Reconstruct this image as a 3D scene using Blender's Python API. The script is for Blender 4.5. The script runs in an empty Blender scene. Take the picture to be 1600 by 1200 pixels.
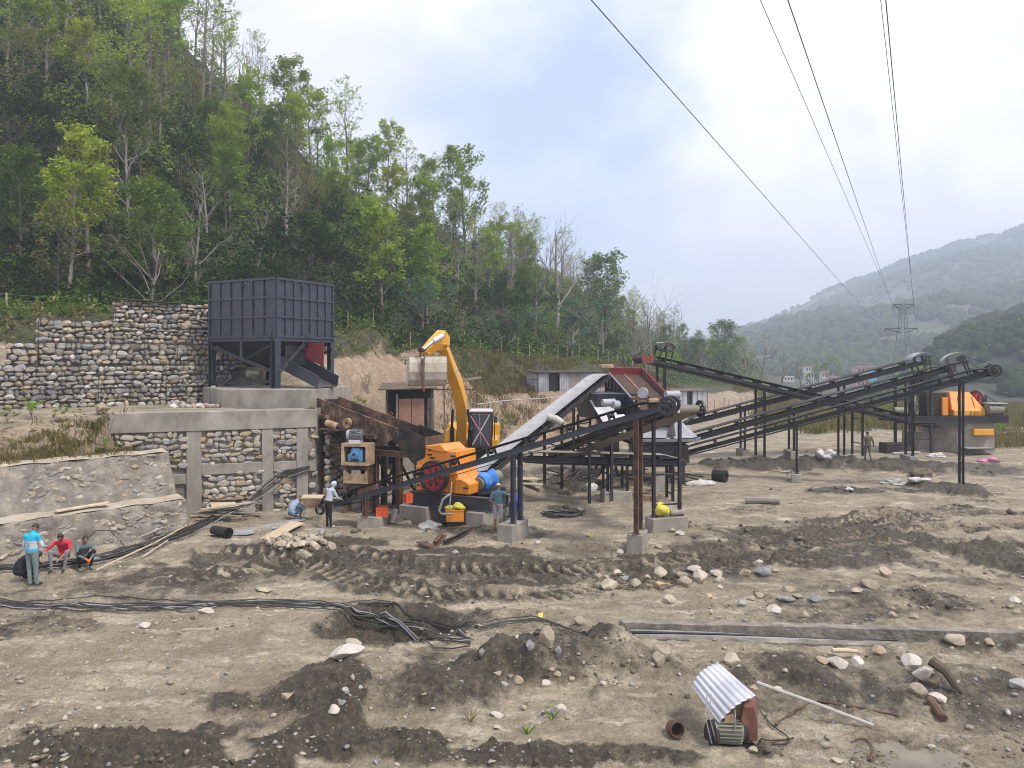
import bpy, bmesh, math, random
import numpy as np
from mathutils import Vector, Matrix
SC = bpy.context.scene
COL = SC.collection
R = math.radians
# ------------------------------------------------------------------ camera
CAM_Z, FPX, HZ = 6.2, 1200.0, 564.0
cd = bpy.data.cameras.new('camera')
cam = bpy.data.objects.new('camera', cd)
COL.objects.link(cam)
cam.location = (0, 0, CAM_Z)
cam.rotation_euler = (R(90), 0, 0)
cd.sensor_fit = 'HORIZONTAL'
cd.sensor_width = 36.0
cd.lens = 36.0 * FPX / 1600.0
cd.shift_y = -(600 - HZ) / 1600.0
cd.clip_start = 0.1
cd.clip_end = 9000
SC.camera = cam
# ------------------------------------------------------------------ light
SUN_EL, SUN_AZ = R(56), R(125)          # azimuth clockwise from +Y (the view direction)
sd = bpy.data.lights.new('sun', 'SUN')
sun = bpy.data.objects.new('sun', sd)
COL.objects.link(sun)
sd.energy = 3.4
sd.angle = R(10)
sd.color = (1.0, 0.93, 0.83)
sv = Vector((math.sin(SUN_AZ) * math.cos(SUN_EL), math.cos(SUN_AZ) * math.cos(SUN_EL), math.sin(SUN_EL)))
sun.rotation_euler = sv.to_track_quat('Z', 'Y').to_euler()
sun.location = (0, 0, 400)
w = bpy.data.worlds.new('World')
SC.world = w
w.use_nodes = True
nt = w.node_tree
nt.nodes.clear()
def N(tree, kind, **kw):
 n = tree.nodes.new(kind)
 for k, v in kw.items():
  if k.startswith('i_'):
   n.inputs[k[2:].replace('_', ' ')].default_value = v
  elif k.startswith('n_'):
   n.inputs[int(k[2:])].default_value = v
  else:
   setattr(n, k, v)
 return n
def ramp(tree, stops, interp='LINEAR'):
 r = tree.nodes.new('ShaderNodeValToRGB')
 r.color_ramp.interpolation = interp
 el = r.color_ramp.elements
 while len(el) < len(stops):
  el.new(0.5)
 for e, (p, c) in zip(el, stops):
  e.position = p
  if not hasattr(c, '__len__'):
   c = (c, c, c)
  e.color = (c[0], c[1], c[2], 1)
 return r
L = nt.links.new
tc = N(nt, 'ShaderNodeTexCoord')
sky = N(nt, 'ShaderNodeTexSky')
sky.sky_type = 'NISHITA'
sky.sun_disc = False
sky.sun_elevation = SUN_EL
sky.sun_rotation = SUN_AZ
sky.air_density = 1.3
sky.dust_density = 2.0
skm = N(nt, 'ShaderNodeVectorMath', operation='SCALE')
skm.inputs['Scale'].default_value = 0.11
L(sky.outputs[0], skm.inputs[0])
mp = N(nt, 'ShaderNodeMapping')
mp.inputs['Scale'].default_value = (1.0, 1.0, 1.5)
L(tc.outputs['Generated'], mp.inputs[0])
n1 = N(nt, 'ShaderNodeTexNoise', i_Scale=2.1, i_Detail=8.0, i_Roughness=0.5, i_Distortion=0.1)
L(mp.outputs[0], n1.inputs['Vector'])
n2 = N(nt, 'ShaderNodeTexNoise', i_Scale=5.0, i_Detail=7.0, i_Roughness=0.52, i_Distortion=0.15)
L(mp.outputs[0], n2.inputs['Vector'])
gd = Vector(((850 - 800) / FPX, 1, (HZ - 120) / FPX)).normalized()
dt = N(nt, 'ShaderNodeVectorMath', operation='DOT_PRODUCT')
dt.inputs[1].default_value = gd
L(tc.outputs['Generated'], dt.inputs[0])
gap = N(nt, 'ShaderNodeMapRange', n_1=0.962, n_2=1.0, n_3=0.0, n_4=0.22)
L(dt.outputs['Value'], gap.inputs[0])
sub = N(nt, 'ShaderNodeMath', operation='SUBTRACT')
L(n1.outputs[0], sub.inputs[0])
L(gap.outputs[0], sub.inputs[1])
cov = ramp(nt, [(0.28, 0.0), (0.42, 0.8), (0.55, 1.0)])
L(sub.outputs[0], cov.inputs[0])
ccol = ramp(nt, [(0.34, (0.675, 0.665, 0.775)), (0.50, (0.755, 0.735, 0.815)), (0.66, (0.96, 0.92, 0.93))])
brt = Vector((0.75, 1, 0.62)).normalized()
db = N(nt, 'ShaderNodeVectorMath', operation='DOT_PRODUCT')
db.inputs[1].default_value = brt
L(tc.outputs['Generated'], db.inputs[0])
bm_ = N(nt, 'ShaderNodeMapRange', n_1=0.72, n_2=1.0, n_3=0.0, n_4=0.14)
L(db.outputs['Value'], bm_.inputs[0])
ad = N(nt, 'ShaderNodeMath', operation='ADD')
L(n2.outputs[0], ad.inputs[0])
L(bm_.outputs[0], ad.inputs[1])
L(ad.outputs[0], ccol.inputs[0])
mixs = N(nt, 'ShaderNodeMix', data_type='RGBA')
L(cov.outputs[0], mixs.inputs[0])
blue = N(nt, 'ShaderNodeMix', data_type='RGBA', n_0=0.6)
L(skm.outputs[0], blue.inputs[6])
blue.inputs[7].default_value = (0.44, 0.56, 0.88, 1)
L(blue.outputs[2], mixs.inputs[6])
L(ccol.outputs[0], mixs.inputs[7])
bg = N(nt, 'ShaderNodeBackground')
bg.inputs['Strength'].default_value = 1.22
L(mixs.outputs[2], bg.inputs[0])
wo = N(nt, 'ShaderNodeOutputWorld')
L(bg.outputs[0], wo.inputs[0])
SC.view_settings.view_transform = 'Standard'
SC.view_settings.look = 'None'
SC.view_settings.exposure = 0.34
SC.view_settings.gamma = 1.0
SC.view_settings.use_curve_mapping = False
SC.render.engine = 'CYCLES'
SC.cycles.max_bounces = 5
SC.cycles.diffuse_bounces = 3
SC.cycles.glossy_bounces = 2
SC.cycles.transmission_bounces = 3
SC.cycles.transparent_max_bounces = 6
SC.cycles.volume_bounces = 1
SC.cycles.use_denoising = True
SC.cycles.filter_width = 1.0
# ------------------------------------------------------------------ points from the photograph's pixels
def P(x, y, Y):
 """the point at distance Y that stands at pixel x, y"""
 return Vector(((x - 800) / FPX * Y, Y, CAM_Z + (HZ - y) / FPX * Y))
def G(x, y, z=0.0):
 """the point of the level z that stands at pixel x, y"""
 Y = (CAM_Z - z) * FPX / (y - HZ)
 return Vector(((x - 800) / FPX * Y, Y, z))
# ------------------------------------------------------------------ noise
def _hash(ix, iy, seed):
 h = (ix.astype(np.int64) * 374761393 + iy.astype(np.int64) * 668265263 + seed * 1442695041) & 0xFFFFFFFF
 h = ((h ^ (h >> 13)) * 1274126177) & 0xFFFFFFFF
 h = (h ^ (h >> 16)) & 0xFFFFFFFF
 return h.astype(np.float64) / 4294967295.0
def vnoise(x, y, seed=0):
 x = np.asarray(x, float)
 y = np.asarray(y, float)
 ix = np.floor(x)
 iy = np.floor(y)
 fx = x - ix
 fy = y - iy
 fx = fx * fx * fx * (fx * (fx * 6 - 15) + 10)
 fy = fy * fy * fy * (fy * (fy * 6 - 15) + 10)
 a = _hash(ix, iy, seed)
 b = _hash(ix + 1, iy, seed)
 c = _hash(ix, iy + 1, seed)
 d = _hash(ix + 1, iy + 1, seed)
 return (a + (b - a) * fx + (c - a) * fy + (a - b - c + d) * fx * fy) * 2 - 1
def fbm(x, y, scale, octaves=4, seed=0, gain=0.5):
 v = 0
 a = 1.0
 s = 1.0 / scale
 for o in range(octaves):
  c, sn = math.cos(o * 0.7 + 0.4), math.sin(o * 0.7 + 0.4)
  v = v + a * vnoise((x * c - y * sn) * s, (x * sn + y * c) * s, seed + o * 17)
  a *= gain
  s *= 2.03
 return v
def sstep(a, b, x):
 t = np.clip((x - a) / (b - a), 0, 1)
 return t * t * (3 - 2 * t)
def segdist(pts, X, Y, along=False):
 """distance to a polyline; with its running length too if along"""
 X = np.asarray(X, float)
 Y = np.asarray(Y, float)
 best = np.full(X.shape, 1e9)
 side = np.zeros(X.shape)
 run = np.zeros(X.shape)
 acc = 0.0
 for (x0, y0), (x1, y1) in zip(pts[:-1], pts[1:]):
  dx, dy = x1 - x0, y1 - y0
  ll = math.hypot(dx, dy)
  t = np.clip(((X - x0) * dx + (Y - y0) * dy) / (ll * ll), 0, 1)
  px, py = x0 + t * dx, y0 + t * dy
  d = np.hypot(X - px, Y - py)
  m = d < best
  best = np.where(m, d, best)
  side = np.where(m, dx * (Y - y0) - dy * (X - x0), side)
  run = np.where(m, acc + t * ll, run)
  acc += ll
 s = np.where(side >= 0, best, -best)
 return (s, run) if along else s
# ------------------------------------------------------------------ mesh builder
class MB:
 def __init__(self):
  self.v = []
  self.f = []
 def add(self, vs, fs):
  o = len(self.v)
  self.v.extend([tuple(p) for p in vs])
  self.f.extend([tuple(i + o for i in f) for f in fs])
  return self
 def box(self, c, s, M=None, taper=1.0):
  hx, hy, hz = s[0] / 2, s[1] / 2, s[2] / 2
  vs = [Vector((x * hx * (taper if z > 0 else 1), y * hy * (taper if z > 0 else 1), z * hz)) for z in (-1, 1) for y in (-1, 1) for x in (-1, 1)]
  if M is not None:
   vs = [M @ v for v in vs]
  c = Vector(c)
  vs = [v + c for v in vs]
  return self.add(vs, [(0, 2, 3, 1), (4, 5, 7, 6), (0, 1, 5, 4), (2, 6, 7, 3), (0, 4, 6, 2), (1, 3, 7, 5)])
 def beam(self, p0, p1, w, h, up=(0, 0, 1)):
  """a bar from p0 to p1, w across and h along up"""
  p0, p1 = Vector(p0), Vector(p1)
  a = (p1 - p0)
  a.normalize()
  up = Vector(up)
  if abs(a.dot(up)) > 0.98:
   up = Vector((0, 1, 0)) if abs(a.y) < 0.9 else Vector((1, 0, 0))
  s = a.cross(up).normalized()
  n = s.cross(a)
  vs = [p + s * sx * w / 2 + n * sn * h / 2 for p in (p0, p1) for sn in (-1, 1) for sx in (-1, 1)]
  return self.add(vs, [(0, 1, 3, 2), (4, 6, 7, 5), (0, 4, 5, 1), (2, 3, 7, 6), (0, 2, 6, 4), (1, 5, 7, 3)])
 def channel(self, p0, p1, w, h, t=0.012, up=(0, 0, 1), flip=1):
  """an open C section from p0 to p1"""
  p0, p1 = Vector(p0), Vector(p1)
  a = (p1 - p0).normalized()
  up = Vector(up)
  if abs(a.dot(up)) > 0.98:
   up = Vector((0, 1, 0))
  s = a.cross(up).normalized() * flip
  n = s.cross(a) * flip
  self.beam(p0, p1, t, h, n)
  for k in (-1, 1):
   o = s * (w / 2) + n * k * (h / 2 - t / 2)
   self.beam(p0 + o, p1 + o, w, t, n)
  return self
 def ibeam(self, p0, p1, w, h, t=0.02, up=(0, 0, 1)):
  p0, p1 = Vector(p0), Vector(p1)
  a = (p1 - p0).normalized()
  up = Vector(up)
  if abs(a.dot(up)) > 0.98:
   up = Vector((0, 1, 0))
  s = a.cross(up).normalized()
  n = s.cross(a)
  self.beam(p0, p1, t, h - 2 * t, n)
  for k in (-1, 1):
   o = n * k * (h / 2 - t / 2)
   self.beam(p0 + o, p1 + o, w, t, n)
  return self
 def cyl(self, p0, p1, r0, r1=None, n=12, cap=True):
  r1 = r0 if r1 is None else r1
  return self.tube([p0, p1], [r0, r1], n, cap)
 def tube(self, pts, r, n=8, cap=True):
  pts = [Vector(p) for p in pts]
  rs = r if hasattr(r, '__len__') else [r] * len(pts)
  o = len(self.v)
  t0 = (pts[1] - pts[0]).normalized()
  ref = Vector((0, 0, 1)) if abs(t0.z) < 0.9 else Vector((1, 0, 0))
  s = t0.cross(ref).normalized()
  for i, p in enumerate(pts):
   t = (pts[min(i + 1, len(pts) - 1)] - pts[max(i - 1, 0)])
   if t.length < 1e-9:
    t = t0
   t = t.normalized()
   s = (s - t * s.dot(t))
   s = s.normalized() if s.length > 1e-6 else t.orthogonal().normalized()
   b = t.cross(s)
   for k in range(n):
    an = 2 * math.pi * k / n
    self.v.append(tuple(p + (s * math.cos(an) + b * math.sin(an)) * rs[i]))
  for i in range(len(pts) - 1):
   for k in range(n):
    a, b_ = o + i * n + k, o + i * n + (k + 1) % n
    self.f.append((a, b_, b_ + n, a + n))
  if cap:
   self.f.append(tuple(o + k for k in range(n))[::-1])
   e = o + (len(pts) - 1) * n
   self.f.append(tuple(e + k for k in range(n)))
  return self
 def ring(self, c, axis, r_out, r_in, wd, n=24):
  """a flat-sided wheel rim"""
  c, a = Vector(c), Vector(axis).normalized()
  s = a.orthogonal().normalized()
  b = a.cross(s)
  o = len(self.v)
  for k in range(n):
   an = 2 * math.pi * k / n
   d = s * math.cos(an) + b * math.sin(an)
   for rr, ww in ((r_out, -1), (r_out, 1), (r_in, 1), (r_in, -1)):
    self.v.append(tuple(c + d * rr + a * ww * wd / 2))
  for k in range(n):
   q, z = o + 4 * k, o + 4 * ((k + 1) % n)
   for j in range(4):
    self.f.append((q + j, q + (j + 1) % 4, z + (j + 1) % 4, z + j))
  return self
 def spokes(self, c, axis, r, wd, th, n=5, rot=0.2):
  c, a = Vector(c), Vector(axis).normalized()
  s = a.orthogonal().normalized()
  b = a.cross(s)
  for k in range(n):
   an = 2 * math.pi * k / n + rot
   d = s * math.cos(an) + b * math.sin(an)
   self.beam(c, c + d * r, wd, th, a)
  return self
 def prism(self, prof, origin, ex, ey, ez, depth):
  """profile polygon (in the ex, ey plane) pushed along ez by depth"""
  origin, ex, ey, ez = Vector(origin), Vector(ex), Vector(ey), Vector(ez)
  n = len(prof)
  a = [origin + ex * p[0] + ey * p[1] for p in prof]
  b = [q + ez * depth for q in a]
  fs = [tuple(range(n)), tuple(range(2 * n - 1, n - 1, -1))]
  fs += [(i, i + n, (i + 1) % n + n, (i + 1) % n) for i in range(n)]
  return self.add(a + b, fs)
 def plate(self, q, th):
  """a quad (or polygon) plate of thickness th"""
  q = [Vector(p) for p in q]
  nn = (q[1] - q[0]).cross(q[2] - q[1]).normalized()
  n = len(q)
  b = [p - nn * th for p in q]
  fs = [tuple(range(n)), tuple(range(2 * n - 1, n - 1, -1))]
  fs += [(i, i + n, (i + 1) % n + n, (i + 1) % n) for i in range(n)]
  return self.add(q + b, fs)
 def ball(self, c, r, n=10, m=7):
  c = Vector(c)
  r = Vector(r) if hasattr(r, '__len__') else Vector((r, r, r))
  o = len(self.v)
  self.v.append((c.x, c.y, c.z - r.z))
  for i in range(1, m):
   t = math.pi * i / m - math.pi / 2
   for k in range(n):
    an = 2 * math.pi * k / n
    self.v.append((c.x + r.x * math.cos(t) * math.cos(an), c.y + r.y * math.cos(t) * math.sin(an), c.z + r.z * math.sin(t)))
  self.v.append((c.x, c.y, c.z + r.z))
  top = len(self.v) - 1
  for k in range(n):
   k2 = (k + 1) % n
   self.f.append((o, o + 1 + k2, o + 1 + k))
   for i in range(m - 2):
    a = o + 1 + i * n
    self.f.append((a + k, a + k2, a + n + k2, a + n + k))
   a = o + 1 + (m - 2) * n
   self.f.append((a + k, a + k2, top))
  return self
 def mesh(self, name, off=None):
  me = bpy.data.meshes.new(name)
  vs = self.v if off is None else [(p[0] - off[0], p[1] - off[1], p[2] - off[2]) for p in self.v]
  me.from_pydata(vs, [], self.f)
  me.update()
  return me
def fixnormals(me):
 b = bmesh.new()
 b.from_mesh(me)
 bmesh.ops.recalc_face_normals(b, faces=b.faces)
 b.to_mesh(me)
 b.free()
def shade(me, smooth=True, angle=None):
 me.polygons.foreach_set('use_smooth', [smooth] * len(me.polygons))
 if smooth and angle is not None:
  me.set_sharp_from_angle(angle=R(angle))
def root_of(o):
 while o.parent is not None:
  o = o.parent
 return o
def obj(name, mb, m, parent=None, smooth=None, bevel=0):
 """ONE mesh object. mb holds world coordinates; a child is stored relative to its thing's base."""
 off = None
 if parent is not None:
  off = root_of(parent).location
 me = mb.mesh(name, off) if isinstance(mb, MB) else mb
 if isinstance(mb, MB):
  fixnormals(me)
  if smooth:
   shade(me, True, smooth if smooth is not True else 40)
 if m is not None:
  me.materials.append(m)
 o = bpy.data.objects.new(name, me)
 COL.objects.link(o)
 if parent is not None:
  o.parent = parent
 if bevel:
  bv = o.modifiers.new('bevel', 'BEVEL')
  bv.width = bevel
  bv.segments = 1
  bv.limit_method = 'ANGLE'
 return o
def tag(o, label=None, cat=None, group=None, kind=None):
 if label:
  o['label'] = label
 if cat:
  o['category'] = cat
 if group:
  o['group'] = group
 if kind:
  o['kind'] = kind
 return o
def thing(name, loc, label, cat, group=None):
 o = bpy.data.objects.new(name, None)
 o.empty_display_size = 0.3
 COL.objects.link(o)
 o.location = Vector(loc)
 return tag(o, label, cat, group)
def solo(name, mb, m, loc, label, cat, group=None, smooth=None, bevel=0):
 """a thing that is one mesh; mb in world coordinates"""
 me = mb.mesh(name, Vector(loc))
 fixnormals(me)
 if smooth:
  shade(me, True, smooth if smooth is not True else 40)
 o = obj(name, me, m, None, None, bevel)
 o.location = Vector(loc)
 return tag(o, label, cat, group)
def shared(name, me, M, parent=None):
 """another object on the same mesh data"""
 o = bpy.data.objects.new(name, me)
 COL.objects.link(o)
 if parent is not None:
  o.parent = parent
  M = Matrix.Translation(-root_of(parent).location) @ M
 o.matrix_local = M
 return o
# ------------------------------------------------------------------ materials
def new_mat(name):
 m = bpy.data.materials.new(name)
 m.use_nodes = True
 t = m.node_tree
 b = t.nodes['Principled BSDF']
 return m, t, b
def texco(t, scale=1.0, world=True):
 if world:
  g = N(t, 'ShaderNodeNewGeometry')
  out = g.outputs['Position']
 else:
  out = N(t, 'ShaderNodeTexCoord').outputs['Object']
 if scale == 1.0:
  return out
 mp = N(t, 'ShaderNodeMapping')
 mp.inputs['Scale'].default_value = (scale,) * 3 if not hasattr(scale, '__len__') else scale
 t.links.new(out, mp.inputs[0])
 return mp.outputs[0]
def bump(t, b, src, strength=0.3, dist=0.02):
 n = N(t, 'ShaderNodeBump', i_Strength=strength, i_Distance=dist)
 t.links.new(src, n.inputs['Height'])
 t.links.new(n.outputs[0], b.inputs['Normal'])
def surf(name, stops, scale=3.0, rough=0.8, metal=0.0, detail=6.0, bumps=0.25, bdist=0.02, rnd=0.0, stretch=None, fine=None, world=True, spec=None):
 """a worn surface: colour stops on a noise, finer relief, and a brightness of its own for each object"""
 m, t, b = new_mat(name)
 co = texco(t, stretch or 1.0, world)
 n = N(t, 'ShaderNodeTexNoise', i_Scale=scale, i_Detail=detail, i_Roughness=0.62)
 t.links.new(co, n.inputs['Vector'])
 r = ramp(t, stops)
 t.links.new(n.outputs[0], r.inputs[0])
 col = r.outputs[0]
 if rnd:
  oi = N(t, 'ShaderNodeObjectInfo')
  mr = N(t, 'ShaderNodeMapRange', n_3=1 - rnd, n_4=1 + rnd)
  t.links.new(oi.outputs['Random'], mr.inputs[0])
  vm = N(t, 'ShaderNodeVectorMath', operation='SCALE')
  t.links.new(col, vm.inputs[0])
  t.links.new(mr.outputs[0], vm.inputs['Scale'])
  col = vm.outputs[0]
 t.links.new(col, b.inputs['Base Color'])
 b.inputs['Roughness'].default_value = rough
 b.inputs['Metallic'].default_value = metal
 if spec is not None:
  b.inputs['Specular IOR Level'].default_value = spec
 if bumps:
  n2 = N(t, 'ShaderNodeTexNoise', i_Scale=fine or scale * 6, i_Detail=4.0, i_Roughness=0.6)
  t.links.new(co, n2.inputs['Vector'])
  bump(t, b, n2.outputs[0], bumps, bdist)
 return m
def painted(name, col, dust=(0.30, 0.26, 0.21), amount=0.35, rough=0.5, rust=None):
 """painted steel with dust on what faces up, faint streaks and chips"""
 m, t, b = new_mat(name)
 co = texco(t)
 n = N(t, 'ShaderNodeTexNoise', i_Scale=2.3, i_Detail=8.0, i_Roughness=0.65)
 t.links.new(co, n.inputs['Vector'])
 st = N(t, 'ShaderNodeTexNoise', i_Scale=1.0, i_Detail=5.0, i_Roughness=0.6)
 t.links.new(texco(t, (9, 9, 1.2)), st.inputs['Vector'])
 v = ramp(t, [(0.3, tuple(c * 0.82 for c in col)), (0.7, tuple(min(1, c * 1.12) for c in col))])
 t.links.new(st.outputs[0], v.inputs[0])
 base = v.outputs[0]
 if rust:
  rr = ramp(t, [(0.58, 0.0), (0.66, 0.85)])
  n3 = N(t, 'ShaderNodeTexNoise', i_Scale=4.5, i_Detail=9.0, i_Roughness=0.7)
  t.links.new(co, n3.inputs['Vector'])
  t.links.new(n3.outputs[0], rr.inputs[0])
  mx = N(t, 'ShaderNodeMix', data_type='RGBA')
  t.links.new(rr.outputs[0], mx.inputs[0])
  t.links.new(base, mx.inputs[6])
  mx.inputs[7].default_value = (*rust, 1)
  base = mx.outputs[2]
 ge = N(t, 'ShaderNodeNewGeometry')
 sx = N(t, 'ShaderNodeSeparateXYZ')
 t.links.new(ge.outputs['Normal'], sx.inputs[0])
 upf = N(t, 'ShaderNodeMapRange', n_1=-0.1, n_2=1.0, n_3=0.12, n_4=1.0)
 t.links.new(sx.outputs[2], upf.inputs[0])
 dr = ramp(t, [(0.35, 0.0), (0.72, amount)])
 t.links.new(n.outputs[0], dr.inputs[0])
 mu = N(t, 'ShaderNodeMath', operation='MULTIPLY')
 t.links.new(dr.outputs[0], mu.inputs[0])
 t.links.new(upf.outputs[0], mu.inputs[1])
 mx = N(t, 'ShaderNodeMix', data_type='RGBA')
 t.links.new(mu.outputs[0], mx.inputs[0])
 t.links.new(base, mx.inputs[6])
 mx.inputs[7].default_value = (*dust, 1)
 t.links.new(mx.outputs[2], b.inputs['Base Color'])
 b.inputs['Roughness'].default_value = rough
 bump(t, b, n.outputs[0], 0.12, 0.01)
 return m
def stone_mat(name, cols, mott=0.35):
 """stones: each object gets its own colour out of cols"""
 m, t, b = new_mat(name)
 oi = N(t, 'ShaderNodeObjectInfo')
 k = len(cols)
 r = ramp(t, [(i / k, c) for i, c in enumerate(cols)], 'CONSTANT')
 t.links.new(oi.outputs['Random'], r.inputs[0])
 co = texco(t)
 n = N(t, 'ShaderNodeTexNoise', i_Scale=6.0, i_Detail=8.0, i_Roughness=0.68)
 t.links.new(co, n.inputs['Vector'])
 mr = N(t, 'ShaderNodeMapRange', n_1=0.25, n_2=0.75, n_3=1 - mott, n_4=1 + mott)
 t.links.new(n.outputs[0], mr.inputs[0])
 vm = N(t, 'ShaderNodeVectorMath', operation='SCALE')
 t.links.new(r.outputs[0], vm.inputs[0])
 t.links.new(mr.outputs[0], vm.inputs['Scale'])
 t.links.new(vm.outputs[0], b.inputs['Base Color'])
 b.inputs['Roughness'].default_value = 0.88
 n2 = N(t, 'ShaderNodeTexNoise', i_Scale=22.0, i_Detail=5.0, i_Roughness=0.7)
 t.links.new(co, n2.inputs['Vector'])
 bump(t, b, n2.outputs[0], 0.5, 0.03)
 return m
def leaf_mat(name, c0, c1, c2, trans=0.35, rnd=0.25):
 """foliage: colour varies leaf by leaf (by where it stands) and tree by tree"""
 m, t, b = new_mat(name)
 t.nodes.remove(b)
 out = t.nodes['Material Output']
 n = N(t, 'ShaderNodeTexNoise', i_Scale=0.9, i_Detail=4.0, i_Roughness=0.7)
 t.links.new(texco(t), n.inputs['Vector'])
 r = ramp(t, [(0.3, c0), (0.5, c1), (0.72, c2)])
 t.links.new(n.outputs[0], r.inputs[0])
 oi = N(t, 'ShaderNodeObjectInfo')
 hs = N(t, 'ShaderNodeHueSaturation')
 mh = N(t, 'ShaderNodeMapRange', n_3=0.485, n_4=0.515)
 mv = N(t, 'ShaderNodeMapRange', n_3=1 - rnd, n_4=1 + rnd)
 wn = N(t, 'ShaderNodeTexWhiteNoise', noise_dimensions='1D')
 t.links.new(oi.outputs['Random'], wn.inputs['W'])
 t.links.new(oi.outputs['Random'], mh.inputs[0])
 t.links.new(wn.outputs['Value'], mv.inputs[0])
 t.links.new(mh.outputs[0], hs.inputs['Hue'])
 t.links.new(mv.outputs[0], hs.inputs['Value'])
 t.links.new(r.outputs[0], hs.inputs['Color'])
 d = N(t, 'ShaderNodeBsdfDiffuse')
 tr = N(t, 'ShaderNodeBsdfTranslucent')
 t.links.new(hs.outputs[0], d.inputs[0])
 t.links.new(hs.outputs[0], tr.inputs[0])
 mx = N(t, 'ShaderNodeMixShader', n_0=trans)
 t.links.new(d.outputs[0], mx.inputs[1])
 t.links.new(tr.outputs[0], mx.inputs[2])
 t.links.new(mx.outputs[0], out.inputs['Surface'])
 return m
def flat(name, col, rough=0.6, metal=0.0, var=0.15, scale=8.0, rnd=0.0):
 return surf(name, [(0.3, tuple(c * (1 - var) for c in col)), (0.7, tuple(min(1, c * (1 + var)) for c in col))], scale, rough, metal, 4.0, 0.1, 0.01, rnd)
M = {}
M['navy'] = painted('navy_steel', (0.027, 0.036, 0.054), amount=0.40, rough=0.42, rust=(0.075, 0.055, 0.045))
M['dark'] = painted('dark_steel', (0.014, 0.016, 0.021), amount=0.45, rough=0.45, rust=(0.06, 0.04, 0.03))
M['black'] = painted('black_steel', (0.009, 0.009, 0.011), amount=0.25, rough=0.5)
M['grey_steel'] = painted('grey_steel', (0.16, 0.17, 0.19), amount=0.3, rough=0.5)
M['orange'] = painted('orange_paint', (0.74, 0.25, 0.010), dust=(0.38, 0.30, 0.2), amount=0.5, rough=0.42, rust=(0.50, 0.20, 0.035))
M['yellow'] = painted('yellow_paint', (0.72, 0.34, 0.015), dust=(0.36, 0.29, 0.2), amount=0.55, rough=0.42, rust=(0.46, 0.24, 0.05))
M['red'] = painted('red_paint', (0.21, 0.028, 0.03), amount=0.35, rough=0.6, rust=(0.10, 0.04, 0.03))
M['wheel_red'] = painted('wheel_red_paint', (0.36, 0.03, 0.045), amount=0.15, rough=0.45)
M['rust_red'] = painted('rust_red', (0.17, 0.035, 0.03), amount=0.35, rough=0.7)
M['motor_blue'] = painted('blue_paint', (0.09, 0.26, 0.50), amount=0.25, rough=0.5)
M['motor_green'] = painted('olive_paint', (0.17, 0.18, 0.13), amount=0.35, rough=0.55)
M['rusty'] = surf('rusty_steel', [(0.30, (0.028, 0.022, 0.019)), (0.45, (0.075, 0.05, 0.035)), (0.56, (0.19, 0.115, 0.065)), (0.72, (0.33, 0.22, 0.14))], 2.2, 0.75, 0.15, 9.0, 0.3, 0.01)
M['rust_dark'] = surf('dark_rusty_steel', [(0.32, (0.012, 0.011, 0.011)), (0.52, (0.035, 0.026, 0.021)), (0.72, (0.10, 0.062, 0.040))], 2.5, 0.7, 0.2, 9.0, 0.3, 0.01)
M['rust_brown'] = surf('brown_rusty_steel', [(0.3, (0.05, 0.03, 0.022)), (0.55, (0.13, 0.075, 0.048)), (0.75, (0.23, 0.15, 0.10))], 3.0, 0.8, 0.1, 8.0, 0.3, 0.01)
M['tan_steel'] = surf('dusty_tan_steel', [(0.3, (0.13, 0.075, 0.04)), (0.5, (0.36, 0.25, 0.14)), (0.7, (0.50, 0.38, 0.24))], 2.6, 0.8, 0.05, 8.0, 0.25, 0.01)
M['belt'] = surf('rubber_belt', [(0.3, (0.020, 0.020, 0.021)), (0.6, (0.045, 0.042, 0.040)), (0.8, (0.13, 0.115, 0.095))], 1.2, 0.75, 0, 6.0, 0.2, 0.01)
M['belt_grey'] = surf('dusty_grey_belt', [(0.3, (0.25, 0.25, 0.26)), (0.6, (0.34, 0.34, 0.35)), (0.8, (0.40, 0.39, 0.37))], 1.4, 0.6, 0, 6.0, 0.15, 0.01)
M['belt_tan'] = surf('dusty_tan_belt', [(0.3, (0.13, 0.12, 0.09)), (0.6, (0.19, 0.17, 0.13)), (0.8, (0.25, 0.22, 0.17))], 1.4, 0.7, 0, 6.0, 0.15, 0.01)
M['concrete'] = surf('concrete', [(0.28, (0.16, 0.145, 0.12)), (0.5, (0.26, 0.24, 0.205)), (0.72, (0.36, 0.335, 0.29))], 1.5, 0.9, 0, 10.0, 0.35, 0.02, stretch=(1, 1, 0.6), fine=14)
M['dust_bucket'] = surf('dusty_bucket_steel', [(0.3, (0.30, 0.26, 0.20)), (0.5, (0.44, 0.40, 0.33)), (0.7, (0.54, 0.50, 0.43))], 3.0, 0.9, 0, 8.0, 0.3, 0.01)
M['mortar'] = surf('rough_mortar', [(0.30, (0.105, 0.095, 0.080)), (0.5, (0.20, 0.182, 0.152)), (0.70, (0.33, 0.30, 0.25))], 1.8, 0.95, 0, 10.0, 0.9, 0.05, fine=9)
M['gap'] = surf('dark_joint_soil', [(0.3, (0.07, 0.062, 0.052)), (0.7, (0.17, 0.15, 0.125))], 6.0, 0.95, 0, 6.0, 0.6, 0.03)
M['galv'] = surf('galvanised_sheet', [(0.3, (0.42, 0.44, 0.48)), (0.55, (0.58, 0.60, 0.64)), (0.75, (0.68, 0.70, 0.74))], 1.6, 0.42, 0.35, 6.0, 0.08, 0.01)
M['galv_dull'] = surf('dull_galvanised_sheet', [(0.3, (0.24, 0.26, 0.28)), (0.55, (0.38, 0.40, 0.43)), (0.75, (0.50, 0.52, 0.55))], 1.2, 0.55, 0.25, 7.0, 0.1, 0.01)
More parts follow.
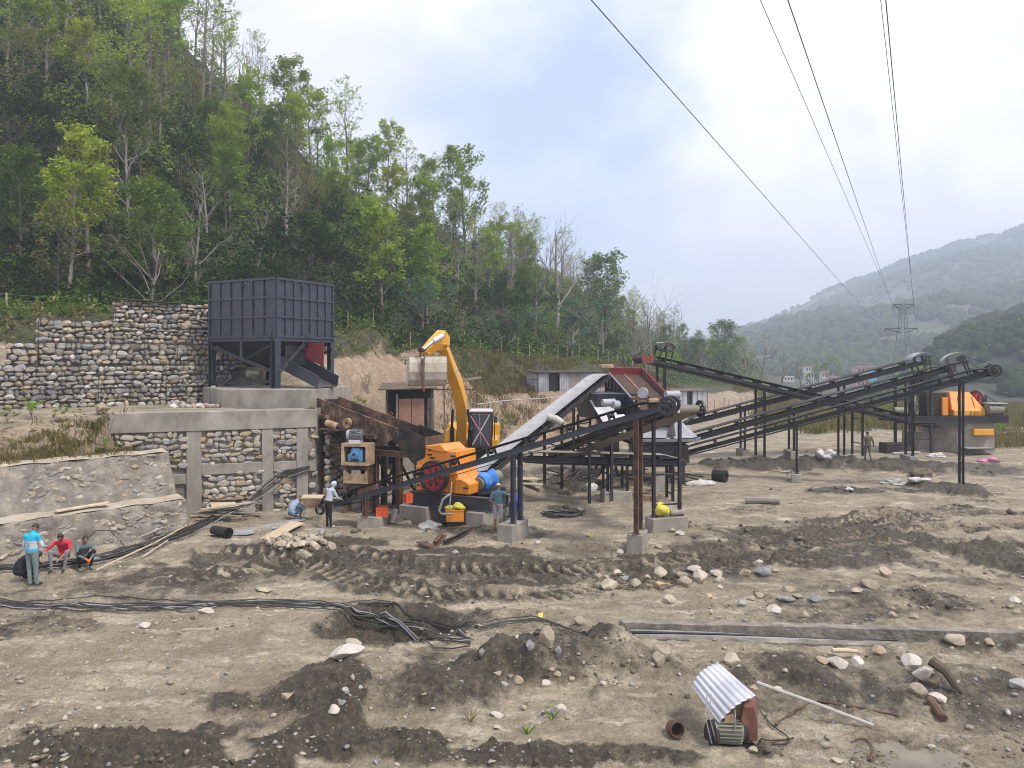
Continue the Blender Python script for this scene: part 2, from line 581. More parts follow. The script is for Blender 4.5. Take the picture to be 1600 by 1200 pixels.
M['white_steel'] = surf('pale_dusty_steel', [(0.3, (0.42, 0.42, 0.43)), (0.7, (0.60, 0.60, 0.62))], 2.0, 0.55, 0.0, 6.0, 0.1, 0.01)
M['pale_grey'] = surf('pale_grey_paint', [(0.3, (0.24, 0.25, 0.28)), (0.7, (0.38, 0.39, 0.43))], 1.4, 0.5, 0.0, 6.0, 0.1, 0.01)
M['screen_mesh'] = surf('rusty_screen_mesh', [(0.3, (0.075, 0.045, 0.036)), (0.7, (0.17, 0.105, 0.08))], 2.0, 0.85, 0.1, 6.0, 0.3, 0.01, fine=60)
M['wood'] = surf('weathered_wood', [(0.3, (0.19, 0.14, 0.095)), (0.5, (0.33, 0.26, 0.185)), (0.7, (0.46, 0.39, 0.30))], 3.0, 0.85, 0, 7.0, 0.4, 0.01, rnd=0.3, stretch=(1, 1, 1))
M['wood_pale'] = surf('pale_wood', [(0.3, (0.38, 0.30, 0.21)), (0.7, (0.55, 0.46, 0.34))], 3.0, 0.85, 0, 7.0, 0.3, 0.01, rnd=0.15)
M['wood_dark'] = surf('dark_wood', [(0.3, (0.06, 0.045, 0.034)), (0.7, (0.16, 0.115, 0.08))], 3.0, 0.85, 0, 7.0, 0.4, 0.01, rnd=0.3)
M['ply'] = surf('plywood', [(0.3, (0.42, 0.33, 0.22)), (0.7, (0.56, 0.46, 0.33))], 1.6, 0.8, 0, 6.0, 0.1, 0.01, stretch=(1, 5, 1))
M['cable'] = surf('black_cable', [(0.3, (0.014, 0.014, 0.015)), (0.7, (0.05, 0.048, 0.046))], 2.0, 0.45, 0, 5.0, 0.05, 0.01, rnd=0.3)
M['cable_grey'] = surf('grey_cable', [(0.3, (0.16, 0.165, 0.175)), (0.7, (0.30, 0.30, 0.315))], 2.0, 0.45, 0, 5.0, 0.05, 0.01, rnd=0.3)
M['tarp_blue'] = surf('blue_tarp', [(0.3, (0.03, 0.17, 0.58)), (0.7, (0.08, 0.30, 0.80))], 4.0, 0.4, 0, 6.0, 0.6, 0.05)
M['sack_yellow'] = surf('yellow_sack', [(0.3, (0.46, 0.40, 0.03)), (0.7, (0.66, 0.60, 0.07))], 5.0, 0.6, 0, 6.0, 0.6, 0.05)
M['sack_white'] = surf('white_sack', [(0.3, (0.44, 0.42, 0.40)), (0.7, (0.60, 0.585, 0.57))], 5.0, 0.65, 0, 6.0, 0.6, 0.05)
M['cloth_pink'] = surf('pink_cloth', [(0.3, (0.46, 0.17, 0.29)), (0.7, (0.62, 0.27, 0.42))], 5.0, 0.8, 0, 6.0, 0.6, 0.05)
M['crate_red'] = painted('red_orange_plastic', (0.75, 0.11, 0.03), amount=0.15, rough=0.4)
M['pvc'] = surf('grey_white_pipe', [(0.3, (0.29, 0.28, 0.255)), (0.7, (0.44, 0.43, 0.395))], 3.0, 0.5, 0, 6.0, 0.1, 0.01)
M['pipe_dusty'] = surf('dusty_pipe', [(0.3, (0.20, 0.18, 0.15)), (0.7, (0.34, 0.31, 0.27))], 3.0, 0.75, 0, 6.0, 0.2, 0.01)
M['glass'] = flat('dark_glass', (0.02, 0.024, 0.028), rough=0.12)
M['rubber'] = flat('rubber', (0.016, 0.016, 0.017), rough=0.7, var=0.3)
M['bark'] = surf('grey_bark', [(0.3, (0.075, 0.064, 0.052)), (0.5, (0.15, 0.135, 0.115)), (0.7, (0.26, 0.24, 0.21))], 1.6, 0.95, 0, 7.0, 0.4, 0.03, rnd=0.3)
M['bark_dark'] = surf('dark_bark', [(0.3, (0.035, 0.03, 0.025)), (0.7, (0.10, 0.085, 0.07))], 1.6, 0.95, 0, 7.0, 0.4, 0.03, rnd=0.3)
M['bark_bare'] = surf('pale_bare_bark', [(0.3, (0.14, 0.12, 0.105)), (0.7, (0.28, 0.25, 0.225))], 1.6, 0.95, 0, 6.0, 0.3, 0.03, rnd=0.25)
M['leaf_light'] = leaf_mat('light_green_leaves', (0.144, 0.204, 0.030), (0.276, 0.360, 0.048), (0.408, 0.481, 0.070))
M['leaf_mid'] = leaf_mat('mid_green_leaves', (0.069, 0.115, 0.026), (0.136, 0.207, 0.040), (0.220, 0.296, 0.056))
M['leaf_dark'] = leaf_mat('dark_green_leaves', (0.020, 0.037, 0.012), (0.037, 0.063, 0.020), (0.066, 0.095, 0.027))
M['leaf_lime'] = leaf_mat('lime_green_leaves', (0.129, 0.230, 0.025), (0.230, 0.374, 0.040), (0.316, 0.460, 0.064))
M['leaf_rust'] = leaf_mat('brownish_green_leaves', (0.103, 0.097, 0.040), (0.181, 0.173, 0.066), (0.260, 0.239, 0.090))
M['leaf_bluish'] = leaf_mat('bluish_green_leaves', (0.053, 0.099, 0.055), (0.099, 0.165, 0.092), (0.145, 0.224, 0.132))
M['grass'] = leaf_mat('grass_blades', (0.10, 0.105, 0.03), (0.19, 0.17, 0.06), (0.30, 0.25, 0.11), 0.3, 0.1)
M['grass_dry'] = leaf_mat('dry_grass_blades', (0.101, 0.079, 0.027), (0.183, 0.145, 0.059), (0.252, 0.205, 0.092), 0.3, 0.1)
GAB = [(0.30, 0.265, 0.205), (0.22, 0.20, 0.17), (0.36, 0.34, 0.305), (0.165, 0.16, 0.155), (0.41, 0.345, 0.25), (0.25, 0.245, 0.24), (0.33, 0.265, 0.175), (0.20, 0.175, 0.14), (0.44, 0.42, 0.39), (0.28, 0.26, 0.225), (0.24, 0.225, 0.20), (0.31, 0.285, 0.24)]
M['gabion_stone'] = stone_mat('gabion_stone', GAB)
M['wall_stone'] = stone_mat('wall_stone', [(0.36, 0.325, 0.265), (0.27, 0.25, 0.22), (0.43, 0.40, 0.35), (0.22, 0.21, 0.195), (0.34, 0.27, 0.17), (0.31, 0.30, 0.285), (0.39, 0.34, 0.27), (0.25, 0.225, 0.185)])
M['rubble_stone'] = stone_mat('rubble_stone', [(0.31, 0.275, 0.215), (0.23, 0.21, 0.18), (0.40, 0.36, 0.29), (0.24, 0.225, 0.195), (0.30, 0.25, 0.175), (0.22, 0.21, 0.195)])
M['rock_pale'] = stone_mat('pale_rock', [(0.36, 0.31, 0.235), (0.30, 0.255, 0.19), (0.40, 0.355, 0.28), (0.33, 0.27, 0.195)], 0.38)
M['rock_grey'] = stone_mat('grey_rock', [(0.25, 0.25, 0.25), (0.31, 0.305, 0.295), (0.22, 0.22, 0.22)], 0.36)
M['rock_brown'] = stone_mat('brown_rock', [(0.34, 0.27, 0.19), (0.28, 0.23, 0.17), (0.42, 0.30, 0.16)], 0.3)
M['rock_white'] = stone_mat('white_rock', [(0.43, 0.39, 0.34), (0.48, 0.445, 0.395)], 0.32)
M['skin'] = flat('skin', (0.26, 0.135, 0.085), 0.55, var=0.12)
M['hair'] = flat('black_hair', (0.012, 0.010, 0.009), 0.5, var=0.3)
def ground_mat():
 m, t, b = new_mat('site_earth')
 at = N(t, 'ShaderNodeAttribute', attribute_name='cover')
 sp = N(t, 'ShaderNodeSeparateColor')
 t.links.new(at.outputs['Color'], sp.inputs[0])
 co = texco(t)
 def noise(sc, det=8.0, ro=0.62, src=None):
  n = N(t, 'ShaderNodeTexNoise', i_Scale=sc, i_Detail=det, i_Roughness=ro)
  t.links.new(src or co, n.inputs['Vector'])
  return n.outputs[0]
 def mix(f, a, c, fixed=None):
  n = N(t, 'ShaderNodeMix', data_type='RGBA')
  if fixed is not None:
   n.inputs[0].default_value = fixed
  else:
   t.links.new(f, n.inputs[0])
  for s, k in ((a, 6), (c, 7)):
   if hasattr(s, 'is_linked') or hasattr(s, 'links'):
    t.links.new(s, n.inputs[k])
   else:
    n.inputs[k].default_value = (*s, 1)
  return n.outputs[2]
 def rm(src, stops):
  r = ramp(t, stops)
  t.links.new(src, r.inputs[0])
  return r.outputs[0]
 def math_(op, a, c):
  n = N(t, 'ShaderNodeMath', operation=op)
  for i, s in enumerate((a, c)):
   if isinstance(s, (int, float)):
    n.inputs[i].default_value = s
   else:
    t.links.new(s, n.inputs[i])
  n.use_clamp = True
  return n.outputs[0]
 dry = mix(rm(noise(0.55, 9, 0.70), [(0.38, 0), (0.62, 1)]), (0.200, 0.170, 0.120), (0.385, 0.333, 0.242))
 streak = noise(1.0, 7, 0.65, texco(t, (0.55, 2.6, 1)))
 dry = mix(rm(streak, [(0.40, 0.0), (0.62, 0.75)]), dry, (0.185, 0.150, 0.100))
 dry = mix(rm(noise(0.9, 8, 0.7, texco(t, (0.7, 1.8, 1))), [(0.54, 0), (0.66, 0.8)]), dry, (0.50, 0.44, 0.335))
 wet = mix(rm(noise(2.2, 9, 0.75), [(0.35, 0), (0.65, 1)]), (0.020, 0.0158, 0.0095), (0.074, 0.0585, 0.036))
 wet = mix(rm(noise(9.0, 6, 0.7), [(0.47, 0), (0.7, 0.55)]), wet, (0.125, 0.102, 0.064))
 mudf = math_('ADD', sp.outputs[0], math_('MULTIPLY', math_('SUBTRACT', noise(1.4, 9, 0.7), 0.5), 0.0))
 mn = N(t, 'ShaderNodeMapRange', n_1=0.25, n_2=0.75)
 rag = N(t, 'ShaderNodeMath', operation='ADD')
 t.links.new(sp.outputs[0], rag.inputs[0])
 q = N(t, 'ShaderNodeMapRange', n_1=0.2, n_2=0.8, n_3=-0.45, n_4=0.45)
 t.links.new(noise(2.6, 9, 0.7), q.inputs[0])
 t.links.new(q.outputs[0], rag.inputs[1])
 t.links.new(rag.outputs[0], mn.inputs[0])
 c = mix(mn.outputs[0], dry, wet)
 vo = N(t, 'ShaderNodeTexVoronoi', i_Scale=17.0)
 t.links.new(co, vo.inputs['Vector'])
 sepv = N(t, 'ShaderNodeSeparateColor')
 t.links.new(vo.outputs['Color'], sepv.inputs[0])
 grit = math_('MULTIPLY', rm(sepv.outputs[0], [(0.91, 0), (0.95, 1)]), rm(vo.outputs['Distance'], [(0.25, 0.75), (0.42, 0)]))
 c = mix(grit, c, (0.34, 0.305, 0.25))
 sc_ = mix(noise(0.8, 9, 0.7), (0.155, 0.105, 0.068), (0.36, 0.27, 0.185))
 sc_ = mix(rm(noise(2.6, 8, 0.7), [(0.5, 0), (0.68, 0.7)]), sc_, (0.46, 0.38, 0.28))
 c = mix(sp.outputs[2], c, sc_)
 vg = mix(noise(0.35, 9, 0.7), (0.020, 0.024, 0.010), (0.070, 0.073, 0.028))
 vg = mix(rm(noise(1.3, 9, 0.7), [(0.48, 0), (0.66, 0.8)]), vg, (0.085, 0.068, 0.045))
 vr = N(t, 'ShaderNodeMapRange', n_1=0.3, n_2=0.7)
 rg = N(t, 'ShaderNodeMath', operation='ADD')
 t.links.new(sp.outputs[1], rg.inputs[0])
 q2 = N(t, 'ShaderNodeMapRange', n_1=0.2, n_2=0.8, n_3=-0.35, n_4=0.35)
 t.links.new(noise(0.9, 9, 0.7), q2.inputs[0])
 t.links.new(q2.outputs[0], rg.inputs[1])
 t.links.new(rg.outputs[0], vr.inputs[0])
 c = mix(vr.outputs[0], c, vg)
 def grain(sc, lo, hi):
  mr = N(t, 'ShaderNodeMapRange', n_1=0.30, n_2=0.70, n_3=lo, n_4=hi)
  t.links.new(noise(sc, 4, 0.8), mr.inputs[0])
  vm = N(t, 'ShaderNodeVectorMath', operation='SCALE')
  t.links.new(c, vm.inputs[0])
  t.links.new(mr.outputs[0], vm.inputs['Scale'])
  return vm.outputs[0]
 c = grain(38.0, 0.55, 1.4)
 c = grain(9.0, 0.68, 1.28)
 t.links.new(c, b.inputs['Base Color'])
 rr = N(t, 'ShaderNodeMapRange', n_1=0.0, n_2=1.0, n_3=0.95, n_4=0.66)
 t.links.new(mn.outputs[0], rr.inputs[0])
 t.links.new(rr.outputs[0], b.inputs['Roughness'])
 h = N(t, 'ShaderNodeMath', operation='ADD')
 t.links.new(noise(11.0, 8, 0.72), h.inputs[0])
 t.links.new(grit, h.inputs[1])
 bump(t, b, h.outputs[0], 1.0, 0.06)
 return m
M['earth'] = ground_mat()
# ------------------------------------------------------------------ terrain
RAISE = [(-42, -4), (-30, 8.4), (-16.1, 23.1), (-12.0, 27.7), (-12.9, 30.6), (-8.35, 32.45), (-7.4, 37), (-7.6, 42), (-4, 51), (0, 55.5), (6, 60.5), (14, 74), (25, 92), (42, 122), (75, 185), (140, 280), (250, 470)]
GABL = [(-60, 12), (-21.5, 33.0), (-14.0, 38.0), (-10.3, 40.4), (-9.6, 43), (-8.6, 46), (-4.5, 55), (2, 66), (12, 80), (26, 101), (60, 152), (120, 250), (200, 400)]
UF = np.array([-2.2, -0.75, -0.5, -0.25, -0.1, 0, 0.1, 0.2, 0.25, 0.31, 0.36, 0.45])
YF = np.array([48, 46, 47, 58, 68, 80, 105, 140, 170, 215, 260, 400.])
YR = np.array([100, 100, 102, 112, 128, 148, 178, 222, 255, 300, 340, 480.])
UH = np.array([-2.2, -0.75, -0.6, -0.5, -0.375, -0.25, -0.167, -0.1, 0, 0.083, 0.167, 0.25, 0.29, 0.33, 0.36, 0.45])
HH = np.array([66, 60, 55, 47, 37, 25, 20.5, 19, 17, 16, 14, 10, 7.5, 4.5, 0, 0.])
def px_poly(pts):
 out = []
 for x, y in pts:
  g = G(x, y)
  out.append((g.x, g.y))
 return out
TRACKS = [
 (px_poly([(330, 866), (420, 872), (480, 884), (560, 910), (660, 927), (780, 930), (900, 926), (1010, 912), (1120, 890), (1240, 858), (1340, 838), (1460, 826), (1620, 820)]), 0.46),
 (px_poly([(560, 868), (640, 878), (760, 888), (880, 893), (1000, 888), (1090, 876), (1180, 856), (1260, 836), (1370, 816), (1480, 806), (1640, 800)]), 0.46),
 (px_poly([(1120, 868), (1220, 838), (1290, 822), (1380, 806), (1500, 796)]), 0.42),
 (px_poly([(1240, 878), (1330, 860), (1420, 852), (1520, 850), (1640, 855)]), 0.42),
 (px_poly([(300, 905), (380, 896), (450, 880), (520, 862)]), 0.40),
 ]
MUD = [(1350, 850, 270, 46, 0.42, 0.0), (800, 892, 330, 34, 0.5, 0.0), (1280, 955, 260, 22, 0.34, 0.0), (1250, 1080, 300, 80, 0.32, 0.0), (200, 912, 220, 30, 0.36, 0.0), (150, 1175, 330, 38, 1.0, 0.16), (520, 1160, 240, 48, 1.0, 0.16), (880, 1178, 300, 26, 0.95, 0.12), (480, 1085, 150, 52, 0.75, 0.32),
 (660, 1080, 190, 60, 0.55, 0.42), (900, 1045, 200, 62, 0.6, 0.50), (640, 965, 120, 24, 0.9, 0.0), (1250, 1060, 130, 34, 0.45, 0.22),
 (1500, 1090, 150, 60, 0.5, 0.16), (1500, 1010, 110, 22, 0.55, 0.40), (1330, 1150, 120, 40, 0.35, 0.0), (60, 985, 120, 20, 0.5, 0.0),
 (1210, 838, 50, 17, 1.0, 0.16), (1420, 845, 90, 22, 0.9, 0.12), (1560, 875, 95, 24, 1.0, 0.24), (1380, 862, 50, 12, 0.8, 0.05),
 (930, 752, 95, 24, 0.9, 0.30), (1000, 715, 90, 14, 0.8, 0.2), (880, 800, 42, 10, 0.8, 0.05), (1230, 728, 140, 12, 0.95, 0.42), (1400, 733, 130, 10, 0.95, 0.4),
 (1120, 727, 30, 8, 0.9, 0.25), (1490, 770, 62, 16, 0.9, 0.38), (1330, 768, 120, 8, 0.6, 0.06), (1530, 735, 110, 14, 0.6, 0.1),
 (480, 880, 130, 26, 0.85, 0.0), (620, 925, 110, 10, 0.9, 0.1), (560, 850, 90, 8, 0.8, 0.05), (700, 862, 150, 6, 0.9, 0.08), (1000, 872, 110, 7, 0.9, 0.08), (1130, 900, 0.1, 0.1, 0, 0), (1330, 880, 90, 10, 0.7, 0.08), (1180, 800, 60, 8, 0.5, 0.0), (350, 875, 70, 12, 0.6, 0.04), (1480, 905, 70, 8, 0.5, 0.0), (820, 908, 90, 10, 0.9, 0.05), (240, 905, 150, 22, 0.45, 0.0), (760, 830, 130, 12, 0.6, 0.0),
 (720, 815, 110, 18, 0.7, 0.0), (1120, 950, 60, 14, 0.5, 0.05), (1460, 940, 70, 22, 0.55, 0.25), (1340, 935, 60, 12, 0.35, 0.14), (1100, 1120, 60, 50, 0.25, 0.0)]
PUDDLES = [(600, 882, 70, 9), (740, 893, 100, 7), (800, 906, 130, 9), (640, 895, 60, 7), (930, 862, 75, 13), (1085, 857, 90, 7), (1420, 1190, 90, 38), (985, 888, 30, 5)]
def ell(e, X, Y):
 """signed measure of an ellipse laid on the ground from its pixel size: 0 centre, 1 rim"""
 c = G(e[0], e[1])
 a = e[2] / FPX * c.y
 n, f = G(e[0], e[1] + e[3]).y, G(e[0], e[1] - e[3]).y
 b = (f - n) / 2
 cy = (f + n) / 2
 return np.hypot((X - c.x) / a, (Y - cy) / b)
def terrain(X, Y):
 X = np.asarray(X, float)
 Y = np.asarray(Y, float)
 wob = fbm(X, Y, 5.0, 3, 5)
 far = np.hypot(X, Y)
 # --- yard
 z = 0.10 * fbm(X, Y, 9.0, 3, 1) * sstep(5, 20, far) + 0.05 * fbm(X, Y, 2.2, 3, 2)
 near = 1 - sstep(26, 70, Y)
 # --- rise on the left and behind
 d1 = segdist(RAISE, X, Y)
 left = 1 - sstep(-9.5, -6.5, X + (Y - 37) * 0.12)
 left = np.where(Y > 44, left * (1 - sstep(44, 48, Y)), left)
 panel = sstep(26.3, 30.6, Y) * left
 hA = np.clip((d1 - 0.55) / 1.15, 0, 1) * 2.55 + np.clip((d1 - 1.9) / 6.0, 0, 1) * 1.35
 hB = np.clip((d1 - 0.25) / 0.25, 0, 1) * 4.12
 fade = 1 - 0.72 * sstep(10, 30, X) - 0.28 * sstep(90, 170, X)
 ww = d1 + 0.9 * wob
 dW = (X + 15.3) * -0.377 + (Y - 29.62) * 0.926
 lim = np.clip((d1 - 0.55) / 1.15, 0, 1) * 2.62
 hA = np.where((dW < 0.15) & (X > -16.5), np.minimum(hA, lim + 2.5 * np.clip((-15.0 - X) / 1.2, 0, 1)), hA)
 panel = np.where((dW < 0.15) & (X > -15.4), 0, panel)
 panel = np.where((dW >= 0.15) & (X > -15.2), left, panel)
 hC = (sstep(0.0, 4.2, ww) * 3.5 + 0.5 * sstep(5, 30, ww)) * fade
 hL = hA * (1 - panel) + hB * panel
 z = z * (1 - sstep(-0.3, 0.6, d1) * 0.7) + hL * left + hC * (1 - left)
 # --- second rise: gabion terrace, cut bank, scrub slope
 d2 = segdist(GABL, X, Y)
 gl = 1 - sstep(-10.6, -9.4, X)
 gA = np.clip((d2 - 0.35) / 1.0, 0, 1) * 1.7 + np.clip((d2 - 1.4) / 5.0, 0, 1) * 2.9
 w2 = d2 + 1.0 * fbm(X, Y, 4.0, 3, 8)
 gf = 1 - 0.25 * sstep(-6, 4, X) - 0.35 * sstep(4, 24, X) - 0.4 * sstep(40, 110, X)
 gC = (sstep(0, 5.5, w2) * 3.2 + 0.9 * sstep(6, 26, w2)) * gf
 z = z + gA * gl + gC * (1 - gl)
 z = z + 0.35 * gl * (1 - sstep(0, 3, np.abs(d2 + 3))) * 0
 # --- wooded hill
 u = X / np.maximum(Y, 3.0)
 yf = np.interp(u, UF, YF)
 yr = np.interp(u, UF, YR)
 H = np.interp(u, UH, HH)
 t = (Y - yf) / (yr - yf)
 prof = np.where(t < 1, np.clip(t, 0, 1) ** 1.12, 1 - 0.25 * np.clip(t - 1, 0, 3))
 hn = np.clip(H / 14, 0, 1) * np.clip(t * 4, 0, 1)
 z = z + H * prof + hn * (1.6 * fbm(X, Y, 22.0, 4, 11) + 0.5 * fbm(X, Y, 4.0, 3, 12))
 # --- valley floor falls away towards the river
 z = z - 5.5 * sstep(70, 240, Y) * sstep(0.05, 0.45, u)
 # --- churned yard
 mud = np.zeros(X.shape)
 rag = 0.35 * fbm(X, Y, 0.9, 3, 21)
 for e in MUD:
  q = ell(e, X, Y) + rag
  m = 1 - sstep(0.55, 1.1, q)
  mud = np.maximum(mud, m * e[4])
  z = z + e[5] * (1 - sstep(0.0, 1.05, q))
 lug = 0
 for pts, hw in TRACKS:
  s, run = segdist(pts, X, Y, True)
  d = np.abs(s)
  wear = np.clip(0.85 + 0.5 * fbm(X, Y, 3.0, 2, 31), 0.3, 1)
  lg = np.clip(0.85 + 0.45 * fbm(X, Y, 0.9, 2, 37), 0.1, 1.2) * np.clip(np.sin((run + 0.10 * fbm(X, Y, 0.8, 2, 36) + s * 0.4) * 2 * math.pi / 0.40) * 2.4, -1, 1)
  inn = 1 - sstep(hw * 0.85, hw * 1.15, d)
  berm = sstep(hw * 0.8, hw * 1.25, d) * (1 - sstep(hw * 1.25, hw * 1.9, d))
  ph = run + d * 0.55
  z = z + wear * (-0.11 * inn + 0.15 * berm * (0.6 + 0.6 * fbm(X, Y, 0.5, 2, 33)) + 0.10 * inn * lg)
  mud = mud * (1 - inn) + inn * np.maximum(0.66 - 0.55 * lg * wear, 0)
  mud = np.maximum(mud, wear * ( 1.1 * berm * (0.8 + 0.5 * fbm(X, Y, 1.2, 2, 35))))
 for e in PUDDLES:
  q = ell(e, X, Y) + 0.8 * rag
  z = z - 0.12 * (1 - sstep(0.5, 1.2, q))
  mud = np.maximum(mud, 0.55 * (1 - sstep(0.8, 1.5, q)))
 # --- open pit where the cables drop, and the cable trench
 q = ell((615, 975, 120, 32), X, Y) + 0.25 * rag
 z = z - 0.62 * (1 - sstep(0.55, 0.95, q))
 mud = np.maximum(mud, 0.85 * (1 - sstep(0.9, 1.15, q)) * sstep(0.3, 0.7, q))
 tr = (np.abs(Y - trench_y(X)) < 0.30) & (X > 2.6) & (X < 12.8)
 z = np.where(tr, np.minimum(z, -0.38), z)
 flatm = (np.abs(Y - trench_y(X)) < 0.62) & (X > 2.6) & (X < 12.8) & ~tr
 z = np.where(flatm, np.minimum(z, 0.0), z)
 z = z + 0.95 * (1 - sstep(2.0, 4.2, np.hypot(X + 1.9, (Y - 37.6) * 0.9)))
 # --- crusher pit
 pit = (1 - sstep(1.55, 2.1, np.abs(X + 1.85) + 0.25 * rag)) * (1 - sstep(1.0, 1.6, np.abs(Y - 30.3) + 0.2 * rag))
 z = z - 0.95 * pit
 mud = np.maximum(mud, 0.7 * pit)
 # --- clods and crumbs
 fine = near * (1 - sstep(0.2, 1.2, d1)) + 0.25 * sstep(0.2, 1.2, d1)
 b1 = np.abs(fbm(X, Y, 0.30, 3, 41))
 b2 = np.abs(fbm(X, Y, 0.11, 2, 43))
 z = z + fine * (0.045 * fbm(X, Y, 0.55, 5, 45, 0.6) + np.clip(mud, 0, 1) * (0.105 * b1 + 0.045 * b2 - 0.05))
 veg = np.maximum(sstep(-0.2, 0.8, t * 6 + 0.3), sstep(3.0, 9.0, w2) * (1 - gl))
 veg = np.maximum(veg, gl * sstep(2.6, 4.2, d2))
 veg = np.maximum(veg, sstep(60, 72, Y + 6 * wob) * sstep(0.28, 0.36, u) * 0.95)
 veg = np.maximum(veg, sstep(75, 100, Y) * sstep(0.18, 0.26, u) * (1 - sstep(2, -2, d1)) * 0)
 veg = np.maximum(veg, 0.42 * left * (1 - panel) * sstep(1.6, 2.4, d1) * (1 - gl * sstep(-0.5, 0, d2)))
 scar = np.clip(sstep(0.0, 1.2, ww) * (1 - left), 0, 1)
 scar = np.maximum(scar, left * (1 - panel) * sstep(1.6, 2.2, d1))
 veg = np.maximum(veg, sstep(4.6, 7.5, ww) * (1 - left) * (1 - 0.75 * (1 - sstep(-6.5, -2.5, X)) * (1 - sstep(44, 56, Y) * 0.2)))
 scar = np.where(X > 30, scar * 0.3, scar)
 bumpy = np.clip(scar, 0, 1) * (1 - np.clip(t * 4, 0, 1)) * (1 - 0.35 * left)
 z = z + bumpy * (0.34 * fbm(X, Y, 1.7, 4, 61) + 0.10 * np.abs(fbm(X, Y, 0.5, 3, 62)))
 mud = np.clip(mud + near * (1 - np.clip(scar, 0, 1)) * (0.30 * fbm(X, Y, 3.2, 4, 63) + 0.16 * fbm(X, Y, 0.8, 3, 64) + 0.05), 0, 1)
 return z, np.clip(mud, 0, 1), np.clip(veg, 0, 1), scar
def trench_y(X):
 return 17.55 - 0.075 * (X - 2.9)
def gz(x, y):
 """ground height at one point"""
 return float(terrain(np.array([x]), np.array([y]))[0][0])
def gzs(xs, ys):
 return terrain(np.array(xs, float), np.array(ys, float))[0]
def GP(x, y):
 """the point of the real ground that stands at pixel x, y"""
 ys = np.concatenate([np.linspace(9.5, 40, 1500), np.linspace(40, 140, 1200)])
 xs = (x - 800) / FPX * ys
 zs = terrain(xs, ys)[0]
 ray = CAM_Z + (HZ - y) / FPX * ys
 k = np.argmax(zs >= ray)
 return Vector((xs[k], ys[k], zs[k]))
def build_ground():
 inner = np.linspace(-0.74, 0.74, 690)
 outer = 0.74 + np.linspace(0, 1, 40)[1:] ** 1.6 * 1.6
 S = np.concatenate([-outer[::-1], inner, outer])
 rows = [-60, -30, -12, -4, 0, 3, 5.5, 7, 8, 8.8, 9.5, 10.0]
 y = 10.2
 while y < 330:
  rows.append(y)
  y += max(0.019, min(1.42e-4 * y * y, 3.0))
 while y < 7000:
  rows.append(y)
  y *= 1.14
 Yr = np.array(rows)
 f = np.maximum(Yr, 8.0)
 X = S[None, :] * f[:, None]
 Y = np.repeat(Yr[:, None], len(S), 1)
 z, mud, veg, scar = terrain(X, Y)
 nr, nc = X.shape
 co = np.stack([X, Y, z], -1).reshape(-1, 3)
 idx = np.arange(nr * nc).reshape(nr, nc)
 q = np.stack([idx[:-1, :-1], idx[:-1, 1:], idx[1:, 1:], idx[1:, :-1]], -1).reshape(-1, 4)
 me = bpy.data.meshes.new('ground')
 me.vertices.add(len(co))
 me.vertices.foreach_set('co', co.ravel())
 me.loops.add(q.size)
 me.loops.foreach_set('vertex_index', q.ravel())
 me.polygons.add(len(q))
 me.polygons.foreach_set('loop_start', np.arange(0, q.size, 4))
 me.polygons.foreach_set('loop_total', np.full(len(q), 4))
 me.polygons.foreach_set('use_smooth', np.ones(len(q), bool))
 me.update(calc_edges=True)
 ca = me.color_attributes.new('cover', 'FLOAT_COLOR', 'POINT')
 c4 = np.stack([mud, veg, scar, np.ones_like(mud)], -1).reshape(-1, 4)
 ca.data.foreach_set('color', c4.astype(np.float32).ravel())
 o = obj('ground', me, M['earth'])
 o['kind'] = 'structure'
 return o
ground = build_ground()
def water_mat():
 m, t, b = new_mat('muddy_water')
 n = N(t, 'ShaderNodeTexNoise', i_Scale=1.6, i_Detail=4.0)
 t.links.new(texco(t), n.inputs['Vector'])
 r = ramp(t, [(0.35, (0.13, 0.11, 0.08)), (0.65, (0.20, 0.175, 0.13))])
 t.links.new(n.outputs[0], r.inputs[0])
 t.links.new(r.outputs[0], b.inputs['Base Color'])
 b.inputs['Roughness'].default_value = 0.06
 b.inputs['IOR'].default_value = 1.33
 n2 = N(t, 'ShaderNodeTexNoise', i_Scale=14.0, i_Detail=2.0)
 t.links.new(texco(t), n2.inputs['Vector'])
 bump(t, b, n2.outputs[0], 0.05, 0.01)
 return m
M['water'] = water_mat()
for e in PUDDLES:
 c = G(e[0], e[1])
 a = e[2] / FPX * c.y * 1.3
 n_, f_ = G(e[0], e[1] + e[3]).y, G(e[0], e[1] - e[3]).y
 b_ = (f_ - n_) / 2 * 1.3
 cy = (f_ + n_) / 2
 gx, gy = np.meshgrid(np.linspace(c.x - a, c.x + a, 110), np.linspace(cy - b_, cy + b_, 46))
 q = np.hypot((gx - c.x) / a, (gy - cy) / b_)
 zz = gzs(gx.ravel(), gy.ravel()).reshape(gx.shape)
 lvl = float(np.percentile(zz[(q > 0.86) & (q < 1.0)], 5))
 ok = (zz < lvl + 0.004) & (q < 1)
 idx = np.arange(gx.size).reshape(gx.shape)
 fs = [(idx[i, j], idx[i, j + 1], idx[i + 1, j + 1], idx[i + 1, j]) for i in range(45) for j in range(109) if ok[i:i + 2, j:j + 2].sum() >= 3]
 if not fs:
  continue
 used = sorted({k for f in fs for k in f})
 mp_ = {k: i for i, k in enumerate(used)}
 me = bpy.data.meshes.new('puddle')
 me.from_pydata([(gx.flat[k], gy.flat[k], min(lvl, zz.flat[k] + 0.01) if zz.flat[k] > lvl else lvl) for k in used], [], [tuple(mp_[k] for k in f) for f in fs])
 o = obj('puddle', me, M['water'])
 o['kind'] = 'structure'
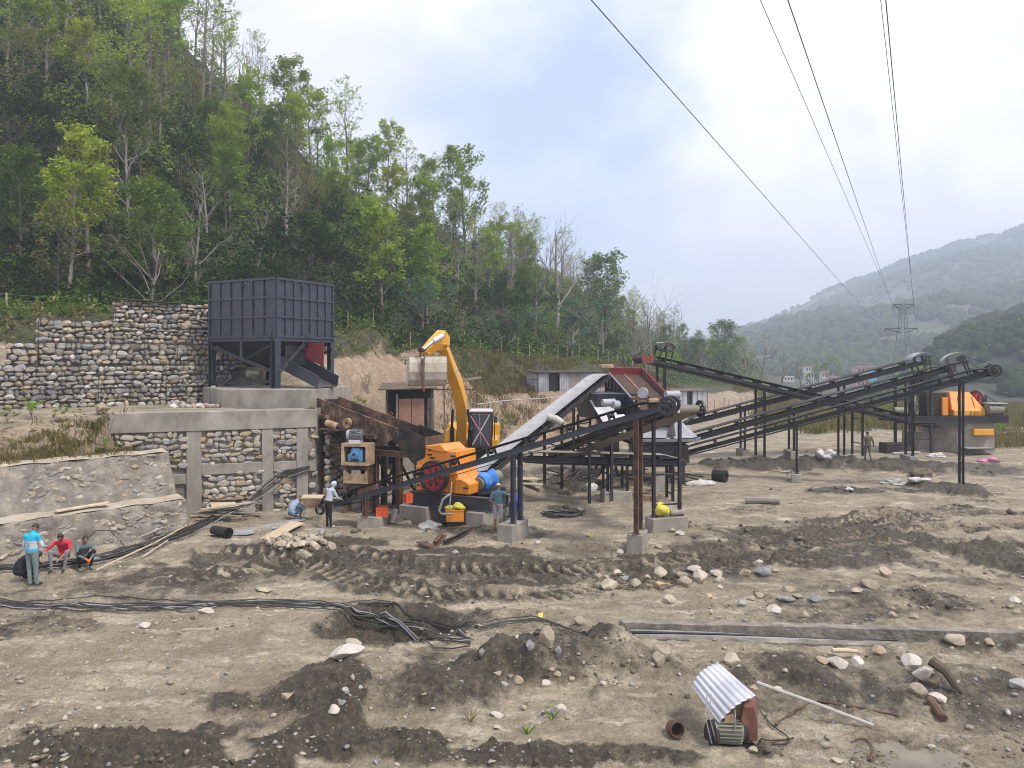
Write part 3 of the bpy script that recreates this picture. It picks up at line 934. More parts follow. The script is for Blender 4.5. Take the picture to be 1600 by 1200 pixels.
# ------------------------------------------------------------------ hills across the valley
def hill_mat(name, c0, c1, c2, sc):
 return surf(name, [(0.32, c0), (0.5, c1), (0.68, c2)], sc, 1.0, 0, 10.0, 0, rnd=0)
M['hill_far'] = hill_mat('wooded_hill_far', (0.025, 0.042, 0.018), (0.045, 0.065, 0.026), (0.11, 0.11, 0.055), 0.012)
M['hill_near'] = hill_mat('wooded_hill_near', (0.018, 0.022, 0.012), (0.036, 0.042, 0.020), (0.075, 0.066, 0.038), 0.03)
def far_hill(name, ridge_px, yfoot, yridge, zfoot, m, seed, nx=260, ny=70, rough=10.0):
 xs = np.array([p[0] for p in ridge_px], float)
 ys = np.array([p[1] for p in ridge_px], float)
 U = np.linspace(xs[0], xs[-1], nx)
 yr = np.interp(U, xs, ys)
 u = (U - 800) / FPX
 T = np.linspace(0, 1.6, ny)
 hz = CAM_Z + (HZ - yr) / FPX * yridge - rough * 0.5
 vs = []
 YY = yfoot + (yridge - yfoot) * T[:, None] + 0 * u[None, :]
 XX = u[None, :] * YY
 prof = np.where(T < 1, np.clip(T, 0, 1) ** 0.85, 1 - 0.5 * (T - 1))[:, None]
 ZZ = zfoot + (hz[None, :] - zfoot) * prof
 ZZ = ZZ + rough * fbm(XX, YY, 160.0 * yridge / 1200, 5, seed, 0.55) * np.clip(T[:, None] * 3, 0, 1) * np.clip(1.25 - T[:, None], 0.25, 1)
 co = np.stack([XX, YY, ZZ], -1).reshape(-1, 3)
 idx = np.arange(nx * ny).reshape(ny, nx)
 q = np.stack([idx[:-1, :-1], idx[:-1, 1:], idx[1:, 1:], idx[1:, :-1]], -1).reshape(-1, 4)
 me = bpy.data.meshes.new(name)
 me.from_pydata(co.tolist(), [], q.tolist())
 shade(me)
 o = obj(name, me, m)
 o['kind'] = 'structure'
 return XX, YY, ZZ, T
FAR = far_hill('hill', [(1040, 548), (1100, 525), (1150, 507), (1200, 492), (1250, 470), (1300, 445), (1350, 430), (1400, 409), (1450, 392), (1500, 376), (1550, 364), (1600, 349), (1680, 342), (1800, 345), (2000, 360), (2300, 380)], 480, 1650, -6, M['hill_far'], 51, rough=26.0)
NEAR = far_hill('hill', [(1340, 640), (1390, 604), (1420, 575), (1445, 549), (1480, 522), (1510, 500), (1550, 483), (1600, 466), (1680, 440), (1800, 415), (2000, 395)], 185, 400, -5, M['hill_near'], 77, rough=7.0)
# ------------------------------------------------------------------ stones and stone walls
def rock_mesh(name, seed, sub=1, rough=0.25, flat=1.0, boxy=0.0, np_=13, lo=0.58, hi=0.92):
 rng = random.Random(seed)
 b = bmesh.new()
 bmesh.ops.create_icosphere(b, subdivisions=sub, radius=0.5)
 dirs = [Vector((rng.gauss(0, 1), rng.gauss(0, 1), rng.gauss(0, 1))).normalized() for _ in range(np_)]
 cut = [0.5 * rng.uniform(lo, hi) for _ in dirs]
 ox = rng.random() * 50
 for v in b.verts:
  p = v.co.copy()
  if boxy:
   m = max(abs(p.x), abs(p.y), abs(p.z))
   p = p * (1 - boxy) + p * (0.46 / m) * boxy
  for d, c in zip(dirs, cut):
   k = p.dot(d)
   if k > c:
    p -= d * (k - c) * 0.97
  n = float(vnoise(np.array([p.x * 3 + ox]), np.array([p.y * 3 + p.z * 2.3 + ox]))[0])
  v.co = p * (1 + rough * 0.5 * n)
  v.co.z *= flat
 me = bpy.data.meshes.new(name)
 b.to_mesh(me)
 b.free()
 return me
def wall_stones(seed, n, mat, boxy=0.55):
 out = []
 for i in range(n):
  me = rock_mesh('stone', seed + i, 2, 0.22, 1.0, boxy)
  shade(me, True, 28)
  me.materials.append(mat)
  out.append(me)
 return out
GST = wall_stones(100, 12, M['gabion_stone'], 0.68)
WST = wall_stones(200, 9, M['wall_stone'], 0.7)
RST = wall_stones(300, 7, M['rubble_stone'], 0.3)
def lay_stones(parent, p0, p1, z0, z1, nrm, w, h, meshes, seed, depth=0.24, proud=0.0, drop=0.0, skip=None, batter=0.0):
 """courses of single stones on the upright face over p0 - p1 (plan points)"""
 rng = random.Random(seed)
 p0, p1 = Vector((p0[0], p0[1], 0)), Vector((p1[0], p1[1], 0))
 ln = (p1 - p0).length
 e = (p1 - p0) / ln
 nrm = Vector((nrm[0], nrm[1], 0)).normalized()
 cnt = 0
 z = z0
 while z < z1 - 0.06:
  ch = min(h * rng.uniform(0.72, 1.3), z1 - z)
  if z1 - z - ch < h * 0.45:
   ch = z1 - z
  s = -rng.random() * w * 0.5
  while s < ln:
   sw = w * rng.choice([0.55, 0.7, 0.85, 1.0, 1.2, 1.5])
   c = s + sw / 2
   if -0.02 < c < ln + 0.02:
    hh = ch * rng.uniform(0.72, 1.25)
    zc = z + ch / 2 + rng.uniform(-0.045, 0.045)
    if skip is None or not skip(c, zc, sw, hh):
     pos = p0 + e * c + nrm * (proud + rng.uniform(-0.035, 0.035) - batter * (zc - z0)) + Vector((0, 0, zc))
     rot = Matrix((e, -nrm, Vector((0, 0, 1)))).transposed().to_4x4()
     rj = Matrix.Rotation(rng.uniform(-0.16, 0.16), 4, 'Y') @ Matrix.Rotation(rng.uniform(-0.2, 0.2), 4, 'Z') @ Matrix.Rotation(rng.choice([0, math.pi]), 4, 'Y')
     M4 = Matrix.Translation(pos) @ rot @ rj @ Matrix.Diagonal((sw * 1.16, depth * rng.uniform(0.85, 1.15), hh * 1.2, 1))
     shared('stone', rng.choice(meshes), M4, parent)
     cnt += 1
   s += sw * 0.985
  z += ch
 return cnt
# --- gabions: three tiers of wired stone, stepping back up the slope
g0, g1 = Vector((-22.6, 32.27)), Vector((-13.75, 38.17))
ge = (g1 - g0).normalized()
gn = Vector((ge.y, -ge.x))
def gpt(px_, back=0.0):
 """plan point of the gabion front (set back) at pixel column px_"""
 k = (px_ - 800) / FPX
 o = g0 - gn * back
 t = (k * o.y - o.x) / (ge.x - k * ge.y)
 return o + ge * t
GTOP = []
for nm, xa, xb, back, za, zb, lab, sw, sh, sd_ in [
 ('gabion_wall', -25, 362, 0.0, 3.92, 4.95, 'lowest course of wire caged stone gabions, on the earth terrace', 0.33, 0.20, 1),
 ('gabion_wall', -25, 362, 0.05, 4.96, 5.98, 'second course of the stone gabions from the bottom, full length', 0.33, 0.20, 4),
 ('gabion_wall', 60, 400, 0.42, 5.99, 7.0, 'third course of the stone gabions, set back beside the dark hopper', 0.32, 0.20, 2),
 ('gabion_wall', 60, 400, 0.46, 7.01, 8.02, 'fourth course of the stone gabions, second from the top', 0.32, 0.20, 5),
 ('gabion_wall', 180, 420, 0.75, 8.03, 8.98, 'short top course of the stone gabions under the dark sheet', 0.32, 0.20, 3)]:
 a, b_ = gpt(xa, back), gpt(xb, back)
 t = thing(nm, (a.x, a.y, za), lab, 'gabion wall')
 core = MB().prism([(0.09, za - 0.3 if za < 4 else za + 0.003), (1.1, za - 0.3 if za < 4 else za + 0.003), (1.1, zb - 0.04), (0.09, zb - 0.04)], (a.x, a.y, 0), (-gn.x, -gn.y, 0), (0, 0, 1), (ge.x, ge.y, 0), (b_ - a).length)
 obj('core', core, M['gap'], t)
 lay_stones(t, a, b_, za, zb, gn, sw, sh, GST, sd_, 0.30)
 wires = MB()
 ln = (b_ - a).length
 k = 0.0
 while k <= ln + 0.01:
  q = a + ge * k + gn * 0.17
  wires.tube([(q.x, q.y, za), (q.x, q.y, zb)], 0.011, 4)
  k += 1.42
 for z in np.arange(za + 0.02, zb + 0.02, 1.0):
  q, r_ = a + gn * 0.17, b_ + gn * 0.17
  wires.tube([(q.x, q.y, z), (r_.x, r_.y, z)], 0.010, 4)
 obj('cage_wire', wires, M['black'], t)
 GTOP.append((a, b_, zb))
a, b_ = gpt(10, 0.2), gpt(58, 0.2)
t = thing('gabion_wall', (a.x, a.y, 5.99), 'short stepped gabion basket at the left end, half buried in the bank', 'gabion wall')
obj('core', MB().prism([(0.09, 5.99), (1.0, 5.99), (1.0, 6.85), (0.09, 6.85)], (a.x, a.y, 0), (-gn.x, -gn.y, 0), (0, 0, 1), (ge.x, ge.y, 0), (b_ - a).length), M['gap'], t)
lay_stones(t, a, b_, 5.99, 6.95, gn, 0.42, 0.26, GST, 9, 0.30)
a, b_, zb = GTOP[4]
p, q = gpt(177, 0.45), gpt(282, 0.45)
mb = MB().plate([(p.x, p.y, zb + 0.16), (q.x, q.y, zb + 0.03), (q.x - gn.x * 0.9, q.y - gn.y * 0.9, zb + 0.05), (p.x - gn.x * 0.9, p.y - gn.y * 0.9, zb + 0.18)], 0.03)
solo('cover_sheet', mb, M['wood_dark'], (p.x, p.y, zb + 0.1), 'thin dark sheet lying on the top tier of the gabion wall', 'sheet')
a, b_ = gpt(333, -1.3), gpt(346, -1.3)
t = thing('stone_stack', (a.x, a.y, 4.1), 'small upright stack of brown stones at the left end of the hopper plinth', 'stone stack')
obj('core', MB().prism([(0.09, 4.0), (0.7, 4.0), (0.7, 4.98), (0.09, 4.98)], (a.x, a.y, 0), (-gn.x, -gn.y, 0), (0, 0, 1), (ge.x, ge.y, 0), (b_ - a).length), M['gap'], t)
lay_stones(t, a, b_, 4.0, 5.05, gn, 0.3, 0.17, GST, 12, 0.3)
# --- the framed retaining wall under the hopper
w1, w0 = Vector((-15.3, 29.62)), Vector((-8.35, 32.45))
we = (w0 - w1).normalized()
wn = Vector((we.y, -we.x))
def wpt(px_):
 k = (px_ - 800) / FPX
 t = (k * w1.y - w1.x) / (we.x - k * we.y)
 return t
t = thing('retaining_wall', (w1.x, w1.y, 0), 'tall retaining wall of stone panels in a concrete frame under the hopper', 'retaining wall')
WL = (w0 - w1).length
fr = MB()
def wblock(mb, s0, s1, z0, z1, d0=-0.03, d1=0.55):
 mb.prism([(s0, z0), (s1, z0), (s1, z1), (s0, z1)], (w1.x + wn.x * -d1, w1.y + wn.y * -d1, 0), (we.x, we.y, 0), (0, 0, 1), (wn.x, wn.y, 0), d1 - d0)
wblock(fr, -0.2, WL + 0.1, 3.40, 4.18, -0.10, 0.9)
for xa, xb in ((291, 315), (409, 427), (463, 481)):
 wblock(fr, wpt(xa), wpt(xb), -0.3, 3.398, -0.06)
wblock(fr, wpt(315) + 0.003, wpt(409) - 0.003, 1.62, 2.05, -0.05)
wblock(fr, wpt(427) + 0.003, wpt(463) - 0.003, 1.62, 2.02, -0.045)
wblock(fr, wpt(481) + 0.003, WL + 0.06, 1.55, 2.0, -0.045)
wblock(fr, wpt(200), wpt(291) - 0.003, 1.3, 1.7, -0.045)
obj('concrete_frame', fr, M['concrete'], t, bevel=0.02)
bk = MB()
wblock(bk, -0.2, WL + 0.04, -0.3, 3.38, 0.07, 0.6)
obj('backing', bk, M['mortar'], t)
SPANS = [(wpt(291), wpt(315)), (wpt(409), wpt(427)), (wpt(463), wpt(481))]
def skip_frame(c, z, sw, hh):
 if z > 3.36:
  return True
 for s0, s1 in SPANS:
  if s0 - 0.02 < c < s1 + 0.02:
   return True
 if wpt(315) < c < WL and 1.64 < z < 2.02:
  return True
 if c < wpt(291) and z < 1.9:
  return True
 return False
n_ = lay_stones(t, w1, w0, -0.05, 3.38, wn, 0.34, 0.20, WST, 31, 0.20, -0.02, skip=skip_frame)
mb = MB().prism([(0, -0.3), (5.2, -0.3), (5.2, 4.18), (0, 4.18)], (w0.x - 0.55, w0.y + 0.12, 0), (0.20, 0.98, 0), (0, 0, 1), (0.98, -0.20, 0), 0.55)
obj('end_return', mb, M['mortar'], t)
lay_stones(t, w0 + Vector((0.46, 0.1)), w0 + Vector((0.95, 2.6)), 0.0, 3.3, Vector((0.98, -0.2)), 0.36, 0.24, WST, 33, 0.2, -0.01)
# --- battered masonry walls on the left, two tiers
TL = [Vector(p) for p in [(-30, 8.4), (-16.1, 23.1), (-11.75, 28.0)]]
def offset_line(pts, d):
 out = []
 for i, p in enumerate(pts):
  ns = []
  for j in (i - 1, i):
   if 0 <= j < len(pts) - 1:
    e = (pts[j + 1] - pts[j]).normalized()
    ns.append(Vector((-e.y, e.x)))
  n = sum(ns, Vector((0, 0)))
  n.normalize()
  c = max(0.35, n.dot(ns[0]))
  out.append(p + n * d / c)
 return out
def resample(pts, step):
 out = [pts[0]]
 for a, b in zip(pts[:-1], pts[1:]):
  k = max(1, int((b - a).length / step))
  out += [a + (b - a) * (i + 1) / k for i in range(k)]
 return out
def battered(name, prof, label, seed, n_st):
 rows = []
 base = TL
 cols = None
 P2 = []
 for i in range(len(prof) - 1):
  k = max(1, int(math.hypot(prof[i + 1][0] - prof[i][0], prof[i + 1][1] - prof[i][1]) / 0.10))
  P2 += [(prof[i][0] + (prof[i + 1][0] - prof[i][0]) * j / k, prof[i][1] + (prof[i + 1][1] - prof[i][1]) * j / k) for j in range(k)]
 P2.append(prof[-1])
 line = resample(TL[:3], 0.14) + resample(TL[2:], 0.14)[1:]
 vs = []
 nrmls = []
 for i, p in enumerate(line):
  e = (line[min(i + 3, len(line) - 1)] - line[max(i - 3, 0)]).normalized()
  n = Vector((-e.y, e.x))
  for (o, z) in P2:
   q = p + n * o
   vs.append((q.x, q.y, z))
  nrmls.append(n)
 co = np.array(vs)
 nn = np.repeat(np.array([(-n.x, -n.y) for n in nrmls]), len(P2), 0)
 s = np.repeat(np.arange(len(line)) * 0.14, len(P2))
 zz = co[:, 2]
 d = 0.05 * fbm(s, zz, 0.5, 3, seed) + 0.07 * np.clip(fbm(s, zz, 0.32, 2, seed + 3), 0, 1)
 co[:, 0] += nn[:, 0] * d
 co[:, 1] += nn[:, 1] * d
 m = len(P2)
 fs = [(i * m + j, (i + 1) * m + j, (i + 1) * m + j + 1, i * m + j + 1) for i in range(len(line) - 1) for j in range(m - 1)]
 fs.append(tuple((len(line) - 1) * m + j for j in range(m)))
 me = bpy.data.meshes.new(name)
 loc = Vector((TL[2].x, TL[2].y, prof[0][1]))
 me.from_pydata((co - np.array(loc)).tolist(), [], fs)
 fixnormals(me)
 shade(me)
 o = obj(name, me, M['mortar'])
 o.location = loc
 tag(o, label, 'stone wall')
 rng = random.Random(seed)
 f0, f1 = prof[1], prof[2]
 dz = f1[1] - f0[1]
 for _ in range(n_st):
  k = rng.uniform(0.0, 1.0)
  i = int(len(line) * (0.55 + 0.45 * k)) - 1
  i = max(0, min(len(line) - 1, i))
  v = rng.uniform(0.04, 0.97)
  oo = f0[0] + (f1[0] - f0[0]) * v
  z = f0[1] + dz * v
  q = line[i] + nrmls[i] * (oo + 0.025)
  e = Vector((nrmls[i].y, -nrmls[i].x, 0))
  bat = math.atan2(f1[0] - f0[0], dz)
  sw, sh = rng.uniform(0.14, 0.46), rng.uniform(0.10, 0.24)
  rot = Matrix((e, Vector((nrmls[i].x, nrmls[i].y, 0)), Vector((0, 0, 1)))).transposed().to_4x4()
  M4 = Matrix.Translation((q.x, q.y, z)) @ rot @ Matrix.Rotation(-bat, 4, 'X') @ Matrix.Rotation(rng.uniform(-0.5, 0.5), 4, 'Y') @ Matrix.Diagonal((sw, 0.15, sh, 1))
  shared('stone', rng.choice(RST), M4, o)
 return o
LOWW = battered('masonry_wall', [(-0.05, -0.4), (0.0, -0.1), (0.30, 1.12), (1.05, 1.22)], 'lower tier of the battered rubble wall behind the seated workers', 61, 280)
UPW = battered('masonry_wall', [(0.93, 0.6), (0.98, 1.12), (1.75, 2.72), (2.3, 2.80)], 'upper tier of the battered rubble wall below the grassy bank', 67, 290)
def cap(wall, o0, o1, z, zb_):
 a_, b_ = resample(offset_line(TL, o0), 0.25), resample(offset_line(TL, o1), 0.25)
 n = min(len(a_), len(b_))
 ia = [a_[int(i * (len(a_) - 1) / (n - 1))] for i in range(n)]
 ib = [b_[int(i * (len(b_) - 1) / (n - 1))] for i in range(n)]
 vs = []
 for i, (p, q) in enumerate(zip(ia, ib)):
  j = 0.05 * math.sin(i * 1.7) + 0.04 * math.sin(i * 0.63)
  d = (q - p).normalized()
  vs += [(p.x - d.x * j, p.y - d.y * j, z + 0.02 * math.sin(i * 1.1)), (q.x, q.y, zb_ + 0.02 * math.sin(i * 0.9))]
 obj('ledge_cap', MB().add(vs, [(2 * i, 2 * i + 2, 2 * i + 3, 2 * i + 1) for i in range(n - 1)]), M['ledge'], wall)
M['ledge'] = surf('dusty_ledge', [(0.3, (0.24, 0.20, 0.15)), (0.5, (0.36, 0.31, 0.24)), (0.7, (0.47, 0.42, 0.34))], 1.6, 0.95, 0, 9.0, 0.5, 0.03)
cap(LOWW, 0.30, 0.98, 1.15, 1.24)
cap(UPW, 1.74, 2.25, 2.755, 2.84)
# --- concrete plinth of the hopper
HX, HY, HA = -10.6, 34.5, R(28)
ha = Vector((math.cos(HA), -math.sin(HA), 0))       # feeder axis: to the right and nearer
hc = Vector((math.sin(HA), math.cos(HA), 0))        # across it, away from the camera
hl = -ha
H0 = Vector((HX, HY, 0))
mb = MB()
pl = [(-12.75, 33.75), (-8.75, 33.05), (-8.35, 34.6), (-8.1, 38.7), (-14.2, 39.2), (-14.9, 37.0)]
mb.prism(pl, (0, 0, 4.12), (1, 0, 0), (0, 1, 0), (0, 0, 1), 0.84)
solo('hopper_plinth', mb, M['concrete'], (-10.7, 34, 4.12), 'pale concrete plinth slab under the dark steel hopper', 'concrete plinth', bevel=0.02)
# --- concrete sides of the cable trench
def trench_side(y_off, wdt, z0, z1, label, seed):
 xs = np.linspace(2.55, 12.9, 90)
 prof = [(-wdt / 2, z0), (-wdt / 2, z1 - 0.015), (-wdt / 2 + 0.02, z1), (wdt / 2 - 0.02, z1), (wdt / 2, z1 - 0.015), (wdt / 2, z0)]
 vs, fs = [], []
 for i, x in enumerate(xs):
  jit = 0.035 * float(fbm(np.array([x]), np.array([seed * 1.0]), 0.5, 3, seed)[0])
  for k, (o, z) in enumerate(prof):
   vs.append((x, trench_y(x) + y_off + o + jit * (1 if k in (0, 1, 2) else -1), z + (jit if z == z1 else 0)))
 m = len(prof)
 for i in range(len(xs) - 1):
  for k in range(m - 1):
   fs.append((i * m + k, (i + 1) * m + k, (i + 1) * m + k + 1, i * m + k + 1))
 fs.append(tuple(range(m)))
 fs.append(tuple((len(xs) - 1) * m + k for k in range(m)))
 solo('trench_wall', MB().add(vs, fs), M['mortar'], (2.55, trench_y(2.55) + y_off, z1), label, 'concrete wall')
trench_side(0.40, 0.24, -0.45, 0.13, 'far concrete side of the cable trench, dark and damp on its face', 3)
trench_side(-0.40, 0.24, -0.45, 0.05, 'near concrete side of the cable trench, low and pale with dust', 4)
# ------------------------------------------------------------------ trees
def leaf_cloud(rng, centers, per, rad, size, flatz=0.8):
 """leaf sprays: small two-triangle blades spread round the twig ends"""
 n = len(centers) * per
 c = np.repeat(np.array([tuple(p) for p in centers]), per, 0)
 rs = np.random.RandomState(rng.randint(0, 10 ** 6))
 d = rs.normal(size=(n, 3))
 d /= np.linalg.norm(d, axis=1)[:, None]
 rr = rad * rs.rand(n, 1) ** 0.5
 pos = c + d * rr * np.array([1, 1, flatz])
 a = rs.normal(size=(n, 3))
 a[:, 2] *= 0.6
 a /= np.linalg.norm(a, axis=1)[:, None]
 up = rs.normal(size=(n, 3)) * 0.6 + np.array([0, 0, 1.0])
 b = np.cross(up, a)
 b /= np.linalg.norm(b, axis=1)[:, None] + 1e-9
 s = size * rs.uniform(0.6, 1.4, (n, 1))
 v = np.stack([pos - a * s, pos - b * s * 0.55, pos + a * s, pos + b * s * 0.55], 1).reshape(-1, 3)
 f = np.arange(n * 4).reshape(-1, 4)
 return v, f
def np_mesh(name, v, f, mat):
 me = bpy.data.meshes.new(name)
 me.vertices.add(len(v))
 me.vertices.foreach_set('co', np.asarray(v, np.float32).ravel())
 me.loops.add(f.size)
 me.loops.foreach_set('vertex_index', f.ravel().astype(np.int32))
 k = f.shape[1]
 me.polygons.add(len(f))
 me.polygons.foreach_set('loop_start', np.arange(0, f.size, k))
 me.polygons.foreach_set('loop_total', np.full(len(f), k))
 me.update(calc_edges=True)
 if mat:
  me.materials.append(mat)
 return me
def limb(rng, mb, p, d, ln, r, depth, tips, bend=0.25, split=2, upw=0.25, n=5):
 """a limb with a slight curve that forks; twig ends are collected in tips"""
 pts = [p]
 rs = [r]
 k = 4
 for i in range(k):
  d = (d + Vector((rng.uniform(-bend, bend), rng.uniform(-bend, bend), rng.uniform(-bend * 0.5, bend) + upw * 0.25))).normalized()
  pts.append(pts[-1] + d * ln / k)
  rs.append(r * (1 - 0.6 * (i + 1) / k))
 mb.tube(pts, rs, n, cap=False)
 if depth == 0:
  tips.append(pts[-1])
  tips.append(pts[-2])
  return
 for j in range(split):
  i = rng.choice([2, 3, 4, 4])
  q = pts[i]
  ax = Vector((rng.gauss(0, 1), rng.gauss(0, 1), rng.gauss(0, 0.6))).normalized()
  nd = (d + ax * rng.uniform(0.55, 1.0)).normalized()
  limb(rng, mb, q, nd, ln * rng.uniform(0.5, 0.75), rs[i] * 0.75, depth - 1, tips, bend, split, upw, max(3, n - 1))
 tips.append(pts[-1])
def make_alder(seed, h, spread, lower=0.28, nl=26, per=26, leaf=0.17, rad=0.62, shape=0.6):
 """a slim upright tree: straight leader, many rising limbs, thin crown one can see through"""
 rng = random.Random(seed)
 mb = MB()
 pts = [Vector((0, 0, -0.6))]
 for i in range(8):
  pts.append(Vector((pts[-1].x + rng.uniform(-0.12, 0.12), pts[-1].y + rng.uniform(-0.12, 0.12), h * (i + 1) / 8)))
 rs = [0.017 * h * (1 - 0.93 * i / 8) for i in range(9)]
 mb.tube(pts, rs, 7, cap=False)
 tips = []
 for i in range(nl):
  f = lower + (1 - lower) * (i + rng.random() * 0.8) / nl
  f = min(f, 0.985)
  k = f * 8
  a, b = pts[int(k)], pts[min(int(k) + 1, 8)]
  p = a + (b - a) * (k - int(k))
  p.z = max(p.z, h * lower * 0.8)
  an = i * 2.4 + rng.uniform(-0.5, 0.5)
  prof = math.sin(min(1.0, (1 - f) / (1 - lower) * 1.15 + 0.12) * math.pi * shape)
  ln = spread * (0.35 + 0.75 * max(prof, 0.1)) * rng.uniform(0.75, 1.15)
  el = rng.uniform(0.35, 0.9)
  d = Vector((math.cos(an) * math.cos(el), math.sin(an) * math.cos(el), math.sin(el)))
  limb(rng, mb, p, d, ln, 0.006 * h * (1.1 - f) + 0.012, 1, tips, 0.18, 2, 0.3, 4)
 tips = [p for p in tips]
 v, f = leaf_cloud(rng, tips, max(1, per * 90 // max(len(tips), 1)) if False else per, rad, leaf)
 return mb, v, f
def make_round(seed, h, spread, lower=0.3, per=34, leaf=0.17, rad=0.75):
 """a broad tree with forked limbs and a full, lumpy crown"""
 rng = random.Random(seed)
 mb = MB()
 pts = [Vector((0, 0, -0.6)), Vector((rng.uniform(-.1, .1), rng.uniform(-.1, .1), h * lower * 0.5)), Vector((rng.uniform(-.25, .25), rng.uniform(-.25, .25), h * lower))]
 r = 0.024 * h
 mb.tube(pts, [r, r * 0.85, r * 0.7], 7, cap=False)
 tips = []
 for i in range(8):
  an = i * 2.4 + rng.uniform(-0.4, 0.4)
  el = 0.35 + 1.15 * i / 8 + rng.uniform(-0.15, 0.15)
  d = Vector((math.cos(an) * math.cos(el), math.sin(an) * math.cos(el), math.sin(el)))
  ln = (spread * math.cos(min(el, 1.2)) + (h * (1 - lower)) * 0.62 * math.sin(el)) * rng.uniform(0.75, 1.05)
  p = pts[1] + (pts[2] - pts[1]) * rng.uniform(0.3, 1)
  limb(rng, mb, p, d, ln, r * 0.45, 2, tips, 0.2, 2, 0.3, 5)
 v, f = leaf_cloud(rng, tips, per, rad, leaf, 0.75)
 return mb, v, f
def make_bare(seed, h, spread, depth=3, low=0.22, twig=0):
 rng = random.Random(seed)
 mb = MB()
 pts = [Vector((0, 0, -0.5))]
 nseg = 6
 for i in range(nseg):
  pts.append(Vector((pts[-1].x + rng.uniform(-0.18, 0.18), pts[-1].y + rng.uniform(-0.15, 0.15), h * 0.72 * (i + 1) / nseg)))
 r = 0.017 * h
 mb.tube(pts, [r * (1 - 0.75 * i / nseg) for i in range(nseg + 1)], 7, cap=False)
 tips = []
 for i in range(9):
  f = low + (1 - low) * (i + rng.random()) / 9.5
  k = f * nseg
  a, b = pts[int(k)], pts[min(int(k) + 1, nseg)]
  p = a + (b - a) * (k - int(k))
  an = i * 2.4 + rng.uniform(-0.5, 0.5)
  el = rng.uniform(0.45, 1.05)
  d = Vector((math.cos(an) * math.cos(el), math.sin(an) * math.cos(el), math.sin(el)))
  limb(rng, mb, p, d, spread * (1.15 - 0.55 * f) * rng.uniform(0.8, 1.15), r * 0.55 * (1.1 - f * 0.6), depth, tips, 0.24, 2, 0.35, 4)
 v, f = None, None
 if twig:
  v, f = leaf_cloud(rng, tips, twig, 0.5, 0.10)
 return mb, v, f
TREES = {}
def reg(kind, made, bark, leaf):
 mb, v, f = made
 tm = mb.mesh('trunk')
 shade(tm)
 tm.materials.append(bark)
 cm = np_mesh('crown', v, f, leaf) if v is not None else None
 zs = [p[2] for p in mb.v]
 top = max(zs) if v is None else max(max(zs), float(np.percentile(v[:, 2], 99.7)))
 TREES.setdefault(kind, []).append((tm, cm, top))
for i in range(6):
 reg('slender', make_alder(10 + i, 12, 2.1 + 0.15 * (i % 3), 0.26 + 0.05 * (i % 2), 26, 30, 0.16, 0.68, 0.62), M['bark'], M['leaf_light'])
for i in range(3):
 reg('sparse', make_alder(30 + i, 13, 2.3, 0.34, 24, 8, 0.15, 0.60, 0.6), M['bark'], M['leaf_light'])
for i in range(4):
 reg('green', make_alder(40 + i, 10, 2.3, 0.2, 26, 30, 0.165, 0.76, 0.65), M['bark_dark'], M['leaf_mid'])
for i in range(3):
 reg('dark', make_round(50 + i, 8, 3.0, 0.24, 20, 0.17, 0.85), M['bark_dark'], M['leaf_dark'])
for i in range(2):
 reg('round', make_round(60 + i, 8.5, 2.9, 0.28, 22, 0.16, 0.78), M['bark'], M['leaf_mid'])
for i in range(2):
 reg('lime', make_round(70 + i, 8, 2.3, 0.3, 26, 0.16, 0.70), M['bark'], M['leaf_lime'])
reg('limecolumn', make_alder(75, 10, 1.6, 0.18, 34, 22, 0.16, 0.62, 0.75), M['bark'], M['leaf_lime'])
for i in range(2):
 reg('brown', make_alder(80 + i, 10, 2.2, 0.25, 24, 9, 0.15, 0.65, 0.62), M['bark_dark'], M['leaf_rust'])
for i in range(2):
 reg('bluish', make_round(85 + i, 7, 2.4, 0.3, 18, 0.19, 0.75), M['bark'], M['leaf_bluish'])
for i in range(4):
 reg('bare', make_bare(90 + i, 11, 3.1, 3, 0.22), M['bark_bare'], None)
for i in range(2):
 reg('twiggy', make_bare(96 + i, 11, 2.6, 3, 0.25, 3), M['bark_bare'], M['leaf_rust'])
for i in range(2):
 reg('spreading', make_bare(120 + i, 9, 4.3, 3, 0.14), M['bark_bare'], None)
TREE_NAME = {'slender': 'alder_tree', 'sparse': 'alder_tree', 'green': 'forest_tree', 'dark': 'forest_tree', 'round': 'forest_tree', 'lime': 'leafy_tree', 'limecolumn': 'leafy_tree', 'brown': 'forest_tree',
 'bluish': 'forest_tree', 'bare': 'bare_tree', 'twiggy': 'bare_tree', 'spreading': 'bare_tree'}
TREE_WORD = {'slender': 'slim light green tree', 'sparse': 'thin pale green tree', 'green': 'upright mid green tree', 'dark': 'dense dark green tree', 'round': 'round mid green tree', 'lime': 'bright lime green tree',
 'limecolumn': 'lime green column-like tree', 'brown': 'brownish half-bare tree', 'bluish': 'bluish green bushy tree', 'bare': 'leafless grey tree', 'twiggy': 'twiggy bare tree', 'spreading': 'pale leafless spreading tree'}
PLANTED = []
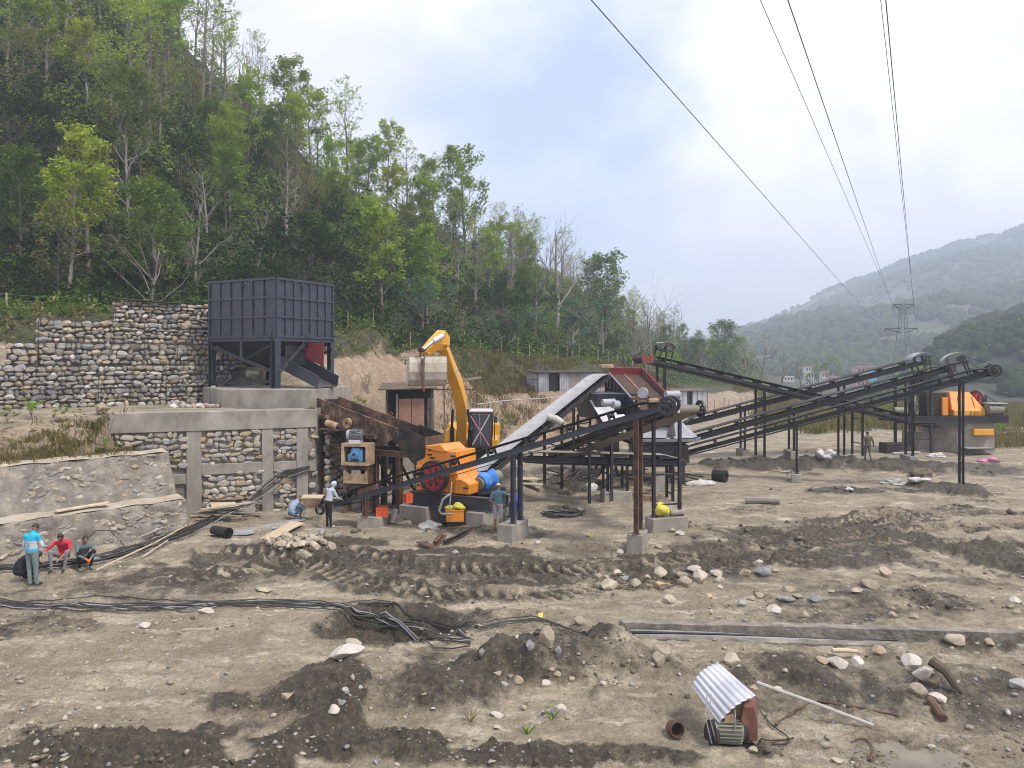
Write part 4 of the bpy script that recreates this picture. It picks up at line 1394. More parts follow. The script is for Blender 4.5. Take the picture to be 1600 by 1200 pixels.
def plant(kind, x, y, h, label=None, rng=random, idx=None, z=None, widen=1.0):
 tm, cm, top = TREES[kind][idx % len(TREES[kind]) if idx is not None else rng.randrange(len(TREES[kind]))]
 o = bpy.data.objects.new(TREE_NAME[kind], None)
 o.empty_display_size = 0.5
 COL.objects.link(o)
 s = h / top
 o.location = (x, y, gz(x, y) if z is None else z)
 o.rotation_euler = (rng.uniform(-0.04, 0.04), rng.uniform(-0.04, 0.04), rng.uniform(0, 6.28))
 wv = s * widen * rng.uniform(0.9, 1.12)
 o.scale = (wv, wv, s)
 tr = bpy.data.objects.new('trunk', tm)
 COL.objects.link(tr)
 tr.parent = o
 if cm is not None:
  cr = bpy.data.objects.new('crown', cm)
  COL.objects.link(cr)
  cr.parent = o
 o['category'] = 'tree'
 o['group'] = 'trees on the wooded hillside'
 PLANTED.append((o, kind, label, h))
 return o
rngT = random.Random(7)
def hero(kind, x, ytop, ybase, Y, idx=0, widen=1.0, label=None):
 """a tree that stands out in the photograph: foot at pixel x on the real ground at distance Y, top at pixel ytop"""
 X = (x - 800) / FPX * Y
 z = gz(X, Y)
 ztop = CAM_Z + (HZ - ytop) / FPX * Y
 return plant(kind, X, Y, max(2.0, ztop - z), label, rngT, idx, z, widen)
hero('spreading', 240, 300, 470, 47, 0, 1.2, 'big pale leafless tree with spreading limbs above the gabion wall')
hero('bare', 308, 265, 470, 56, 1, 1.0, 'tall leafless tree with a straight trunk left of the hopper')
hero('lime', 212, 205, 330, 66, 0, 1.0, 'bright lime green round tree high behind the pale leafless tree')
hero('lime', 577, 292, 400, 92, 1, 1.1, 'bright lime green round tree upslope between hopper and excavator bucket')
hero('limecolumn', 667, 350, 500, 76, 0, 1.0, 'bright lime green column-like tree upslope of the excavator bucket')
hero('round', 32, 265, 400, 58, 0, 1.1, 'big-leaved round green tree at the left edge of the picture')
hero('sparse', 543, 118, 255, 106, 0, 0.85, 'lone thin twin-crowned tree standing against the sky above the hopper')
hero('slender', 605, 188, 300, 112, 1, 0.9, 'tall light green tree on the skyline right of the lone thin tree')
hero('slender', 728, 230, 400, 116, 2, 1.0, 'tallest light green tree on the skyline above the excavator')
hero('slender', 668, 243, 380, 118, 3, 0.9, 'second tall skyline tree above the excavator, left of the tallest')
hero('slender', 452, 88, 300, 104, 4, 1.1, 'broad pale green tree leaning on the skyline above the hopper')
hero('slender', 488, 140, 300, 100, 5, 1.0, 'pale green skyline tree below the broad leaning one')
hero('sparse', 408, 48, 250, 106, 1, 0.9, 'thin skyline tree with a dark clump in its crown top')
hero('sparse', 352, -6, 200, 104, 2, 1.0, 'thin pale skyline tree nearest to the top edge of the picture')
hero('bare', 305, -30, 200, 104, 2, 0.8, 'leafless skyline tree left of the thin pale one at the top edge')
hero('bare', 205, -40, 150, 104, 0, 0.9, 'leafless tree on the hilltop at the top edge, farthest left')
hero('twiggy', 800, 320, 480, 124, 0, 1.0, 'twiggy brown-topped tree where the skyline dips')
hero('bare', 868, 318, 520, 112, 3, 1.0, 'tall leafless tree with forked limbs behind the twiggy skyline tree')
hero('bare', 838, 400, 540, 96, 0, 0.8, 'leafless grey-trunked tree in front of the dark thicket')
hero('dark', 770, 420, 540, 96, 0, 1.3, 'dark evergreen mass of a tree right of the lime column')
hero('dark', 825, 440, 545, 98, 1, 1.3, 'dark evergreen tree beside the leafless forked one')
hero('bluish', 893, 462, 540, 96, 0, 1.2, 'bluish green feathery tree above the grey sheds')
hero('spreading', 1012, 408, 560, 118, 1, 1.0, 'large leafless tree with a fan of limbs above the conveyor head')
hero('green', 945, 390, 560, 125, 1, 1.1, 'rounded mid green tree left of the large leafless fan tree')
hero('green', 1130, 500, 590, 190, 2, 1.2, 'last pointed tree at the right end of the wooded ridge')
hero('lime', 1045, 535, 580, 105, 0, 1.0, 'small bright green tree just behind the head of the descending conveyor')
for i, (x, yt, Y, k) in enumerate([(1165, 520, 150, 0), (1192, 512, 140, 1), (1222, 530, 155, 2), (1250, 548, 165, 3)]):
 hero('bare', x, yt, 600, Y, k, 1.5, ['leafless tree leftmost in the row below the far hill', 'tallest leafless tree in the row below the far hill', 'third leafless tree from the left in the row below the far hill', 'smallest leafless tree at the right end of the row below the far hill'][i])
hero('round', 1283, 556, 605, 210, 1, 0.9, 'dark round tree standing alone in front of the village houses')
hero('lime', 1178, 585, 612, 130, 1, 1.2, 'low bright green bushy tree beneath the row of leafless trees')
hero('lime', 1428, 562, 600, 180, 0, 1.1, 'bright green tree beside the foot of the pylon')
kinds_low = ['dark', 'dark', 'green', 'green', 'brown', 'bare', 'round', 'twiggy', 'dark', 'bluish', 'slender']
kinds_mid = ['slender', 'green', 'bare', 'slender', 'dark', 'brown', 'twiggy', 'slender', 'slender', 'sparse']
kinds_top = ['slender', 'slender', 'sparse', 'sparse', 'sparse', 'twiggy', 'bare', 'bare']
kinds_right = ['bare', 'bare', 'bare', 'twiggy', 'twiggy', 'twiggy', 'brown', 'sparse', 'green']
placed = [(o.location.x, o.location.y) for o, *_ in PLANTED]
tries = 0
n_forest = 0
while n_forest < 254 and tries < 9000:
 tries += 1
 u = rngT.uniform(-0.72, -0.02) if rngT.random() < 0.58 else rngT.uniform(-0.02, 0.31)
 yf, yr = float(np.interp(u, UF, YF)), float(np.interp(u, UF, YR))
 tt = rngT.random() ** 0.85 * 1.08 - 0.02
 Y = yf + (yr - yf) * tt
 X = u * Y
 gap = 3.0 if u < -0.02 else 3.4
 if any((X - a) ** 2 + (Y - b) ** 2 < gap * gap for a, b in placed):
  continue
 kind = rngT.choice(kinds_right if u > 0.03 and rngT.random() < 0.7 else kinds_low if tt < 0.33 else kinds_mid if tt < 0.8 else kinds_top)
 base = {'slender': 10.5, 'sparse': 11, 'green': 8.5, 'dark': 6.8, 'round': 7, 'brown': 8, 'bare': 8.5, 'twiggy': 9, 'bluish': 5.5}[kind]
 h = base * rngT.uniform(0.8, 1.22)
 if u > 0.02 and tt > 0.7:
  h *= 0.92
 if u < -0.33 and tt > 0.7:
  h *= 1.25
 plant(kind, X, Y, h, None, rngT)
 placed.append((X, Y))
 n_forest += 1
ZONES = [(-0.9, -0.44, 'above the gabion wall'), (-0.44, -0.22, 'above the hopper'), (-0.22, -0.06, 'above the excavator bucket'), (-0.06, 0.07, 'above the long sheet-metal shed'), (0.07, 0.16, 'above the screening deck'), (0.16, 0.5, 'above the descending conveyor')]
ORD = ['leftmost', 'second from the left', 'third from the left', 'fourth from the left', 'fifth from the left', 'sixth from the left', 'seventh from the left', 'eighth from the left', 'ninth from the left', 'tenth from the left', 'eleventh from the left', 'twelfth']
buckets = {}
for o, kind, label, h in PLANTED:
 if label:
  o['label'] = label
  o['group'] = 'trees that stand out on the hillside'
  continue
 x, y = o.location.x, o.location.y
 u = x / y
 yf, yr = float(np.interp(u, UF, YF)), float(np.interp(u, UF, YR))
 tt = (y - yf) / (yr - yf)
 band = 'at slope foot' if tt < 0.25 else 'low down' if tt < 0.5 else 'high up' if tt < 0.8 else 'on the skyline'
 zn = next((n for a, b, n in ZONES if a <= u < b), 'on the hill')
 buckets.setdefault((kind, band, zn), []).append((u, o))
for (kind, band, zn), lst in buckets.items():
 lst.sort(key=lambda q: q[0])
 for i, (u, o) in enumerate(lst):
  o['label'] = '%s %s %s' % (TREE_WORD[kind], band, zn) if len(lst) == 1 else '%s %s %s %s' % (ORD[i], TREE_WORD[kind], band, zn)
# --- undergrowth and scrub: one mass of leaf sprays over the slopes
def scatter_scrub(name, n, seed, region, per, rad, leaf, mat, hmax=1.0):
 rs = np.random.RandomState(seed)
 X, Y = region(rs, n)
 z, mud, veg, scar = terrain(X, Y)
 keep = rs.rand(len(X)) < np.clip(veg * 1.2, 0, 1)
 X, Y, z = X[keep], Y[keep], z[keep]
 c = np.stack([X, Y, z + rs.rand(len(X)) * hmax * 0.5 + 0.1], -1)
 rng = random.Random(seed)
 v, f = leaf_cloud(rng, c, per, rad, leaf, 0.8)
 o = obj(name, np_mesh(name, v, f, mat))if False else obj(name, np_mesh(name, v, f, None), mat)
 o['kind'] = 'stuff'
 return o
def hill_region(t0, t1, u0=-0.74, u1=0.31):
 def f(rs, n):
  u = rs.uniform(u0, u1, n)
  yf, yr = np.interp(u, UF, YF), np.interp(u, UF, YR)
  Y = yf + (yr - yf) * (t0 + (t1 - t0) * rs.rand(n))
  return u * Y, Y
 return f
scatter_scrub('undergrowth', 6800, 1, hill_region(-0.06, 0.7), 9, 0.75, 0.20, M['leaf_dark'], 3.0)
scatter_scrub('undergrowth', 1500, 12, hill_region(-0.08, 0.35), 9, 0.6, 0.17, M['leaf_mid'], 2.2)
scatter_scrub('undergrowth', 2600, 9, hill_region(-0.05, 1.1, 0.0, 0.33), 9, 0.95, 0.26, M['leaf_mid'], 3.4)
scatter_scrub('undergrowth', 3400, 10, hill_region(0.35, 1.12), 9, 0.8, 0.2, M['leaf_light'], 4.0)
scatter_scrub('undergrowth', 3600, 2, hill_region(0.3, 1.12), 8, 0.85, 0.23, M['leaf_mid'], 2.8)
scatter_scrub('scrub', 3600, 3, hill_region(-0.34, 0.12), 10, 0.42, 0.11, M['leaf_mid'], 0.8)
scatter_scrub('scrub', 2200, 4, hill_region(-0.36, 0.1), 10, 0.36, 0.10, M['leaf_rust'], 0.7)
# --- woods across the valley, too far to tell the trees apart
def far_woods(name, H, n, seed, size, mat, leaves=None, tmax=1.02, u_pow=1.0):
 XX, YY, ZZ, T = H
 rs = np.random.RandomState(seed)
 ny, nx = XX.shape
 jmax = np.searchsorted(T, tmax)
 fi = rs.rand(n) * (jmax - 1)
 fj = rs.rand(n) ** u_pow * (nx - 2)
 i, j = fi.astype(int), fj.astype(int)
 a, b = fi - i, fj - j
 def lerp(A):
  return (A[i, j] * (1 - a) * (1 - b) + A[i + 1, j] * a * (1 - b) + A[i, j + 1] * (1 - a) * b + A[i + 1, j + 1] * a * b)
 px, py, pz = lerp(XX), lerp(YY), lerp(ZZ)
 clump = fbm(px, py, size * 14, 3, seed + 5)
 k = clump + rs.rand(n) * 0.7 > 0.1
 px, py, pz = px[k], py[k], pz[k]
 m = len(px)
 b0 = bmesh.new()
 bmesh.ops.create_icosphere(b0, subdivisions=1, radius=1)
 sv = np.array([v.co[:] for v in b0.verts])
 sf = np.array([[v.index for v in f.verts] for f in b0.faces])
 b0.free()
 s = size * rs.uniform(0.6, 1.5, m)
 v = sv[None] * (1 + 0.16 * rs.normal(size=(m, len(sv), 1)))
 v = v * s[:, None, None] * np.array([1, 1, 0.9])
 v = v + np.stack([px, py, pz + s * 0.55], -1)[:, None, :]
 f = sf[None] + (np.arange(m) * len(sv))[:, None, None]
 o = obj(name, np_mesh(name, v.reshape(-1, 3), f.reshape(-1, 3), None), mat)
 o['kind'] = 'stuff'
 if leaves:
  c = np.stack([px, py, pz + s * 0.6], -1)
  v, f = leaf_cloud(random.Random(seed), c, leaves, size * 1.15, size * 0.22, 1.2)
  o2 = obj(name, np_mesh(name, v, f, None), M['leaf_mid'])
  o2['kind'] = 'stuff'
M['far_leaf'] = leaf_mat('far_wood_leaves', (0.026, 0.044, 0.019), (0.046, 0.070, 0.026), (0.085, 0.110, 0.042), 0.1, 0.0)
M['near_leaf'] = leaf_mat('near_wood_leaves', (0.020, 0.030, 0.014), (0.036, 0.050, 0.022), (0.070, 0.078, 0.034), 0.1, 0.0)
far_woods('far_woods', FAR, 17000, 5, 4.6, M['far_leaf'], 4, u_pow=1.3)
far_woods('far_woods', NEAR, 6000, 6, 2.0, M['near_leaf'], 12, u_pow=1.4)
# ------------------------------------------------------------------ hopper
UPV = Vector((0, 0, 1))
def HP(a, c, z):
 """hopper frame: a metres along the feeder axis, c across and away, z height"""
 return H0 + ha * a + hc * c + UPV * z
LH, WH = 4.3, 3.8
ZB, ZT, ZL = 7.28, 9.95, 4.95
t = thing('feed_hopper', HP(0, 0, ZL), 'big dark blue-grey steel feed hopper on braced legs above the stone wall', 'hopper')
hopper = t
def bin_side(p, e, ln, n, nv):
 """a wall of the bin with its stiffening ribs as sub-parts"""
 s = obj('side_panel', MB().prism([(0, ZB), (ln, ZB), (ln, ZT), (0, ZT)], p, e, UPV, -n, 0.03), M['navy'], t)
 for i in range(nv + 1):
  x = 0.04 + (ln - 0.08) * i / nv
  q = p + e * x + n * 0.032
  obj('rib', MB().beam(q + UPV * (ZB + 0.02), q + UPV * (ZT - 0.02), 0.075 if 0 < i < nv else 0.10, 0.07, n), M['navy'], s)
 for k, z in enumerate((ZB + 0.03, ZB + 0.92, ZB + 1.80, ZT - 0.03)):
  q = p + n * 0.034 + UPV * z
  obj('rail', MB().beam(q, q + e * ln, 0.10 if k in (0, 3) else 0.075, 0.085, n), M['navy'], s)
 return s
Hn = Vector((0, 0, 0))
bin_side(HP(-LH, 0, 0), ha, LH, -hc, 6)
bin_side(HP(0, 0, 0), hc, WH, ha, 7)
bin_side(HP(-LH, WH, 0), ha, LH, hc, 6)
bin_side(HP(-LH, 0, 0), hc, WH, -ha, 7)
mb = MB()
top = [HP(-LH, 0, ZB), HP(0, 0, ZB), HP(0, WH, ZB), HP(-LH, WH, ZB)]
bot = [HP(-LH + 1.2, 1.2, 5.9), HP(-0.7, 1.2, 5.9), HP(-0.7, WH - 1.2, 5.9), HP(-LH + 1.2, WH - 1.2, 5.9)]
mb.add(top + bot, [(i, (i + 1) % 4, (i + 1) % 4 + 4, i + 4) for i in range(4)] + [(4, 5, 6, 7)])
obj('funnel', mb, M['dark'], t)
for (a, c) in ((-LH + 0.1, 0.08), (-0.1, 0.08), (-0.1, WH - 0.08), (-LH + 0.1, WH - 0.08)):
 wd = 0.30 if (a, c) == (-0.1, 0.08) else 0.24
 obj('leg', MB().ibeam(HP(a, c, ZL), HP(a, c, ZB - 0.02), wd, wd, 0.025, ha), M['navy'], t)
ringb = MB()
for p, q in ((HP(-LH, 0.06, ZB - 0.1), HP(0, 0.06, ZB - 0.1)), (HP(-0.06, 0, ZB - 0.102), HP(-0.06, WH, ZB - 0.102)), (HP(-LH, WH - 0.06, ZB - 0.1), HP(0, WH - 0.06, ZB - 0.1)), (HP(-LH + 0.06, 0, ZB - 0.102), HP(-LH + 0.06, WH, ZB - 0.102))):
 ringb.beam(p, q, 0.16, 0.16)
obj('ring_beam', ringb, M['navy'], t)
def brace(p, q, wd=0.11, m='navy'):
 obj('brace', MB().channel(p, q, 0.06, wd), M[m], t)
brace(HP(-LH + 0.15, 0.0, ZB - 0.4), HP(-0.15, 0.0, ZL + 0.75), 0.14)
brace(HP(-LH + 0.15, 0.10, ZL + 0.5), HP(-0.15, 0.10, ZB - 0.25), 0.10)
brace(HP(-LH + 0.15, 0.05, ZL + 0.2), HP(-0.15, 0.05, ZL + 0.35), 0.14)
obj('post', MB().beam(HP(-2.2, 0.03, ZB - 0.15), HP(-2.2, 0.03, ZB - 1.1), 0.12, 0.10), M['navy'], t)
brace(HP(0.03, 0.2, ZL + 0.75), HP(0.03, 1.75, ZB - 0.25), 0.11)
brace(HP(0.03, 1.9, ZB - 0.25), HP(0.03, WH - 0.2, ZL + 0.35), 0.10)
brace(HP(0.08, WH - 0.2, ZB - 0.5), HP(-2.4, WH - 0.1, ZL + 0.9), 0.10)
brace(HP(-0.03, 2.0, ZL + 0.9), HP(-0.03, WH - 0.1, ZL + 0.75), 0.07)
brace(HP(-LH + 0.15, WH - 0.05, ZB - 0.4), HP(-0.2, WH - 0.05, ZL + 0.6), 0.1)
for a, c, n in ((-2.15, -0.09, -hc), (0.09, 1.95, ha), (-0.3, -0.09, -hc)):
 obj('lug', MB().prism([(-0.12, 0), (0.12, 0), (0.05, 0.2), (-0.05, 0.2)], HP(a, c, ZB + 0.02), ha if n == -hc else hc, UPV, n, 0.04), M['navy'], t)
for a, c in ((-2.1, -0.08), (0.08, 1.6)):
 obj('lifting_eye', MB().ring(HP(a, c, ZT - 0.28), ha if c > 0 else hc, 0.09, 0.05, 0.04, 12), M['navy'], t)
v_ = obj('vibrator', MB().cyl(HP(-2.0, 0.35, ZL + 0.68), HP(-1.4, 0.45, ZL + 0.68), 0.15, 0.15, 14), M['motor_green'], t, smooth=True)
obj('vibrator_cap', MB().cyl(HP(-2.0, 0.25, ZL + 0.68), HP(-2.0, 0.40, ZL + 0.68), 0.17, 0.15, 14), M['grey_steel'], v_, smooth=True)
t = thing('outlet_chute', HP(0.6, 0.9, 5.3), 'dark sloping outlet chute with red liners under the hopper', 'chute')
C0, C1 = -1.2, 1.75                                   # along the axis
def CH(a, c, dz=0.0):
 return HP(a, 0.75 + c, 6.35 - (a - C0) * 0.42 + dz)
for c, nm in ((0.0, 'side_plate'), (1.3, 'side_plate')):
 obj(nm, MB().prism([(C0, 0.42), (C1 + 0.1, 0.40 - 1.24), (C1, -1.24 - 0.08), (C0, -0.25)], CH(C0, c) - ha * C0, ha, UPV, hc, 0.03), M['navy'], t)
obj('chute_floor', MB().plate([CH(C0, 0, -0.2), CH(C1, 0, -0.1), CH(C1, 1.3, -0.1), CH(C0, 1.3, -0.2)], 0.03), M['dark'], t)
obj('red_liner', MB().prism([(C0 + 0.2, 0.35), (1.0, 0.35), (1.0, -0.75), (C0 + 0.2, -0.1)], CH(C0, 1.24) - ha * C0 + UPV * 0.35, ha, UPV, hc, 0.025), M['red'], t)
obj('end_plate', MB().prism([(0, 0.1), (1.3, 0.1), (1.3, 1.0), (0, 1.0)], CH(-0.2, 0, 0), hc, UPV, ha, 0.03), M['dark'], t)
# ------------------------------------------------------------------ vibrating feeder on its rusty frame
F0 = P(496, 622, 33.2)                                  # upper near corner
t = thing('vibrating_feeder', (F0.x, F0.y, 0), 'rusty brown vibrating feeder trough sloping from the hopper to the orange crusher', 'feeder')
feeder = t
SL = 0.268
def FP(a, c, z=0.0):
 """feeder frame: z measured from the trough's sloping top edge"""
 return F0 + ha * a + hc * c + UPV * (z - a * SL)
def FV(a, c, z):
 """feeder frame, upright: z above the yard"""
 q = F0 + ha * a + hc * c
 return Vector((q.x, q.y, z))
side = [(0, 0), (4.35, 0), (4.35, -0.25), (3.35, -1.05), (2.7, -0.78), (1.35, -1.0), (0, -1.62)]
def sideplate(c):
 pr = [(a, z - a * SL) for a, z in side]
 return MB().prism(pr, F0 + hc * c, ha, UPV, hc, 0.03)
obj('side_plate', sideplate(0), M['rusty'], t)
obj('side_plate', sideplate(1.32), M['rusty'], t)
obj('trough_floor', MB().plate([FP(0.02, 0.035, -0.55), FP(4.3, 0.035, -0.33), FP(4.3, 1.315, -0.33), FP(0.02, 1.315, -0.55)], 0.03), M['rust_brown'], t)
obj('back_plate', MB().prism([(0.03, -1.3), (1.32, -1.3), (1.32, -0.08), (0.03, -0.08)], F0, hc, UPV, ha, 0.03), M['rust_dark'], t)
for c in (-0.02, 1.36):
 obj('top_flange', MB().beam(FP(0, c, 0.012), FP(4.36, c, 0.012), 0.09, 0.022, UPV), M['rusty'], t)
for a in (0.02, 1.35, 2.72, 4.3):
 obj('stiffener', MB().beam(FP(a, -0.03, -0.03), FP(a, -0.03, -0.9 if a < 4 else -0.3), 0.06, 0.05, hc), M['rusty'], t)
for a, c in ((3.0, -0.03), (2.9, 1.36)):
 obj('lifting_eye', MB().ring(FP(a, c, 0.10), hc, 0.10, 0.055, 0.04, 14), M['rusty'], t)
for a, z0 in ((0.5, -0.72), (3.05, -0.78)):
 br = obj('spring_bracket', MB().prism([(-0.28, 0), (0.28, 0), (0.18, 0.16), (-0.18, 0.16)], FP(a, -0.27, z0), ha, UPV, hc, 0.26), M['rusty'], t)
 sp = MB()
 top_ = FP(a, -0.15, z0)
 for k in range(4):
  sp.ring(top_ - UPV * (0.06 + 0.085 * k), UPV, 0.15, 0.09, 0.035, 14)
 obj('spring', sp, M['rust_dark'], br)
 for k, cc in ((0, 1.5),):
  sp = MB()
  for j in range(4):
   sp.ring(FP(a, cc, z0) - UPV * (0.06 + 0.085 * j), UPV, 0.15, 0.09, 0.035, 14)
  obj('spring', sp, M['rust_dark'], br)
mb = MB()
mb.cyl(FP(0.75, -0.25, -0.82), FP(1.35, -0.25, -0.80), 0.15, 0.15, 14)
mo = obj('motor', mb, M['tan_steel'], t, smooth=True)
obj('end_cap', MB().cyl(FP(1.36, -0.25, -0.80), FP(1.5, -0.25, -0.795), 0.12, 0.05, 12), M['rust_dark'], mo, smooth=True)
obj('pulley', MB().ring(FP(1.9, -0.30, -0.48), hc, 0.22, 0.07, 0.10, 18), M['tan_steel'], t)
obj('motor_shelf', MB().box(FP(1.05, -0.28, -1.0), (1.0, 0.5, 0.05), Matrix.Rotation(-HA, 4, 'Z')), M['rust_brown'], t)
mb = MB()
mb.prism([(4.38, 0.10 - 4.38 * SL), (5.6, 0.0 - 5.3 * SL), (5.6, -0.95 - 5.3 * SL), (5.25, -1.35 - 5.0 * SL), (4.0, -0.45 - 4.2 * SL)], F0 + hc * -0.04, ha, UPV, hc, 0.03)
obj('discharge_plate', mb, M['rust_dark'], t)
obj('discharge_plate', MB().prism([(4.38, 0.10 - 4.38 * SL), (5.6, 0.0 - 5.3 * SL), (5.6, -0.95 - 5.3 * SL), (5.25, -1.35 - 5.0 * SL), (4.0, -0.45 - 4.2 * SL)], F0 + hc * 1.36, ha, UPV, hc, 0.03), M['rust_dark'], t)
obj('discharge_front', MB().prism([(0, -0.95), (1.36, -0.95), (1.36, 0), (0, 0)], F0 + ha * 5.6 - UPV * 5.3 * SL, hc, UPV, ha, 0.03), M['rust_brown'], t)
obj('discharge_floor', MB().plate([FP(4.0, 0, -0.5), FP(5.3, 0, -1.3), FP(5.3, 1.33, -1.3), FP(4.0, 1.33, -0.5)], 0.03), M['rust_dark'], t)
ZF = 2.42
for c in (0.0, 1.35):
 obj('frame_beam', MB().ibeam(FV(-0.35, c, ZF), FV(4.75, c, ZF), 0.20, 0.24, 0.02), M['rust_brown'], t)
for a in (-0.3, 2.0, 4.7):
 obj('cross_beam', MB().ibeam(FV(a, 0.1, ZF - 0.003), FV(a, 1.25, ZF - 0.003), 0.16, 0.2, 0.02), M['rust_dark'], t)
for a in (0.12, 2.55, 3.15, 4.35):
 for c in (0.0, 1.35):
  q = FV(a, c, 0)
  zg = gz(q.x, q.y) - 0.1
  obj('leg', MB().ibeam(FV(a, c, zg), FV(a, c, ZF - 0.12), 0.20, 0.20, 0.02, ha), M['rust_brown' if c == 0 else 'rust_dark'], t)
for a, b in ((0.2, 2.5), (3.2, 4.3)):
 for s0, s1 in ((ZF - 0.15, 0.6), (0.6, ZF - 0.15)):
  obj('brace', MB().channel(FV(a, 0.05 + 0.06 * (s0 < 1), s0), FV(b, 0.05 + 0.06 * (s0 < 1), s1), 0.06, 0.10), M['rust_dark'], t)
 obj('brace', MB().channel(FV(a, 1.30, ZF - 0.15), FV(b, 1.30, 0.6), 0.06, 0.10), M['rust_dark'], t)
for a, zt in ((0.1, -0.9), (1.7, -1.0), (3.05, -1.2)):
 for c in (0.0, 1.35):
  obj('upright', MB().ibeam(FV(a, c, ZF + 0.12), FP(a, c, zt), 0.16, 0.16, 0.018, ha), M['rust_brown'], t)
obj('brace', MB().channel(FV(-0.25, -0.05, ZF + 0.1), FP(0.6, -0.05, -1.15), 0.05, 0.09), M['rust_dark'], t)
obj('brace', MB().channel(FV(1.7, 0.05, ZF + 0.1), FP(0.7, 0.05, -1.15), 0.05, 0.09), M['rust_dark'], t)
obj('hood', MB().prism([(0.2, -1.3), (2.8, -1.3), (1.9, -2.0), (1.1, -2.0)], F0 + hc * 0.25, ha, UPV, hc, 0.9), M['rust_dark'], t)
D0 = P(533, 727, 31.0)
t = thing('drive_unit', (D0.x, D0.y, D0.z), 'blue gearbox in a tan open box with a grey motor on top', 'drive unit')
W_, Hh = 1.16, 0.88
dx = Vector((0.985, -0.17, 0))
dy = Vector((0.17, 0.985, 0))
def DP(x, y, z):
 return D0 + dx * x + dy * y + UPV * z
box = MB()
for (x0, x1, z0, z1) in ((0, W_, 0, 0.13), (0, W_, Hh - 0.12, Hh), (0, 0.11, 0.13, Hh - 0.12), (W_ - 0.13, W_, 0.13, Hh - 0.12)):
 box.prism([(x0, z0), (x1, z0), (x1, z1), (x0, z1)], D0, dx, UPV, dy, 0.7)
obj('box_frame', box, M['tan_steel'], t)
obj('box_back', MB().prism([(0.1, 0.12), (W_ - 0.1, 0.12), (W_ - 0.1, Hh - 0.11), (0.1, Hh - 0.11)], DP(0, 0.72, 0), dx, UPV, dy, 0.03), M['rust_dark'], t)
gb = MB()
gb.prism([(0.25, 0.15), (0.88, 0.15), (0.88, 0.62), (0.70, 0.70), (0.42, 0.70), (0.36, 0.48), (0.25, 0.42)], DP(0, 0.06, 0), dx, UPV, dy, 0.42)
g_ = obj('gearbox', gb, M['motor_blue'], t, bevel=0.02)
obj('flange', MB().cyl(DP(0.56, 0.065, 0.45), DP(0.56, -0.03, 0.45), 0.16, 0.15, 16), M['motor_blue'], g_, smooth=True)
obj('shaft', MB().cyl(DP(0.56, -0.03, 0.45), DP(0.56, -0.10, 0.45), 0.06, 0.06, 12), M['dark'], g_, smooth=True)
obj('foot_plate', MB().prism([(0.42, 0.14), (0.72, 0.14), (0.72, 0.26), (0.42, 0.26)], DP(0, 0.0, 0), dx, UPV, dy, 0.06), M['dark'], g_)
mo = MB()
mo.cyl(DP(0.22, 0.3, Hh + 0.33), DP(0.78, 0.3, Hh + 0.33), 0.185, 0.185, 20)
for k in range(14):
 an = 2 * math.pi * k / 14
 o_ = (dy * math.cos(an) + UPV * math.sin(an)) * 0.19
 mo.beam(DP(0.30, 0.3, Hh + 0.33) + o_, DP(0.76, 0.3, Hh + 0.33) + o_, 0.012, 0.05, o_)
m_ = obj('motor', mo, M['grey_steel'], t)
obj('fan_cover', MB().cyl(DP(0.16, 0.3, Hh + 0.33), DP(0.28, 0.3, Hh + 0.33), 0.2, 0.215, 20), M['pale_grey'], m_, smooth=True)
obj('shaft', MB().cyl(DP(0.78, 0.3, Hh + 0.33), DP(0.98, 0.3, Hh + 0.33), 0.05, 0.05, 10), M['dark'], m_, smooth=True)
obj('motor_foot', MB().box(DP(0.5, 0.3, Hh + 0.07), (0.45, 0.42, 0.14), Matrix.Rotation(-0.17, 4, 'Z')), M['white_steel'], m_)
obj('terminal_box', MB().box(DP(0.5, 0.16, Hh + 0.53), (0.2, 0.16, 0.1), Matrix.Rotation(-0.17, 4, 'Z')), M['grey_steel'], m_)
lt = MB()
lt.prism([(0.08, -0.72), (1.10, -0.72), (1.08, -0.20), (0.95, -0.36), (0.3, -0.36), (0.1, -0.20)], D0, dx, UPV, dy, 0.12)
obj('guard_plate', lt, M['tan_steel'], t)
obj('guard_top', MB().prism([(0.06, -0.2), (1.12, -0.2), (1.12, -0.005), (0.06, -0.005)], DP(0, 0.1, 0), dx, UPV, dy, 0.5), M['rust_dark'], t)
for x in (0.12, 1.05):
 for y in (0.15, 0.6):
  q = DP(x, y, 0)
  obj('leg', MB().ibeam((q.x, q.y, gz(q.x, q.y) - 0.05), (q.x, q.y, D0.z - 0.003), 0.13, 0.13, 0.015), M['rust_brown'], t)
obj('feed_lip', MB().prism([(0.1, -1.35), (1.5, -1.05), (1.45, -0.75), (0.2, -0.85)], DP(0, 0.2, 0), dx, UPV, dy, 0.8), M['rust_brown'], t)
